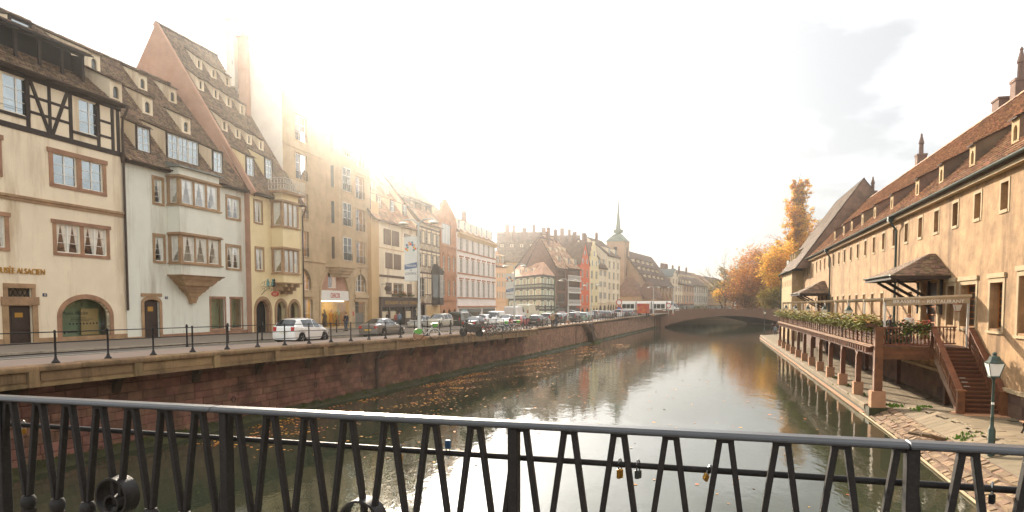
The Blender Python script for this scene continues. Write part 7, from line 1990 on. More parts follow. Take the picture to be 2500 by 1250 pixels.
# turned balusters across the end
tb = MB().lathe([(0.035, 0), (0.035, 0.1), (0.02, 0.13), (0.045, 0.3), (0.05, 0.38), (0.03, 0.52), (0.022, 0.56), (0.035, 0.6), (0.03, 0.7), (0.035, 0.72), (0.035, 0.8)], n=8).mesh('baluster', 'oak', True)
YS0, YS1 = -1.86, -0.08
def bal_rail(y0, y1, x):
 MB().box(x - 0.06, x + 0.06, y0, y1, DECK + 0.05, DECK + 0.12).build('bottom_rail', 'oak', te); MB().box(x - 0.1, x + 0.1, y0, y1, DECK + 0.93, DECK + 1.0).build('top_rail', 'oak', te)
 n = int((y1 - y0) / 0.165)
 for k in range(n): obj_of('baluster', tb, te, (x, y0 + (y1 - y0) * (k + 0.5) / n, DECK + 0.125))
bal_rail(YP + 0.21, YS0 - 0.12, X0T); bal_rail(-1.72, -0.2, -2.3)
MB().box(X0T - 0.12, X0T + 0.12, YS0 - 0.11, YS0 + 0.11, DECK - 0.6, DECK + 1.02).build('newel', 'oak', te); MB().box(X0T - 0.12, X0T + 0.12, YS1 - 0.2, YS1, DECK - 0.6, DECK + 1.02).build('newel', 'oak', te)
for k, (za, zb) in enumerate(((-0.18, 0.0), (-0.42, -0.185), (-0.68, -0.425))):
 MB().box(X0T - 0.08 + 0.0 * k, X0T + 0.1 - 0.02 * k, YP + 0.21, YS0 - 0.12, DECK + za, DECK + zb).build('end_board', 'oak', te)
# stairs
st = thing('terrace_stairs', 'wide brown wooden staircase leading up from the lower quay to the terrace', 'stairs', RK.w(0, 0, 0), RK.a)
XB, ZB = 3.95, 0.9; nS = 16; XT = X0T + 0.1
run = XB - XT; rise_ = DECK - ZB
sl_ = math.atan2(rise_, run)
trd = MB().box(-0.02, run / nS + 0.03, YS0 + 0.08, YS1 - 0.08, -0.05, 0.0).mesh('tread', 'oak')
rsr = MB().box(0.0, 0.03, YS0 + 0.08, YS1 - 0.08, -rise_ / nS, -0.052).mesh('riser', 'oakdark')
for k in range(nS):
 x = XT + run * k / nS; z = DECK - rise_ * (k + 1) / nS
 obj_of('tread', trd, st, (x, 0, z)); obj_of('riser', rsr, st, (x, 0, z + rise_ / nS))
for y in (YS0, YS1 - 0.09):
 P = [(XT - 0.05, DECK + 0.12), (XB + 0.05, ZB + 0.16), (XB + 0.05, ZB - 0.02), (XB - 0.25, ZB - 0.02), (XT - 0.05, DECK - 0.42)]
 MB().prism(P, y - 0.045, y + 0.045).build('stringer', 'oak', st)
 hr_ = [Vector((XT - 0.1, y, DECK + 1.0)), Vector((XB + 0.12, y, ZB + 1.02))]
 MB().bar(hr_[0], hr_[1], 0.26, 0.06).build('handrail', 'oak', st)
 MB().bar(hr_[0] - Vector((0, 0, 0.72)), hr_[1] - Vector((0, 0, 0.72)), 0.08, 0.06).build('lower_rail', 'oak', st)
 n = 26
 for k in range(n):
  f = (k + 0.5) / n; p = hr_[0].lerp(hr_[1], f)
  if k % 9 == 8: MB().box(p.x - 0.06, p.x + 0.06, y - 0.06, y + 0.06, p.z - 0.95, p.z - 0.02).build('rail_post', 'oak', st)
  else: obj_of('baluster', tb, st, (p.x, y, p.z - 0.69), None, (1, 1, 0.84))
 MB().box(XB + 0.06, XB + 0.34, y - 0.14, y + 0.14, ZB - 0.1, ZB + 1.0).build('newel', 'oak', st)
 MB().box(XB + 0.0, XB + 0.4, y - 0.19, y + 0.19, ZB + 1.003, ZB + 1.07).build('newel_cap', 'oak', st)
MB().box(XB - 0.5, XB + 0.75, YS0 - 0.35, YS1, 0.4, ZB - 0.02).build('base_slab', 'plinthstone', st)
for k in (7, 8, 9): MB().box(XT + run * k / nS + 0.05, XT + run * k / nS + 0.2, YS0 + 0.5 + 0.02 * k, YS0 + 0.75 + 0.02 * k, DECK - rise_ * (k + 1) / nS + 0.003, DECK - rise_ * (k + 1) / nS + 0.012).build('step_notice', 'white', st)

# ------------------------------------------------------------------ awning frames
def awning_frame(x, label, sign=False):
 t_ = thing('awning', label, 'awning', RK.w(x, -4.05, DECK), RK.a, None if sign else 'rolled awnings along the terrace')
 MB().box(-0.05, 0.05, -0.05, 0.05, 0, 2.42).build('post', 'awningmetal', t_)
 if not sign: MB().tube([(0, 0, 2.35), (0, 3.95, 2.55)], 0.045, 8).build('arm', 'awningmetal', t_)
 MB().tube([(0.1, -0.1, 2.42), (0.1, 3.9, 2.6)], 0.1, 10).build('fabric_roll', 'awning', t_)
 if sign:
  MB().box(-0.05, 0.05, 3.75, 3.85, 0, 2.5).build('post', 'awningmetal', t_)
  mb = MB(); n = 20
  for k in range(n):
   y0, y1 = 0.02 + 3.8 * k / n, 0.02 + 3.8 * (k + 1) / n
   w_ = lambda y: 0.16 + 0.02 * math.sin(y * 7)
   mb.quad((w_(y0), y0, 2.08 + y0 * 0.045), (w_(y1), y1, 2.08 + y1 * 0.045), (0.16, y1, 2.42 + y1 * 0.045), (0.16, y0, 2.42 + y0 * 0.045))
  v = mb.build('valance', 'awning', t_)
  text(v, 'BRASSERIE – RESTAURANT', 0.2, 1.95, 2.32, 0.26, 'white', ext=0.003, sx=1.05, rot=(R(90), 0, R(90)))
 return t_
awning_frame(-0.45, 'tan awning with white brasserie lettering across the near end of the terrace', True)
ORD = 'first second third fourth fifth sixth seventh eighth ninth tenth eleventh twelfth thirteenth fourteenth fifteenth sixteenth seventeenth eighteenth nineteenth twentieth'.split()
ORD += ['twenty-' + o_ for o_ in ORD[:9]] + ['thirtieth'] + ['thirty-' + o_ for o_ in ORD[:9]]
for k in range(1, NB + 1): awning_frame(-0.45 - 5.0 * k, ORD[k - 1] + ' rolled tan awning behind the lettered one along the terrace')

# flower boxes on the rail
mat('bloom', '#b08a48', 0.75, 0.35, 9, island=0.5)
mat('olive_leaf', '#86833c', 0.8, 0.35, 6, island=0.4)
GREENORIG = MATS['greenleaf']
protos = []
for k in range(5):
 MATS['greenleaf'] = MATS['olive_leaf']
 protos.append(flower_box(0, 0, 0, 1.5, fr=Fr(0, 0, 0, RK.a), label='x', h=0.5, fl='bloom' if k != 3 else 'flower_white', n=1000, d=0.5, hang=0.4))
MATS['greenleaf'] = GREENORIG
nb = 0
for k in range(33):
 x = X0T - 0.95 - k * 1.62
 if x < XE + 0.5: break
 p = protos[k] if k < 5 else copy_tree(protos[k % 5])
 p.location = RK.w(x, -4.42, DECK + 0.98); p.rotation_euler = (0, 0, RK.a + (math.pi if k % 2 else 0));
 if k % 2: p.location = RK.w(x, -4.42 - 0.36, DECK + 0.98)
 p['label'] = ORD[k] + ' overflowing flower box from the corner post on the terrace rail'; p['group'] = 'flower boxes on the terrace rail'
flower_box(0, 0, 0, 1.3, fr=Fr(*RK.w(X0T + 0.35, -2.75, DECK + 0.88), RK.a + R(90)), label='trailing green flower box with red blooms on the balustrade by the stairs', h=0.4, hang=0.5, n=620, d=0.3)
# lattice screens with climbers
def lattice(x, label):
 t_ = thing('lattice_screen', label, 'screen', RK.w(x, -3.7, DECK), RK.a, 'lattice screens on the terrace')
 mb = MB(); n = 9
 for k in range(-n, n):
  a0, z0 = k * 0.2, 0.0
  for sgn in (1, -1):
   y0 = max(0, k * 0.2) if sgn > 0 else min(1.8, 1.8 - k * 0.2);
   L_ = min(1.8 - max(0, k * 0.2), 1.25 - max(0, -k * 0.2))
   if L_ <= 0.05: continue
   ys, zs = max(0, k * 0.2), max(0, -k * 0.2)
   if sgn > 0: mb.bar((0, ys, zs), (0, ys + L_, zs + L_), 0.02, 0.035)
   else: mb.bar((0.02, 1.8 - ys, zs), (0.02, 1.8 - ys - L_, zs + L_), 0.02, 0.035)
 mb.box(-0.02, 0.04, -0.05, 0.0, 0, 1.3); mb.box(-0.02, 0.04, 1.8, 1.85, 0, 1.3)
 mb.build('lattice', 'timber', t_)
 lf_ = MB()
 for k in range(420):
  p = Vector((rnd.gauss(0, 0.06), rnd.uniform(0, 1.8), rnd.uniform(0, 1.15))); a = rnd.uniform(0, 6.3); s_ = rnd.uniform(0.04, 0.08)
  e1 = Vector((0.3 * math.sin(a), math.cos(a), math.sin(a))) * s_; e2 = Vector((0.3, -math.sin(a), math.cos(a))) * s_ * 0.8
  lf_.add([p - e1, p - e2, p + e1, p + e2], [(0, 1, 2, 3)])
 lf_.build('climber', mat('ivy', '#3c4f26', 0.8, 0.3, 9, island=0.3), t_, kind='stuff')
for k, x in enumerate((-4.2, -9.5, -14.2, -19.0, -27.0)): lattice(x, ORD[k] + ' dark lattice screen with climber from the near terrace end')
# lanterns
def lantern_parts(t_, z, s=1.0, frame='copper'):
 b = 0.13 * s
 mb = MB(); mb.hexa([(-b, -b, z), (b, -b, z), (b, b, z), (-b, b, z)], [(-b * 1.75, -b * 1.75, z + 0.42 * s), (b * 1.75, -b * 1.75, z + 0.42 * s), (b * 1.75, b * 1.75, z + 0.42 * s), (-b * 1.75, b * 1.75, z + 0.42 * s)])
 mb.build('lantern_glass', 'lantern_glass', t_)
 fm = MB()
 for sx, sy in ((-1, -1), (1, -1), (1, 1), (-1, 1)): fm.bar((sx * b, sy * b, z), (sx * b * 1.76, sy * b * 1.76, z + 0.42 * s), 0.02 * s, 0.02 * s)
 fm.box(-b * 1.1, b * 1.1, -b * 1.1, b * 1.1, z - 0.05 * s, z - 0.002)
 fm.build('lantern_frame', frame, t_)
 MB().lathe([(0.28 * s, 0), (0.29 * s, 0.03 * s), (0.2 * s, 0.1 * s), (0.16 * s, 0.22 * s), (0.07 * s, 0.26 * s), (0.06 * s, 0.3 * s), (0.09 * s, 0.33 * s), (0.02 * s, 0.38 * s)], (0, 0, z + 0.42 * s), 8).build('lantern_cap', frame, t_)
for k, (x, nm) in enumerate(((-9.0, 'nearest'), (-19.0, 'second nearest'), (-29.0, 'middle'), (-39.0, 'second farthest'), (-49.0, 'farthest'))):
 t_ = thing('terrace_lantern', nm + ' white glass lantern on a short pole at the terrace rail', 'lantern', RK.w(x, -4.3, DECK), RK.a, 'lanterns along the terrace rail')
 MB().lathe([(0.05, 0), (0.03, 0.2), (0.025, 1.4)], n=8).build('pole', 'copper', t_); lantern_parts(t_, 1.42, 0.9)
x, z = RK.pix(2338, 745, -0.35)
t_ = thing('wall_lantern', 'copper wall lantern beside the awning lettering on the ochre wall', 'lantern', RK.w(x, -0.35, z - 0.3), RK.a)
lantern_parts(t_, 0.0, 0.8, mat('copperbright', '#a05f34', 0.45, 0.2, 6, metal=0.5)); MB().tube([(0, 0.33, 0.75), (0, 0.1, 0.85), (0, 0, 0.6)], 0.02, 6).build('wall_arm', 'copper', t_)
# street lamp on the lower quay and a distant one
def quay_lamp(p, label, h=3.6):
 t_ = thing('street_lamp', label, 'street lamp', p, RK.a)
 MB().lathe([(0.11, 0), (0.11, 0.9), (0.085, 0.95), (0.06, 1.0), (0.05, 1.3), (0.06, 1.32), (0.045, 1.36), (0.04, h - 0.1), (0.07, h - 0.05), (0.05, h)], n=10).build('pole', 'copper', t_, smooth=True)
 lantern_parts(t_, h + 0.05, 1.0)
 for z in (1.75,): MB().lathe([(0.046, 0), (0.046, 0.08)], (0, 0, z), 10).build('sticker', 'white', t_)
 return t_
pz = at_Y(2427, 903, 22.6); lx = RK.loc(pz)
quay_lamp(RK.w(lx.x, lx.y, zw(lx.x, lx.y)), 'dark green lamp post with white lantern in front of the stairs', pz.z - zw(lx.x, lx.y) - 0.25)
q = at_z(1866, 815, 0.45); quay_lamp(q, 'small distant lamp post at the tip of the lower quay', 3.6)
# bench
bp_ = at_z(2492, 1062, zw(8, -2)); bl_ = RK.loc(bp_)
bn = thing('park_bench', 'slatted wooden bench at the right edge of the walkway', 'bench', RK.w(bl_.x + 0.6, bl_.y + 0.3, zw(bl_.x, bl_.y)), RK.a)
for k in range(5): MB().box(-0.9, 0.9, -0.25 + 0.1 * k, -0.17 + 0.1 * k, 0.42, 0.455).build('slat', 'oakpale', bn)
for x in (-0.7, 0.7): MB().tube([(x, -0.2, 0.41), (x, -0.16, 0.2), (x, -0.24, 0.0)], 0.035, 6).build('leg', 'iron', bn); MB().tube([(x, 0.2, 0.41), (x, 0.16, 0.2), (x, 0.24, 0.0)], 0.035, 6).build('leg', 'iron', bn)

# ================================================================== FOREGROUND BRIDGE RAILING
ZR_ = 5.292
FB = Fr(0.0, 2.93, ZR_, R(-16.3))
rl = thing('bridge_railing', 'dark painted iron bridge railing with slanting bars across the foreground', 'railing', FB.o, FB.a)
x_l, x_r = -9.0, 7.0
seams = [FB.X(520), FB.X(2225)]
xs_ = [x_l] + seams + [x_r]
for a, c in zip(xs_, xs_[1:]):
 o = MB().prism_x([(-0.045, -0.006), (-0.05, -0.01), (-0.05, -0.024), (0.045, -0.024), (0.045, -0.006), (0.03, 0.002), (-0.03, 0.002)], a + 0.001, c - 0.001).build('top_rail', 'railtop', rl)
 o.modifiers.new('bevel', 'BEVEL').width = 0.004
MB().tube([(x_l, 0.07, -0.175), (x_r, 0.07, -0.175)], 0.0135, 10).build('tension_pipe', 'railpaint', rl, smooth=True)
SPC = (FB.X(1776) - FB.X(1391)) / 3.0
xp = FB.X(1391)
hs = SPC / 2
barm = MB().hexa([(-0.018, -0.02, 0), (0.018, -0.02, 0), (0.018, 0.02, 0), (-0.018, 0.02, 0)], [(-0.018, -0.02, 1), (0.018, -0.02, 1), (0.018, 0.02, 1), (-0.018, 0.02, 1)])
DZ = 0.53
def slant(x0, x1):
 mb = MB().hexa([(x1 - 0.011, -0.018, -0.022 - DZ), (x1 + 0.011, -0.018, -0.022 - DZ), (x1 + 0.011, 0.018, -0.022 - DZ), (x1 - 0.011, 0.018, -0.022 - DZ)],
     [(x0 - 0.012, -0.018, -0.025), (x0 + 0.012, -0.018, -0.025), (x0 + 0.012, 0.018, -0.025), (x0 - 0.012, 0.018, -0.025)])
 o = mb.build('bar', 'railpaint', rl); bv = o.modifiers.new('bevel', 'BEVEL'); bv.width = 0.003
posts = [FB.X(545), FB.X(1255), FB.X(2238)]
k0 = -22
for k in range(k0 - 22, 32):
 x = xp + SPC * k
 if x < x_l + 0.1 or x > x_r - 0.1: continue
 slant(x - 0.02, x - hs + 0.013); slant(x + 0.02, x + hs - 0.013)
 MB().box(x - 0.034, x + 0.034, -0.017, 0.017, -0.042, -0.0245).build('gusset', 'railpaint', rl)
 xc = x + hs
 cm = MB().lathe([(0.032, 0), (0.04, 0.02), (0.04, 0.05), (0.03, 0.07)], (xc, 0, -0.045 - DZ - 0.05), 10); cm.build('collar', 'railpaint', rl, smooth=True)
 MB().box(xc - 0.03, xc + 0.03, -0.022, 0.022, -1.08, -0.045 - DZ - 0.052).build('lower_bar', 'railpaint', rl)
for x in posts + [posts[0] - (posts[1] - posts[0]) * (j_ + 1) for j_ in range(4)] + [posts[2] + (posts[2] - posts[1]) * (j_ + 1) for j_ in range(4)]:
 o = MB().box(x - 0.022, x + 0.022, -0.03, 0.03, -1.1, -0.0245).build('post', 'railpaint', rl); o.modifiers.new('bevel', 'BEVEL').width = 0.004
for px in (272, 880):
 xc = FB.X(px)
 for r_, dz_ in ((0.105, 0.0), (0.05, -0.035)):
  ring = MB(); n = 26; vs = []; fs = []
  for k in range(n):
   a = 2 * math.pi * k / n
   for rr, yy in ((r_, -0.045), (r_, 0.045), (r_ - 0.012, 0.045), (r_ - 0.012, -0.045)): vs.append((xc + rr * math.cos(a), yy, -0.505 + dz_ + rr * math.sin(a)))
  for k in range(n):
   a, c = 4 * k, 4 * ((k + 1) % n)
   for j in range(4): fs.append((a + j, c + j, c + (j + 1) % 4, a + (j + 1) % 4))
  ring.add(vs, fs).build('scroll_ring', 'railpaint', rl, smooth=True)
MB().box(x_l, x_r, -0.03, 0.03, -1.09, -1.05).build('bottom_rail', 'railpaint', rl)
# bridge deck under the photographer
structure(MB().hexa([FB.w(-40, -14, -1.45), FB.w(40, -14, -1.45), FB.w(40, 0.25, -1.45), FB.w(-40, 0.25, -1.45)], [FB.w(-40, -14, -1.1), FB.w(40, -14, -1.1), FB.w(40, 0.25, -1.1), FB.w(-40, 0.25, -1.1)]), 'bridge_pavement', 'farwalk')
# padlocks on the pipe
def padlock(px, label, body, m, up=False, tilt=0.0, small=0.8):
 x = FB.X(px, 0.07)
 t_ = thing('padlock', label, 'padlock', FB.w(x, 0.07, -0.175), FB.a)
 w, h, d = body[0] * small, body[1] * small, body[2] * small
 sg_ = 1 if up else -1
 sh_ = [(-w * 0.3, 0, sg_ * 0.022), (-w * 0.3, 0, -sg_ * 0.008), (-w * 0.2, 0, -sg_ * 0.02), (0, 0, -sg_ * 0.025), (w * 0.2, 0, -sg_ * 0.02), (w * 0.3, 0, -sg_ * 0.008), (w * 0.3, 0, sg_ * 0.022)]
 MB().tube(sh_, 0.0035, 8).build('shackle', 'steel', t_, smooth=True)
 o = MB().box(-w / 2, w / 2, -d / 2, d / 2, sg_ * 0.02, sg_ * (0.02 + h)).build('body', m, t_); bv = o.modifiers.new('bevel', 'BEVEL'); bv.width = 0.005; bv.segments = 2
 t_.rotation_euler = (0, tilt, FB.a + R(60 if not up else 0))
mat('bluelock', '#3b5a78', 0.4, 0.1, 20, metal=0.5); mat('greylock', '#4d5350', 0.4, 0.15, 20, metal=0.6)
padlock(1517, 'brass padlock hanging on the railing pipe', (0.04, 0.052, 0.02), 'brass'); padlock(1562, 'grey steel padlock hanging right of the brass one', (0.042, 0.046, 0.022), 'greylock')
padlock(1737, 'tilted brass padlock caught against a slanting bar', (0.04, 0.036, 0.018), 'brass', tilt=0.7); padlock(975, 'slim copper padlock on the pipe over floating leaves', (0.02, 0.055, 0.02), 'brass')
padlock(1092, 'blue and black padlock standing upright on the pipe', (0.034, 0.05, 0.024), 'bluelock', up=True); padlock(672, 'small dark padlock near the left ring', (0.03, 0.03, 0.02), 'greylock'); padlock(46, 'small brass padlock at the left end of the railing', (0.03, 0.04, 0.02), 'brass')
padlock(2440, 'black padlock near the right end of the railing', (0.04, 0.045, 0.024), 'rubber')
# ================================================================== VEHICLES
def paint(name, col, metal=0.15):
 return mat('paint_' + name, col, 0.28, 0.04, 2, metal=metal, coat=0.6, spec=0.5)
for n_, c_ in (('white', '#e8e6df'), ('grey', '#6d655c'), ('silver', '#a9a8a2'), ('black', '#24211f'), ('red', '#b03428'), ('darkgreen', '#34392f'), ('blue', '#3e4a58'), ('cream', '#dcd9bd'), ('beige', '#c2b8a2'), ('teal', '#86a397'), ('charcoal', '#3f3c39')): paint(n_, c_)
mat('carglass', '#23282a', 0.05, 0.1, 2, spec=0.9)
mat('taillight', '#b3271c', 0.25, 0.1, 3); mat('headlight', '#dcdcd4', 0.15, 0.05, 3); mat('rimmetal', '#b6b3ad', 0.3, 0.08, 6, metal=0.7); mat('plate', '#d9d4c0', 0.5, 0.05, 5); mat('plateyellow', '#d8ac3a', 0.5, 0.05, 5)
mat('undertray', '#161514', 0.9, 0.1, 3)
def interp(st_, x):
 for a, c in zip(st_, st_[1:]):
  if x <= c[0]:
   f = (x - a[0]) / max(c[0] - a[0], 1e-6); return [p + (q - p) * f for p, q in zip(a, c)]
 return list(st_[-1])
def make_car(name, st_, L, Wd, wb, gl, tail, head, wr=0.31, zsill=0.22, boxy=0.0):
 """lofted car facing +x. st_ rows: x, roof z, belt z, half width, roof half width; gl = dict of x ranges for glass"""
 root = thing(name, 'car', 'car')
 xs_ = sorted(set([s[0] for s in st_] + [wb[0] + wr * 1.18 * math.cos(math.pi * k / 8) for k in range(9)] + [wb[1] + wr * 1.18 * math.cos(math.pi * k / 8) for k in range(9)] + [v for r in gl.values() for v in r]))
 rows = []
 for x in xs_:
  _, zt_, zb_, w, rw_ = interp(st_, x)
  zlo = zsill
  for c in wb:
   d = abs(x - c)
   if d < wr * 1.18: zlo = max(zlo, wr + math.sqrt(max((wr * 1.18) ** 2 - d * d, 0)) * 0.98)
  zlo = min(zlo, zb_ - 0.12)
  up = zt_ - zb_
  half = [(w * 0.93, zlo), (w * 1.0, zlo + (zb_ - zlo) * 0.3), (w * 0.99, zlo + (zb_ - zlo) * 0.75), (w * 0.955, zb_),
    (rw_ + (w * 0.955 - rw_) * 0.12, zb_ + up * 0.86), (rw_ * 0.82, zt_ - up * 0.02), (rw_ * 0.4, zt_), (0, zt_ + 0.004)]
  rows.append((x, half))
 nH = len(rows[0][1]); body = MB(); gls = {}
 vs = []
 for x, h in rows:
  ring = [(x, y, z) for y, z in h] + [(x, -y, z) for y, z in reversed(h[:-1])]
  vs.append(ring)
 nR = len(vs[0])
 for i in range(len(vs) - 1):
  xm = (rows[i][0] + rows[i + 1][0]) / 2
  for j in range(nR - 1):
   q = [vs[i][j], vs[i][j + 1], vs[i + 1][j + 1], vs[i + 1][j]]
   side_j = j == 3 or j == nR - 5
   top_j = 4 <= j <= nR - 6
   key = None
   for g_, (a, c) in gl.items():
    if a < xm < c and ((g_.startswith('side') and side_j) or (not g_.startswith('side') and top_j)):
     key = g_ + ('_l' if side_j and j == 3 else '')
   (gls.setdefault(key, MB()) if key else body).add(q, [(0, 3, 2, 1)])
 for ring, fl in ((vs[0], 1), (vs[-1], 0)): body.add(ring, [tuple(range(nR)) if fl else tuple(range(nR - 1, -1, -1))])
 def weld(mb):
  idx = {}; nv = []; mp_ = []
  for v in mb.v:
   k_ = (round(v[0], 4), round(v[1], 4), round(v[2], 4))
   if k_ not in idx: idx[k_] = len(nv); nv.append(v)
   mp_.append(idx[k_])
  mb.f = [f for f in (tuple(dict.fromkeys(mp_[i] for i in q)) for q in mb.f) if len(f) > 2]; mb.v = nv
  return mb
 b_ = weld(body).build('body', paint('white', '#e8e6df'), root, smooth=True)
 for k_, mb in gls.items():
  weld(mb).build('windscreen' if k_.startswith('front') else ('rear_window' if k_.startswith('rear') else 'side_window'), 'carglass', root, smooth=True)
 MB().box(xs_[0] + 0.12, xs_[-1] - 0.12, -Wd * 0.42, Wd * 0.42, 0.14, 0.42).build('underbody', 'undertray', root)
 ty = MB().lathe([(wr * 0.66, -0.09), (wr * 0.95, -0.1), (wr, -0.07), (wr, 0.07), (wr * 0.95, 0.1), (wr * 0.66, 0.09)], n=20, axis='y').mesh('tyre', 'rubber', True)
 rm = MB().lathe([(wr * 0.66, -0.085), (wr * 0.64, -0.03), (wr * 0.64, 0.03), (wr * 0.66, 0.085)], n=20, axis='y')
 for k in range(5):
  a = 2 * math.pi * k / 5
  for yy in (-0.075, 0.075): rm.bar((0, yy, 0), (wr * 0.64 * math.cos(a), yy, wr * 0.64 * math.sin(a)), 0.02, 0.07, up=(0, 1, 0))
 rm.lathe([(0.06, -0.09), (0.06, 0.09)], n=10, axis='y'); rmm = rm.mesh('rim', 'rimmetal')
 for c in wb:
  for s in (-1, 1):
   o = obj_of('wheel', ty, root, (c, s * (Wd / 2 - 0.11), wr)); obj_of('rim', rmm, o)
 xr_, xf_ = xs_[0], xs_[-1]
 for s in (-1, 1):
  x, z, dx, w, h = tail
  MB().box(x - 0.03, x + dx, s * Wd * 0.36 - w / 2, s * Wd * 0.36 + w / 2, z - h / 2, z + h / 2).build('tail_light', 'taillight', root)
  x, z, dx, w, h = head
  MB().box(x - dx, x + 0.02, s * Wd * 0.36 - w / 2, s * Wd * 0.36 + w / 2, z - h / 2, z + h / 2).build('headlight', 'headlight', root)
  mx_ = gl.get('front', (0.5, 0.9))[0] + 0.25
  MB().box(mx_, mx_ + 0.1, s * (Wd / 2 - 0.02), s * (Wd / 2 + 0.16), 0.95 + boxy, 1.08 + boxy).build('wing_mirror', paint('white', '#e8e6df'), root)
  MB().box(wb[0] - 0.1, wb[0] + 1.2, s * (Wd / 2 - 0.03) - 0.005, s * (Wd / 2 - 0.03) + 0.012, 0.62, 0.64).build('door_trim', 'undertray', root)
 MB().box(xr_ - 0.035, xr_ + 0.02, -0.26, 0.26, tail[1] - 0.26, tail[1] - 0.15).build('number_plate', 'plate', root)
 MB().box(xf_ - 0.02, xf_ + 0.03, -0.26, 0.26, 0.42, 0.53).build('number_plate', 'plate', root)
 return root
HATCH = [(-1.93, 0.72, 0.62, 0.66, 0.5), (-1.9, 0.96, 0.9, 0.78, 0.6), (-1.82, 1.03, 1.0, 0.81, 0.62), (-1.5, 1.42, 1.0, 0.84, 0.56), (-1.1, 1.49, 0.99, 0.85, 0.58), (-0.3, 1.52, 0.97, 0.85, 0.6), (0.35, 1.46, 0.95, 0.85, 0.57), (1.1, 1.0, 0.93, 0.84, 0.66), (1.55, 0.88, 0.8, 0.8, 0.6), (1.85, 0.72, 0.64, 0.7, 0.5), (1.94, 0.55, 0.5, 0.6, 0.4)]
hatch = make_car('parked_car', HATCH, 3.9, 1.7, (-1.2, 1.3), dict(side1=(-1.1, 0.02), side2=(0.08, 0.75), rear=(-1.82, -1.5), front=(0.35, 1.1)), (-1.9, 0.86, 0.25, 0.22, 0.26), (1.82, 0.72, 0.3, 0.28, 0.16), wr=0.31)
SEDAN = [(-2.4, 0.62, 0.55, 0.66, 0.5), (-2.36, 0.9, 0.82, 0.8, 0.6), (-2.1, 0.98, 0.93, 0.86, 0.66), (-1.75, 1.02, 0.95, 0.88, 0.66), (-1.0, 1.38, 0.95, 0.89, 0.56), (-0.4, 1.44, 0.94, 0.89, 0.58), (0.25, 1.4, 0.93, 0.89, 0.57), (1.05, 0.98, 0.91, 0.88, 0.66), (1.8, 0.86, 0.78, 0.85, 0.6), (2.25, 0.7, 0.62, 0.75, 0.5), (2.38, 0.52, 0.48, 0.62, 0.4)]
sedan = make_car('parked_car', SEDAN, 4.8, 1.8, (-1.4, 1.5), dict(side1=(-1.2, -0.42), side2=(-0.36, 0.65), rear=(-1.75, -1.0), front=(0.25, 1.05)), (-2.37, 0.74, 0.2, 0.26, 0.2), (2.26, 0.64, 0.3, 0.3, 0.16), wr=0.33)
MPVS = [(-2.1, 0.75, 0.65, 0.7, 0.55), (-2.08, 1.0, 0.95, 0.82, 0.66), (-2.0, 1.1, 1.05, 0.85, 0.66), (-1.85, 1.58, 1.05, 0.87, 0.6), (-1.2, 1.66, 1.04, 0.88, 0.63), (0.2, 1.64, 1.02, 0.88, 0.62), (0.55, 1.55, 1.0, 0.88, 0.6), (1.35, 1.08, 0.98, 0.87, 0.68), (1.85, 0.9, 0.82, 0.82, 0.6), (2.05, 0.7, 0.62, 0.7, 0.5), (2.1, 0.55, 0.5, 0.62, 0.4)]
mpv = make_car('parked_car', MPVS, 4.2, 1.76, (-1.3, 1.35), dict(side1=(-1.75, -0.7), side2=(-0.64, 0.3), side3=(0.36, 0.95), rear=(-2.0, -1.85), front=(0.55, 1.35)), (-2.08, 1.1, 0.12, 0.16, 0.4), (2.0, 0.78, 0.25, 0.3, 0.2))
VANS = [(-2.5, 0.8, 0.7, 0.84, 0.7), (-2.48, 1.85, 1.1, 0.93, 0.82), (-2.3, 2.0, 1.15, 0.95, 0.84), (0.4, 2.02, 1.15, 0.95, 0.84), (0.9, 1.9, 1.12, 0.95, 0.8), (1.7, 1.2, 1.08, 0.93, 0.74), (2.3, 0.98, 0.9, 0.88, 0.66), (2.48, 0.7, 0.62, 0.75, 0.5)]
van = make_car('parked_van', VANS, 5.0, 1.9, (-1.5, 1.6), dict(side1=(0.4, 1.35), front=(0.9, 1.7)), (-2.48, 1.05, 0.08, 0.14, 0.4), (2.36, 0.84, 0.2, 0.28, 0.24), wr=0.34, boxy=0.15)
used = {}
PAINTED = {'body', 'wing_mirror'}
def put_car(proto, px, py, col, label, cat='car', flip=False, yaw=0.0, sc=1.0, name=None, plate=None, lane=None):
 if proto.name not in used: used[proto.name] = 1; tree = tree_of(proto); KIDS[proto.name] = tree; t_ = proto; first = True
 else: t_ = copy_tree(proto); first = False
 p = road_pt(px, py); s = Q.loc(p).x
 sl = math.atan((zr(s + 2) - zr(s - 2)) / 4)
 t_.location = p + Vector((0, 0, 0.01)); t_.scale = (sc, sc, sc)
 t_.rotation_euler = (0, -sl if not flip else sl, R(72) + R(yaw) + (math.pi if flip else 0))
 t_['label'] = label; t_['category'] = cat
 if cat != 'car': t_['category'] = cat
 t_['group'] = 'cars and vans on the quay street'
 for c in t_.children:
  if c.name.split('.')[0] in PAINTED:
   c.material_slots[0].link = 'OBJECT'; c.material_slots[0].material = MATS['paint_' + col]
  if plate and c.name.split('.')[0] == 'number_plate':
   c.material_slots[0].link = 'OBJECT'; c.material_slots[0].material = MATS[plate]
 return t_
put_car(hatch, 738, 836, 'white', 'white hatchback driving away, nearest car on the left street', yaw=2)
put_car(sedan, 935, 821, 'grey', 'grey saloon with lit tail lights and yellow plate driving behind the railing', yaw=1, plate='plateyellow')
put_car(hatch, 1026, 802, 'silver', 'silver hatchback parked nose towards us before the brown arch', flip=True)
put_car(mpv, 1073, 801, 'beige', 'pale beige people carrier facing us by the sandstone arches', flip=True, sc=1.05)
put_car(van, 1128, 797, 'darkgreen', 'dark green boxy van parked beside the white people carrier', 'van', sc=0.95)
put_car(sedan, 1163, 803, 'black', 'black saloon with red tail lights beside the motorcycle')
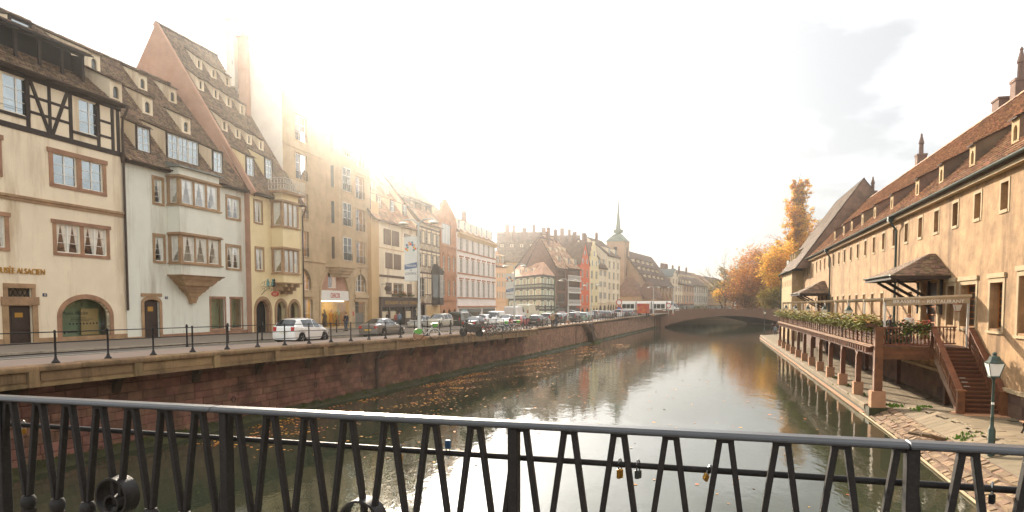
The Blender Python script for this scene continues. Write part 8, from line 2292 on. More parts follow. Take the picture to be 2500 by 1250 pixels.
put_car(hatch, 1186, 795, 'white', 'white hatchback squeezed between black saloon and white van')
put_car(van, 1207, 794, 'white', 'white panel van facing us below the shop windows', 'van', flip=True, sc=0.95)
put_car(sedan, 1236, 794, 'white', 'white saloon parked between the white panel van and red car', flip=True)
put_car(van, 1259, 783, 'white', 'tall white delivery van in front of the mint half-timbered house', 'van', sc=1.25)
put_car(van, 1290, 779, 'cream', 'large cream delivery van beside the mint corner house', 'van', sc=1.4)
put_car(hatch, 1268, 799, 'red', 'bright red hatchback behind the row of bicycles')
put_car(hatch, 1313, 797, 'black', 'black hatchback with red lights right of the red car')
put_car(mpv, 1340, 793, 'silver', 'silver people carrier just behind the two pedestrians')
cols = ['charcoal', 'silver', 'black', 'grey', 'teal', 'charcoal', 'silver', 'blue', 'grey', 'black', 'white', 'charcoal', 'silver', 'red', 'black']
spots = [(1368, 790), (1384, 787), (1402, 788), (1413, 781), (1428, 784), (1442, 780), (1455, 779), (1470, 777), (1486, 778), (1500, 775), (1512, 775), (1526, 774), (1540, 773), (1372, 780), (1396, 778)]
desc = ['dark grey', 'silver', 'black', 'grey', 'pale teal', 'charcoal', 'light silver', 'dark blue', 'mid grey', 'black', 'white', 'charcoal', 'silver', 'red', 'black']
where = ['first past the two pedestrians', 'second past the two pedestrians', 'in front of the galleried house', 'in front of the red gabled house', 'above the quay steps', 'just right of the quay steps', 'before the stepped gable', 'before the mansard house', 'before the tall cream house', 'near the round road signs', 'beside the round road signs', 'left of the tram nose section', 'nearest the red truck', 'in the back row before the brown timber house', 'in the back row before the white lattice']
for k, ((px, py), c_) in enumerate(zip(spots, cols)):
 pr_ = (hatch, sedan, mpv, hatch)[k % 4]
 put_car(pr_, px, py, c_, '%s %s %s' % (desc[k], ('hatchback', 'saloon', 'people carrier', 'small car')[k % 4], where[k]))

# ------------------------------------------------------------------ tram and truck
ta = at_Y(1519, 765, 192); tb_ = at_Y(1657, 765, 186)
tr_a = math.atan2(tb_.y - ta.y, tb_.x - ta.x); TL = (Vector((tb_.x, tb_.y, 0)) - Vector((ta.x, ta.y, 0))).length
trm = thing('tram', 'white tram with dark windows and sloping glass nose by the far bridge', 'tram', (ta.x, ta.y, 3.72), tr_a)
tp = [(-1.2, 0.3), (-1.2, 2.2), (-1.0, 2.9), (-0.7, 3.15), (0.7, 3.15), (1.0, 2.9), (1.2, 2.2), (1.2, 0.3)]
L3 = (TL - 3.0) / 3
for k in range(3):
 o = MB().prism_x(tp, L3 * k + 0.05, L3 * (k + 1) - 0.25).build('carriage', 'white', trm, smooth=True)
 for y_ in (-1.215, 1.205):
  n = 3 if k != 1 else 2
  for j in range(n):
   w_ = (L3 - 0.8) / n; x0 = L3 * k + 0.3 + w_ * j
   MB().box(x0, x0 + w_ - 0.12, y_, y_ + 0.01, 1.1, 2.35).build('window', 'carglass', o)
 MB().prism_x([(a * 0.85, c * 0.93 + 0.1) for a, c in tp], L3 * (k + 1) - 0.25, L3 * (k + 1) + 0.05).build('gangway', 'rubber', trm)
ns = MB(); prof = [(0, 1.0), (1.0, 0.97), (2.0, 0.72), (2.7, 0.4), (3.0, 0.22)]
ringz = [[(L3 * 3 + 0.05 + x, a * (1 - 0.1 * x), 0.3 + (c - 0.3) * f) for a, c in tp] for x, f in prof]
for r0, r1 in zip(ringz, ringz[1:]):
 for j in range(len(tp) - 1): ns.quad(r0[j], r1[j], r1[j + 1], r0[j + 1])
ns.add(ringz[-1], [tuple(range(len(tp)))]); ns.build('cab', 'white', trm, smooth=True)
sc_ = MB()
r0, r1, r2 = [[(p[0] + 0.02, p[1] * 1.01, p[2] * 1.012 + 0.02) for p in r] for r in (ringz[1], ringz[2], ringz[3])]
for a_, c_ in ((r0, r1), (r1, r2)):
 for j in range(1, len(tp) - 2): sc_.quad(a_[j], c_[j], c_[j + 1], a_[j + 1])
sc_.build('windscreen', 'carglass', trm)
MB().box(L3 * 1 + 0.8, L3 * 1 + 2.2, -1.24, -1.222, 1.0, 2.4).build('advert_panel', mat('advert', '#d8643c', 0.6, 0.1, 2), trm)
tk = road_pt(1571, 771); tkt = thing('delivery_truck', 'small truck with red and yellow advert side in front of the tram', 'truck', tk, R(70))
MB().box(-2.2, 1.2, -1.1, 1.1, 0.6, 2.7).build('cargo_box', mat('truckred', '#b8442f', 0.5, 0.3, 1.2, stain=('#c9b340', 0.9, 0.8)), tkt)
MB().hexa([(1.25, -1.0, 0.5), (2.6, -1.0, 0.5), (2.6, 1.0, 0.5), (1.25, 1.0, 0.5)], [(1.25, -0.95, 2.1), (2.1, -0.9, 2.1), (2.1, 0.9, 2.1), (1.25, 0.95, 2.1)]).build('cab', 'paint_white', tkt)
for x in (-1.3, 1.8):
 for s in (-1, 1): MB().lathe([(0.2, -0.1), (0.42, -0.1), (0.42, 0.1), (0.2, 0.1)], (x, s * 0.9, 0.42), 14, 'y').build('wheel', 'rubber', tkt)
# ================================================================== BICYCLES AND MOTORCYCLE
def bicycle(label, p, yaw, col, basket=None, lean=0.08, skirt=False):
 t_ = thing('bicycle', label, 'bicycle', p, yaw, 'bicycles parked along the railing')
 t_.rotation_euler = (lean, 0, yaw)
 Rw = 0.34; wx = (-0.52, 0.54)
 for x in wx:
  w = MB(); w.tube([(x + Rw * math.cos(a), 0, Rw + Rw * math.sin(a)) for a in [2 * math.pi * k / 20 for k in range(21)]], 0.02, 6, cap=False)
  o = w.build('wheel', 'rubber', t_)
  sp = MB()
  for k in range(9):
   a = 2 * math.pi * k / 9; sp.bar((x, 0, Rw), (x + Rw * math.cos(a), 0, Rw + Rw * math.sin(a)), 0.006, 0.006)
  sp.build('spokes', 'galvanised', o, kind='stuff')
  MB().tube([(x + (Rw + 0.04) * math.cos(a), 0, Rw + (Rw + 0.04) * math.sin(a)) for a in [R(20) + R(150) * k / 9 for k in range(10)]], 0.022, 5).build('mudguard', col, t_)
 f = MB(); bb = (-0.08, 0, 0.3); seat = (-0.22, 0, 0.78); hd = (0.36, 0, 0.82); rear = (-0.52, 0, 0.34); frt = (0.54, 0, 0.34)
 for a, c in ((bb, seat), (bb, hd), (seat, (0.34, 0, 0.7)), (rear, bb), (rear, (-0.2, 0, 0.68)), (hd, frt)): f.tube([a, c], 0.018, 6)
 f.build('frame', col, t_)
 MB().tube([(0.34, 0, 0.82), (0.32, 0, 1.02)], 0.014, 6).build('stem', 'galvanised', t_)
 MB().tube([(0.2, -0.28, 1.0), (0.33, -0.2, 1.04), (0.33, 0.2, 1.04), (0.2, 0.28, 1.0)], 0.014, 6).build('handlebar', 'galvanised', t_)
 MB().hexa([(-0.36, -0.08, 0.86), (-0.12, -0.03, 0.87), (-0.12, 0.03, 0.87), (-0.36, 0.08, 0.86)], [(-0.38, -0.09, 0.92), (-0.1, -0.03, 0.91), (-0.1, 0.03, 0.91), (-0.38, 0.09, 0.92)]).build('saddle', 'rubber', t_)
 MB().tube([(-0.22, 0, 0.78), (-0.24, 0, 0.87)], 0.012, 6).build('seat_post', 'galvanised', t_)
 MB().lathe([(0.09, -0.01), (0.09, 0.01)], (-0.08, 0.03, 0.3), 12, 'y').build('chainring', 'iron', t_)
 for s in (-1, 1): MB().box(-0.08 - 0.02 + 0.12 * s, -0.08 + 0.06 + 0.12 * s, s * 0.08, s * 0.16, 0.3 - 0.12 * s, 0.32 - 0.12 * s).build('pedal', 'rubber', t_)
 if basket:
  mb = MB(); mb.hexa([(0.44, -0.14, 0.82), (0.66, -0.14, 0.82), (0.66, 0.14, 0.82), (0.44, 0.14, 0.82)], [(0.4, -0.18, 1.08), (0.72, -0.18, 1.08), (0.72, 0.18, 1.08), (0.4, 0.18, 1.08)]); mb.build('basket', basket, t_)
 if skirt: MB().prism([(-0.52, 0.34), (-0.86, 0.5), (-0.78, 0.68), (-0.52, 0.74), (-0.26, 0.66), (-0.3, 0.45)], -0.05, 0.05).build('skirt_guard', basket, t_)
 return t_
mat('bikegreen', '#68a84a', 0.5, 0.1, 4); mat('bikewhite', '#d8d6cd', 0.4, 0.05, 4); mat('bikedark', '#34302c', 0.4, 0.1, 4); mat('bikered', '#9c3a2e', 0.4, 0.1, 4); mat('bikeblue', '#5c7280', 0.4, 0.1, 4)
sb = Q.loc(road_pt(1043, 829, 0.13)).x
def bike_at(px, py, yaw, lab, col, **k):
 p = road_pt(px, py, 0.145); return bicycle(lab, p, R(70.5 + yaw), col, **k)
bike_at(1041, 829, -48, 'white rental bicycle with green basket and skirt guard against the railing', 'bikewhite', basket='bikegreen', skirt=True)
bl = [(1176, 820, 20, 'bikedark', None, 'dark bicycle next to the motorcycle'), (1190, 819, 60, 'bikered', None, 'red bicycle in the middle of the left bike cluster'), (1200, 817, 15, 'bikedark', None, 'black bicycle leaning beside the red one'), (1210, 816, 40, 'bikewhite', None, 'pale bicycle with bare wheels in the bike row'), (1221, 814, 10, 'bikedark', 'bikegreen', 'dark bicycle with bright green front basket'), (1231, 813, 50, 'bikeblue', None, 'blue grey bicycle beyond the green basket'), (1241, 812, 20, 'bikedark', 'bikedark', 'dark bicycle with dark basket near the second lamp'), (1250, 811, 30, 'bikewhite', 'bikegreen', 'white bicycle with green basket by the second lamp'), (1263, 810, 15, 'bikedark', None, 'last dark bicycle in front of the red car')]
for px, py, yw, c_, bs, lb in bl: bike_at(px, py, yw - 85, lb, c_, basket=bs)
mp_ = road_pt(1152, 822, 0.145)
mc = thing('motorcycle', 'black motorcycle with windshield parked on the footway by the railing', 'motorcycle', mp_, R(150))
for x in (-0.65, 0.75):
 MB().lathe([(0.18, -0.06), (0.3, -0.07), (0.32, 0), (0.3, 0.07), (0.18, 0.06)], (x, 0, 0.32), 18, 'y').build('wheel', 'rubber', mc, smooth=True)
MB().prism([(-0.75, 0.55), (-0.9, 0.8), (-0.2, 0.78), (0.0, 0.95), (0.4, 0.98), (0.55, 0.75), (0.3, 0.35), (-0.3, 0.3)], -0.16, 0.16).build('body', 'bikedark', mc)
MB().prism([(-0.85, 0.81), (-0.8, 0.9), (-0.3, 0.88), (-0.05, 0.8)], -0.14, 0.14).build('seat', 'rubber', mc)
MB().tube([(0.75, 0.06, 0.32), (0.5, 0.06, 0.95)], 0.035, 6).build('fork', 'steel', mc); MB().tube([(0.75, -0.06, 0.32), (0.5, -0.06, 0.95)], 0.035, 6).build('fork', 'steel', mc)
MB().tube([(0.35, -0.36, 1.05), (0.48, 0, 1.02), (0.35, 0.36, 1.05)], 0.02, 6).build('handlebar', 'steel', mc)
MB().hexa([(0.5, -0.2, 0.95), (0.62, -0.18, 0.95), (0.62, 0.18, 0.95), (0.5, 0.2, 0.95)], [(0.36, -0.16, 1.28), (0.38, -0.15, 1.28), (0.38, 0.15, 1.28), (0.36, 0.16, 1.28)]).build('windshield', 'carglass', mc)
MB().tube([(-0.1, -0.2, 0.28), (-0.5, -0.22, 0.3), (-0.95, -0.24, 0.42)], 0.05, 8).build('exhaust', 'rimmetal', mc)
MB().box(-0.98, -0.92, -0.08, 0.08, 0.68, 0.76).build('tail_light', 'taillight', mc)

# ================================================================== STREET LAMPS WITH BANNERS, SIGNS, BOLLARDS
mat('banner', '#d9d6cb', 0.8, 0.05, 3); mat('bannerblue', '#5b6f8e', 0.8, 0.05, 3); mat('bannercol', '#d8a94a', 0.8, 0.5, 6, stain=('#a45a86', 0.9, 4))
def mast(p, label, h=8.8, banner=True, yaw=R(70.5)):
 t_ = thing('street_lamp', label, 'street lamp', p, yaw, 'tall street lamps along the quay')
 MB().lathe([(0.16, 0), (0.16, 0.9), (0.13, 1.0), (0.11, 2.4), (0.085, 2.5), (0.07, h)], n=10).build('pole', 'galvanised', t_, smooth=True)
 MB().box(-0.28, 0.28, -0.28, 0.28, 0, 0.35).build('pole_base', 'sand_red', t_)
 for s in (-1, 1):
  MB().tube([(0, 0, h - 0.1), (0, s * 0.4, h + 0.25), (0, s * 1.0, h + 0.25), (0, s * 1.35, h + 0.02)], 0.05, 6).build('arm', 'galvanised', t_)
  MB().lathe([(0.06, -0.05), (0.3, 0.0), (0.34, 0.06), (0.2, 0.14), (0.05, 0.18)], (0, s * 1.1, h - 0.05), 12).build('lamp_head', 'ironwhite', t_, smooth=True)
 if banner:
  b_ = MB().box(-0.012, 0.012, 0.12, 1.05, h - 3.7, h - 0.85).build('banner', 'banner', t_)
  for q_ in range(13):
   an = R(-20 + 220 * q_ / 12); rr_ = 0.34 if q_ % 2 else 0.24
   MB().lathe([(0.085, -0.017), (0.085, 0.017)], (0, 0.58 + rr_ * math.cos(an), h - 1.62 + rr_ * 1.2 * math.sin(an)), 7, 'x').build('banner_print', ('bannercol', 'advert', 'teal', 'bannerblue', 'pink')[q_ % 5], b_)
  for s, yy in ((-1, 0.58),):
   MB().add([(-0.015, 0.13, h - 2.86), (-0.015, 1.04, h - 2.98), (-0.015, 1.04, h - 2.66), (-0.015, 0.13, h - 2.5)], [(0, 1, 2, 3)]).build('banner_stripe', 'bannerblue', b_)
   text(b_, 'FREEDOM', -0.02, yy, h - 2.74, 0.2, 'white', ext=0.002, rot=(R(90), 0, R(-90)), sx=0.85)
   text(b_, 'VS', -0.014, yy, h - 3.02, 0.14, 'blackink', ext=0.002, rot=(R(90), 0, R(-90)))
   text(b_, 'CONTROL', -0.014, yy, h - 3.25, 0.2, 'blackink', ext=0.002, rot=(R(90), 0, R(-90)), sx=0.85)
  for zz in (h - 0.84, h - 3.71): MB().tube([(0, 0, zz), (0, 1.08, zz)], 0.018, 6).build('banner_rod', 'galvanised', t_)
 return t_
def mast_at(px, py, ytop, label, banner=True):
 p = road_pt(px, py, 0.13); d = math.hypot(p.x, p.y); h = (at_Y(px, ytop, p.y).z - p.z)
 return mast(p, label, h, banner)
mast_at(1024, 829, 545, 'tall grey lamp mast with banner beside the rental bicycle')
mast_at(1256, 800, 650, 'second lamp mast with banner behind the parked bicycles')
mast_at(1387, 789, 685, 'plain lamp mast in front of the galleried house', False)
mast_at(1443, 781, 697, 'plain lamp mast between the stepped gable and tall cream house', False)
mast_at(1595, 771, 702, 'plain lamp mast left of the tram cab', False)
mast_at(1643, 768, 703, 'plain lamp mast at the bridge corner', False)
for k, (px, py) in enumerate(((457, 847), (557, 838), (640, 831), (822, 812))):
 p = road_pt(px, py, 0.12); t_ = thing('bollard', ('iron bollard in front of the pale oriel house', 'iron bollard by the pale house shop windows', 'iron bollard before the arched gate', 'iron bollard near the clothes shop')[k], 'bollard', p, 0, 'bollards on the far pavement')
 MB().lathe([(0.07, 0), (0.06, 0.1), (0.045, 0.15), (0.04, 0.95), (0.06, 0.98), (0.06, 1.05), (0.03, 1.14)], n=10).build('shaft', 'iron', t_, smooth=True)
for k, (px, py, yt, lb) in enumerate(((1511, 775, 737, 'pair of round red road signs on a post before the church'), (1632, 770, 745, 'single round red road sign beside the tram'))):
 p = road_pt(px, py); t_ = thing('road_sign', lb, 'sign', p, 0)
 h = at_Y(px, yt, p.y).z - p.z
 MB().lathe([(0.05, 0), (0.05, h + 0.3)], n=8).build('post', 'galvanised', t_)
 for j in range(2 if k == 0 else 1):
  MB().lathe([(0.62, -0.03), (0.62, 0.0)], (0, -0.06, h - 0.1 - 1.35 * j), 20, 'y').build('disc', 'redpaint', t_); MB().lathe([(0.44, -0.05), (0.44, -0.035)], (0, -0.06, h - 0.1 - 1.35 * j), 20, 'y').build('disc_centre', 'white' if j == 0 else 'bannerblue', t_)

# ================================================================== PEOPLE
def skin_mesh(name, joints, edges, mat_, parent, root_i=0, sub=1):
 me = bpy.data.meshes.new(name); me.from_pydata([j[:3] for j in joints], edges, [])
 o = bpy.data.objects.new(name, me); COL.objects.link(o); o.parent = parent
 md = o.modifiers.new('skin', 'SKIN'); md.use_smooth_shade = True
 for i, j in enumerate(joints):
  sv = me.skin_vertices[0].data[i]; r_ = j[3]; sv.radius = (r_ if not isinstance(r_, tuple) else r_[0], r_ if not isinstance(r_, tuple) else r_[1]); sv.use_root = (i == root_i)
 s_ = o.modifiers.new('sub', 'SUBSURF'); s_.levels = sub; s_.render_levels = sub
 me.materials.append(MT(mat_)); return o
def person(label, p, yaw, top, legs, h=1.72, coat=False, hair='hair', pose='stand', bag=None, skin='skin', group=None):
 """x forward; one continuous body with clothes and hair as children"""
 t_ = thing('person', label, 'person', p, yaw, group); k = h / 1.72
 if pose == 'walk': fl, bl_ = 0.22, -0.2
 else: fl, bl_ = 0.03, -0.03
 J = [(0, 0, 0.95, (0.13, 0.16)), (0, 0, 1.2, (0.12, 0.16)), (0, 0, 1.42, (0.11, 0.19)), (0, 0, 1.5, 0.055), (0.02, 0, 1.56, 0.06), (0.03, 0, 1.63, 0.095), (0.02, 0, 1.7, 0.075),
   (0, 0.19, 1.4, 0.06), (-0.03, 0.25, 1.14, 0.045), (0.06, 0.26, 0.9, 0.033), (0, -0.19, 1.4, 0.06), (-0.03, -0.25, 1.14, 0.045), (0.06, -0.26, 0.9, 0.033),
   (0, 0.1, 0.86, 0.09), (fl * 0.7 + 0.02, 0.1, 0.48, 0.062), (fl, 0.1, 0.09, 0.042), (fl + 0.14, 0.11, 0.03, 0.035), (0, -0.1, 0.86, 0.09), (bl_ * 0.4 + 0.04, -0.1, 0.48, 0.062), (bl_, -0.1, 0.1, 0.042), (bl_ + 0.14, -0.11, 0.03, 0.035)]
 if pose == 'arms': J[8] = (0.14, 0.24, 1.16, 0.045); J[9] = (0.34, 0.1, 1.2, 0.033); J[11] = (0.14, -0.24, 1.16, 0.045); J[12] = (0.34, -0.1, 1.2, 0.033)
 E_ = [(0, 1), (1, 2), (2, 3), (3, 4), (4, 5), (5, 6), (2, 7), (7, 8), (8, 9), (2, 10), (10, 11), (11, 12), (0, 13), (13, 14), (14, 15), (15, 16), (0, 17), (17, 18), (18, 19), (19, 20)]
 # hands: palm with separate fingers
 for hi, s in ((9, 1), (12, -1)):
  hx, hy, hz = J[hi][:3]; b0 = len(J); J.append((hx + 0.02, hy, hz - 0.07, 0.028)); E_.append((hi, b0))
  for f in range(4): J.append((hx + 0.0 + 0.018 * f, hy + 0.004 * s, hz - 0.15 - (0.012 if f in (1, 2) else 0), 0.009)); E_.append((b0, len(J) - 1))
  J.append((hx + 0.06, hy - 0.02 * s, hz - 0.1, 0.01)); E_.append((b0, len(J) - 1))
 skin_mesh('body', J, E_, skin, t_)
 g = 0.02
 tj = [(0, 0, 0.78 if coat else 0.9, (0.15 + g, 0.19 + g)), (0, 0, 0.98, (0.14 + g, 0.17 + g)), (0, 0, 1.2, (0.13 + g, 0.17 + g)), (0, 0, 1.4, (0.115 + g, 0.19 + g)), (0, 0, 1.47, (0.07, 0.1))]
 te_ = [(0, 1), (1, 2), (2, 3), (3, 4)]
 for a, b_, c in ((7, 8, 9), (10, 11, 12)):
  i0 = len(tj)
  for q in (a, b_, c): tj.append((*J[q][:3], J[q][3] + 0.024))
  te_ += [(3, i0), (i0, i0 + 1), (i0 + 1, i0 + 2)]
 skin_mesh('jacket' if coat else 'shirt', tj, te_, top, t_, 1)
 lj = [(0, 0, 0.96, (0.13 + g, 0.16 + g))]; le = []
 for a, b_, c in ((13, 14, 15), (17, 18, 19)):
  i0 = len(lj)
  for q in (a, b_, c): lj.append((*J[q][:3], J[q][3] + 0.022))
  le += [(0, i0), (i0, i0 + 1), (i0 + 1, i0 + 2)]
 skin_mesh('trousers', lj, le, legs, t_)
 for a, b_ in ((15, 16), (19, 20)):
  q0, q1 = J[a], J[b_]; MB().hexa([(q0[0] - 0.08, q0[1] - 0.05, 0), (q1[0] + 0.05, q1[1] - 0.05, 0), (q1[0] + 0.05, q1[1] + 0.05, 0), (q0[0] - 0.08, q0[1] + 0.05, 0)], [(q0[0] - 0.06, q0[1] - 0.045, 0.1), (q1[0] + 0.03, q1[1] - 0.04, 0.05), (q1[0] + 0.03, q1[1] + 0.04, 0.05), (q0[0] - 0.06, q0[1] + 0.045, 0.1)]).build('shoe', 'rubber', t_)
 if hair: skin_mesh('hair', [(-0.03, 0, 1.6, 0.085), (-0.005, 0, 1.69, 0.1), (0.03, 0, 1.745, 0.06)], [(0, 1), (1, 2)], hair, t_)
 for s in (-1, 1): MB().lathe([(0.012, 0), (0.014, 0.006), (0.004, 0.012)], (0.118, s * 0.033, 1.645), 8, 'x').build('eye', 'blackink', t_)
 MB().hexa([(0.11, -0.014, 1.595), (0.15, -0.01, 1.6), (0.15, 0.01, 1.6), (0.11, 0.014, 1.595)], [(0.11, -0.006, 1.64), (0.118, -0.006, 1.64), (0.118, 0.006, 1.64), (0.11, 0.006, 1.64)]).build('nose', skin, t_)
 MB().box(0.112, 0.122, -0.022, 0.022, 1.566, 1.574).build('mouth', mat('lips', '#9c5a4a', 0.6, 0.05), t_)
 if bag: MB().box(-0.3, -0.12, -0.15, 0.15, 1.02, 1.42).build('backpack', bag, t_)
 t_.scale = (k, k, k); return t_
mat('coatdark', '#2d2f33', 0.9, 0.1, 5); mat('jeans', '#48505c', 0.9, 0.1, 5); mat('coattan', '#a38666', 0.9, 0.1, 5); mat('shirtwhite', '#e6e4de', 0.9, 0.04, 5); mat('shirtdark', '#38302c', 0.9, 0.1, 5); mat('hairgrey', '#8c8072', 0.8, 0.1, 20); mat('coatred', '#a5432f', 0.9, 0.1, 5); mat('coatblue', '#6f8494', 0.9, 0.1, 5)
UP = 0.13
person('person in dark coat standing before the clothes shop window', road_pt(845, 808, UP), R(150), 'coatdark', 'jeans', coat=True)
person('person in black by the restaurant door', road_pt(946, 797, UP), R(-20), 'coatdark', 'coatdark', coat=True)
person('person in red jacket near the restaurant', road_pt(967, 796, UP), R(-60), 'coatred', 'jeans', h=1.6)
person('person in blue jacket beside the red jacket', road_pt(975, 796, UP), R(120), 'coatblue', 'jeans')
person('person in tan coat walking by the railing above the quay wall', road_pt(1349, 801, UP), R(70), 'coattan', 'shirtdark', coat=True, h=1.68)
person('person in dark coat and jeans beside the tan coat', road_pt(1357, 801, UP), R(70), 'coatdark', 'jeans', coat=True, h=1.85)
person('person in black walking at the tip of the lower quay', at_z(1886, 811, 0.45), R(90), 'coatdark', 'coatdark', pose='walk', coat=True, h=1.8)
person('person in pale blue jacket at the far end of the lower quay', at_z(1893, 818, 0.45), R(80), 'coatblue', 'jeans', pose='walk')
person('person in white shirt on the terrace behind the flowers', RK.w(-2.9, -2.3, DECK - 0.015), RK.a + R(10), 'shirtwhite', 'jeans', hair=None, h=1.72)
person('person in dark shirt with grey hair on the terrace by the lattice', RK.w(-2.9, -3.25, DECK - 0.015), RK.a + R(-100), 'shirtdark', 'jeans', hair='hairgrey', h=1.6)
# ================================================================== TREES
def limb(mb, p, d, L_, r, depth, tips, spread=0.55, up=0.15, rng=rnd, min_r=0.02):
 segs = 4; pts = [p]; rad = [r]; q = p.copy(); dd = d.copy()
 for k in range(segs):
  dd = (dd + Vector((rng.gauss(0, 0.12), rng.gauss(0, 0.12), rng.gauss(up * 0.3, 0.08)))).normalized()
  q = q + dd * (L_ / segs); pts.append(q.copy()); rad.append(max(r * (1 - 0.42 * (k + 1) / segs), min_r))
 mb.tube(pts, rad, 6 if depth > 1 else 4)
 if depth <= 0:
  tips.append((q, dd)); return
 n = rng.choice((2, 3, 3)) if depth > 1 else 3
 for k in range(n):
  a = rng.uniform(0, 6.28); s_ = rng.uniform(0.6, 1.2) * spread
  ax = dd.orthogonal().normalized(); bx_ = dd.cross(ax)
  nd = (dd + (ax * math.cos(a) + bx_ * math.sin(a)) * s_ + Vector((0, 0, up))).normalized()
  st_ = pts[rng.choice((2, 3, 4))] if k else q
  limb(mb, st_.copy(), nd, L_ * rng.uniform(0.62, 0.85), r * 0.55, depth - 1, tips, spread, up, rng)
 tips.append((q, dd))
def tree(label, base, H, crown_r, cz, m, n_leaf, trunk_r=0.45, leaf=0.32, shape='round', bark='bark', depth=4, name='tree', clumps=0, squash=0.8, seed=1, fill=1.0, lean=0.0):
 rng = random.Random(seed)
 t_ = thing(name, label, 'tree', base, rng.uniform(0, 6))
 tb2 = MB(); tips = []
 if shape == 'poplar':
  pts = [(rng.gauss(0, 0.08) * k, rng.gauss(0, 0.08) * k, H * k / 8) for k in range(9)]
  tb2.tube(pts, [trunk_r * (1 - 0.11 * k) for k in range(9)], 8)
  for k in range(170):
   f = rng.uniform(0.06, 0.86); z = H * f; a = rng.uniform(0, 6.28)
   w_ = crown_r * (0.95 - f) ** 0.7 * 1.05 * rng.uniform(0.25, 1.1)
   e = Vector((math.cos(a) * w_, math.sin(a) * w_, min(z + w_ * 2.6 + 1.0, H * 0.99)))
   b0 = Vector((0, 0, z)); tb2.tube([b0, b0.lerp(e, 0.5) + Vector((0, 0, -0.2)), e], [0.07, 0.05, 0.02], 4)
   for j in range(7): tips.append((b0.lerp(e, rng.uniform(0.2, 1.03)), (e - b0).normalized()))
 else:
  limb(tb2, Vector((0, 0, -0.2)), Vector((lean, 0, 1)), H * 0.34, trunk_r, depth, tips, 0.75, 0.12, rng)
  # bring the tips into the crown envelope
  c = Vector((0, 0, cz))
 tb2.build('trunk', bark, t_, smooth=True)
 if n_leaf:
  lv = MB()
  cents = []
  if shape == 'poplar': cents = [(p, 0.3 + 0.35 * (1 - p.z / H)) for p, d in tips]
  else:
   for p, d in tips: cents.append((p, crown_r * 0.16))
   for k in range(clumps):
    while True:
     v = Vector((rng.uniform(-1, 1), rng.uniform(-1, 1), rng.uniform(-1, 1)))
     if 0.35 < v.length < 1: break
    cents.append((Vector((v.x * crown_r, v.y * crown_r, cz + v.z * crown_r * squash)), crown_r * rng.uniform(0.1, 0.2)))
  for k in range(n_leaf):
   p, r_ = cents[rng.randrange(len(cents))]
   q = p + Vector((rng.gauss(0, r_), rng.gauss(0, r_), rng.gauss(0, r_ * 0.75)))
   a = rng.uniform(0, 6.28); s_ = leaf * rng.uniform(0.5, 1.2)
   e1 = Vector((math.cos(a), math.sin(a), rng.uniform(-0.7, 0.7))) * s_; e2 = Vector((-math.sin(a), math.cos(a), rng.uniform(-0.9, 0.9))) * s_ * 0.7
   lv.add([q - e1, q - e2 * 0.9, q + e1, q + e2], [(0, 1, 2, 3)])
  lv.build('crown', m, t_, kind='stuff')
 return t_
def leafmat(name, col, var=0.3, isl=0.5):
 m = mat(name, col, 0.75, var, 0.35, island=isl); t = m.node_tree; b = t.nodes['Principled BSDF']
 # thin leaves let light through
 tl = t.nodes.new('ShaderNodeBsdfTranslucent'); ms = t.nodes.new('ShaderNodeMixShader'); ms.inputs[0].default_value = 0.42
 src = b.inputs['Base Color'].links[0].from_socket; t.links.new(src, tl.inputs[0])
 out = t.nodes['Material Output']; t.links.new(b.outputs[0], ms.inputs[1]); t.links.new(tl.outputs[0], ms.inputs[2]); t.links.new(ms.outputs[0], out.inputs[0])
 return m
leafmat('leaf_orange', '#c68d42'); leafmat('leaf_gold', '#e6b848'); leafmat('leaf_rust', '#b07a48'); leafmat('leaf_olive', '#8d7a2e')
def gp(px, Y, z=1.9):
 p = at_Y(px, 760, Y); return Vector((p.x, Y, z))
tree('huge orange plane tree spreading behind the far bridge', gp(1868, 228), 19, 11.5, 12.0, 'leaf_orange', 30000, 0.7, 0.34, clumps=170, squash=0.92, seed=5, name='plane_tree')
tree('lower orange plane tree left of the tall poplar', gp(1822, 235), 12, 8.0, 7.6, 'leaf_rust', 16000, 0.5, 0.34, clumps=90, squash=0.85, seed=8, name='plane_tree')
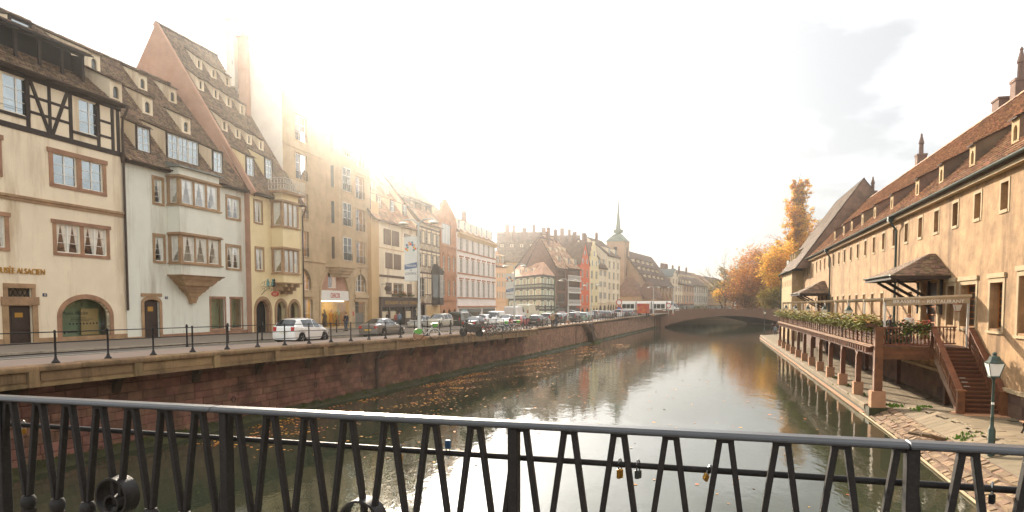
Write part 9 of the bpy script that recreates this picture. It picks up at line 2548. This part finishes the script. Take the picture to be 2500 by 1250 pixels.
tree('tall slender golden poplar above the right bank trees', gp(1944, 215, 3.4), 44, 7.2, 20, 'leaf_gold', 46000, 0.5, 0.27, shape='poplar', seed=3, name='poplar_tree')
tree('golden tree in front of the poplar near the end block', gp(1906, 205, 3.4), 20, 6.2, 13.5, 'leaf_gold', 18000, 0.45, 0.3, clumps=90, squash=1.25, seed=9, name='maple_tree')
tree('rust red tree showing over the steep dark roof', gp(1990, 225, 3.4), 30, 6.5, 24.0, 'leaf_rust', 9000, 0.5, 0.3, clumps=60, seed=12, name='beech_tree')
tree('golden bush-like tree low beside the end block', gp(1888, 200, 2.5), 8, 4.6, 5.0, 'leaf_olive', 8000, 0.3, 0.26, clumps=50, seed=14, name='maple_tree')
tree('tall bare tree with thin twigs behind the bridge', gp(1768, 240, 3.7), 19, 3, 10, None, 0, 0.4, seed=21, depth=5, name='bare_tree')
tree('second bare tree right of the tallest bare one', gp(1787, 250, 3.7), 15, 3, 10, None, 0, 0.35, seed=23, depth=5, name='bare_tree')
tree('small yellow-leaved tree at the foot of the bare trees', gp(1765, 238, 3.7), 11, 3.0, 8.5, 'leaf_gold', 700, 0.35, 0.3, clumps=10, seed=25, depth=3, name='maple_tree')
for k, (px, Y, s_) in enumerate(((1800, 300, 1.0), (1840, 320, 1.2))):
 tree(('hazy brown tree filling the gap under the orange crown', 'hazy brown tree deep behind the plane trees')[k], gp(px, Y, 3.7), 17 * s_, 11.0, 11 * s_, 'leaf_olive', 8000, 0.4, 0.5, clumps=60, seed=30 + k, depth=3, name='lime_tree')
# ================================================================== HAZE
hz = bpy.data.materials.new('haze'); hz.use_nodes = True
t = hz.node_tree; t.nodes.remove(t.nodes['Principled BSDF'])
pv_ = t.nodes.new('ShaderNodeVolumePrincipled')
pv_.inputs['Color'].default_value = (0.97, 0.95, 0.92, 1)
pv_.inputs['Density'].default_value = 0.0008
pv_.inputs['Anisotropy'].default_value = 0.95
t.links.new(pv_.outputs[0], t.nodes['Material Output'].inputs['Volume'])
MATS['haze'] = hz
o = MB().box(-950, 750, -320, 1550, -1.5, 52).build('haze', 'haze', None, kind='stuff')
tag(o, 'thin pale haze over the river and street', 'haze')
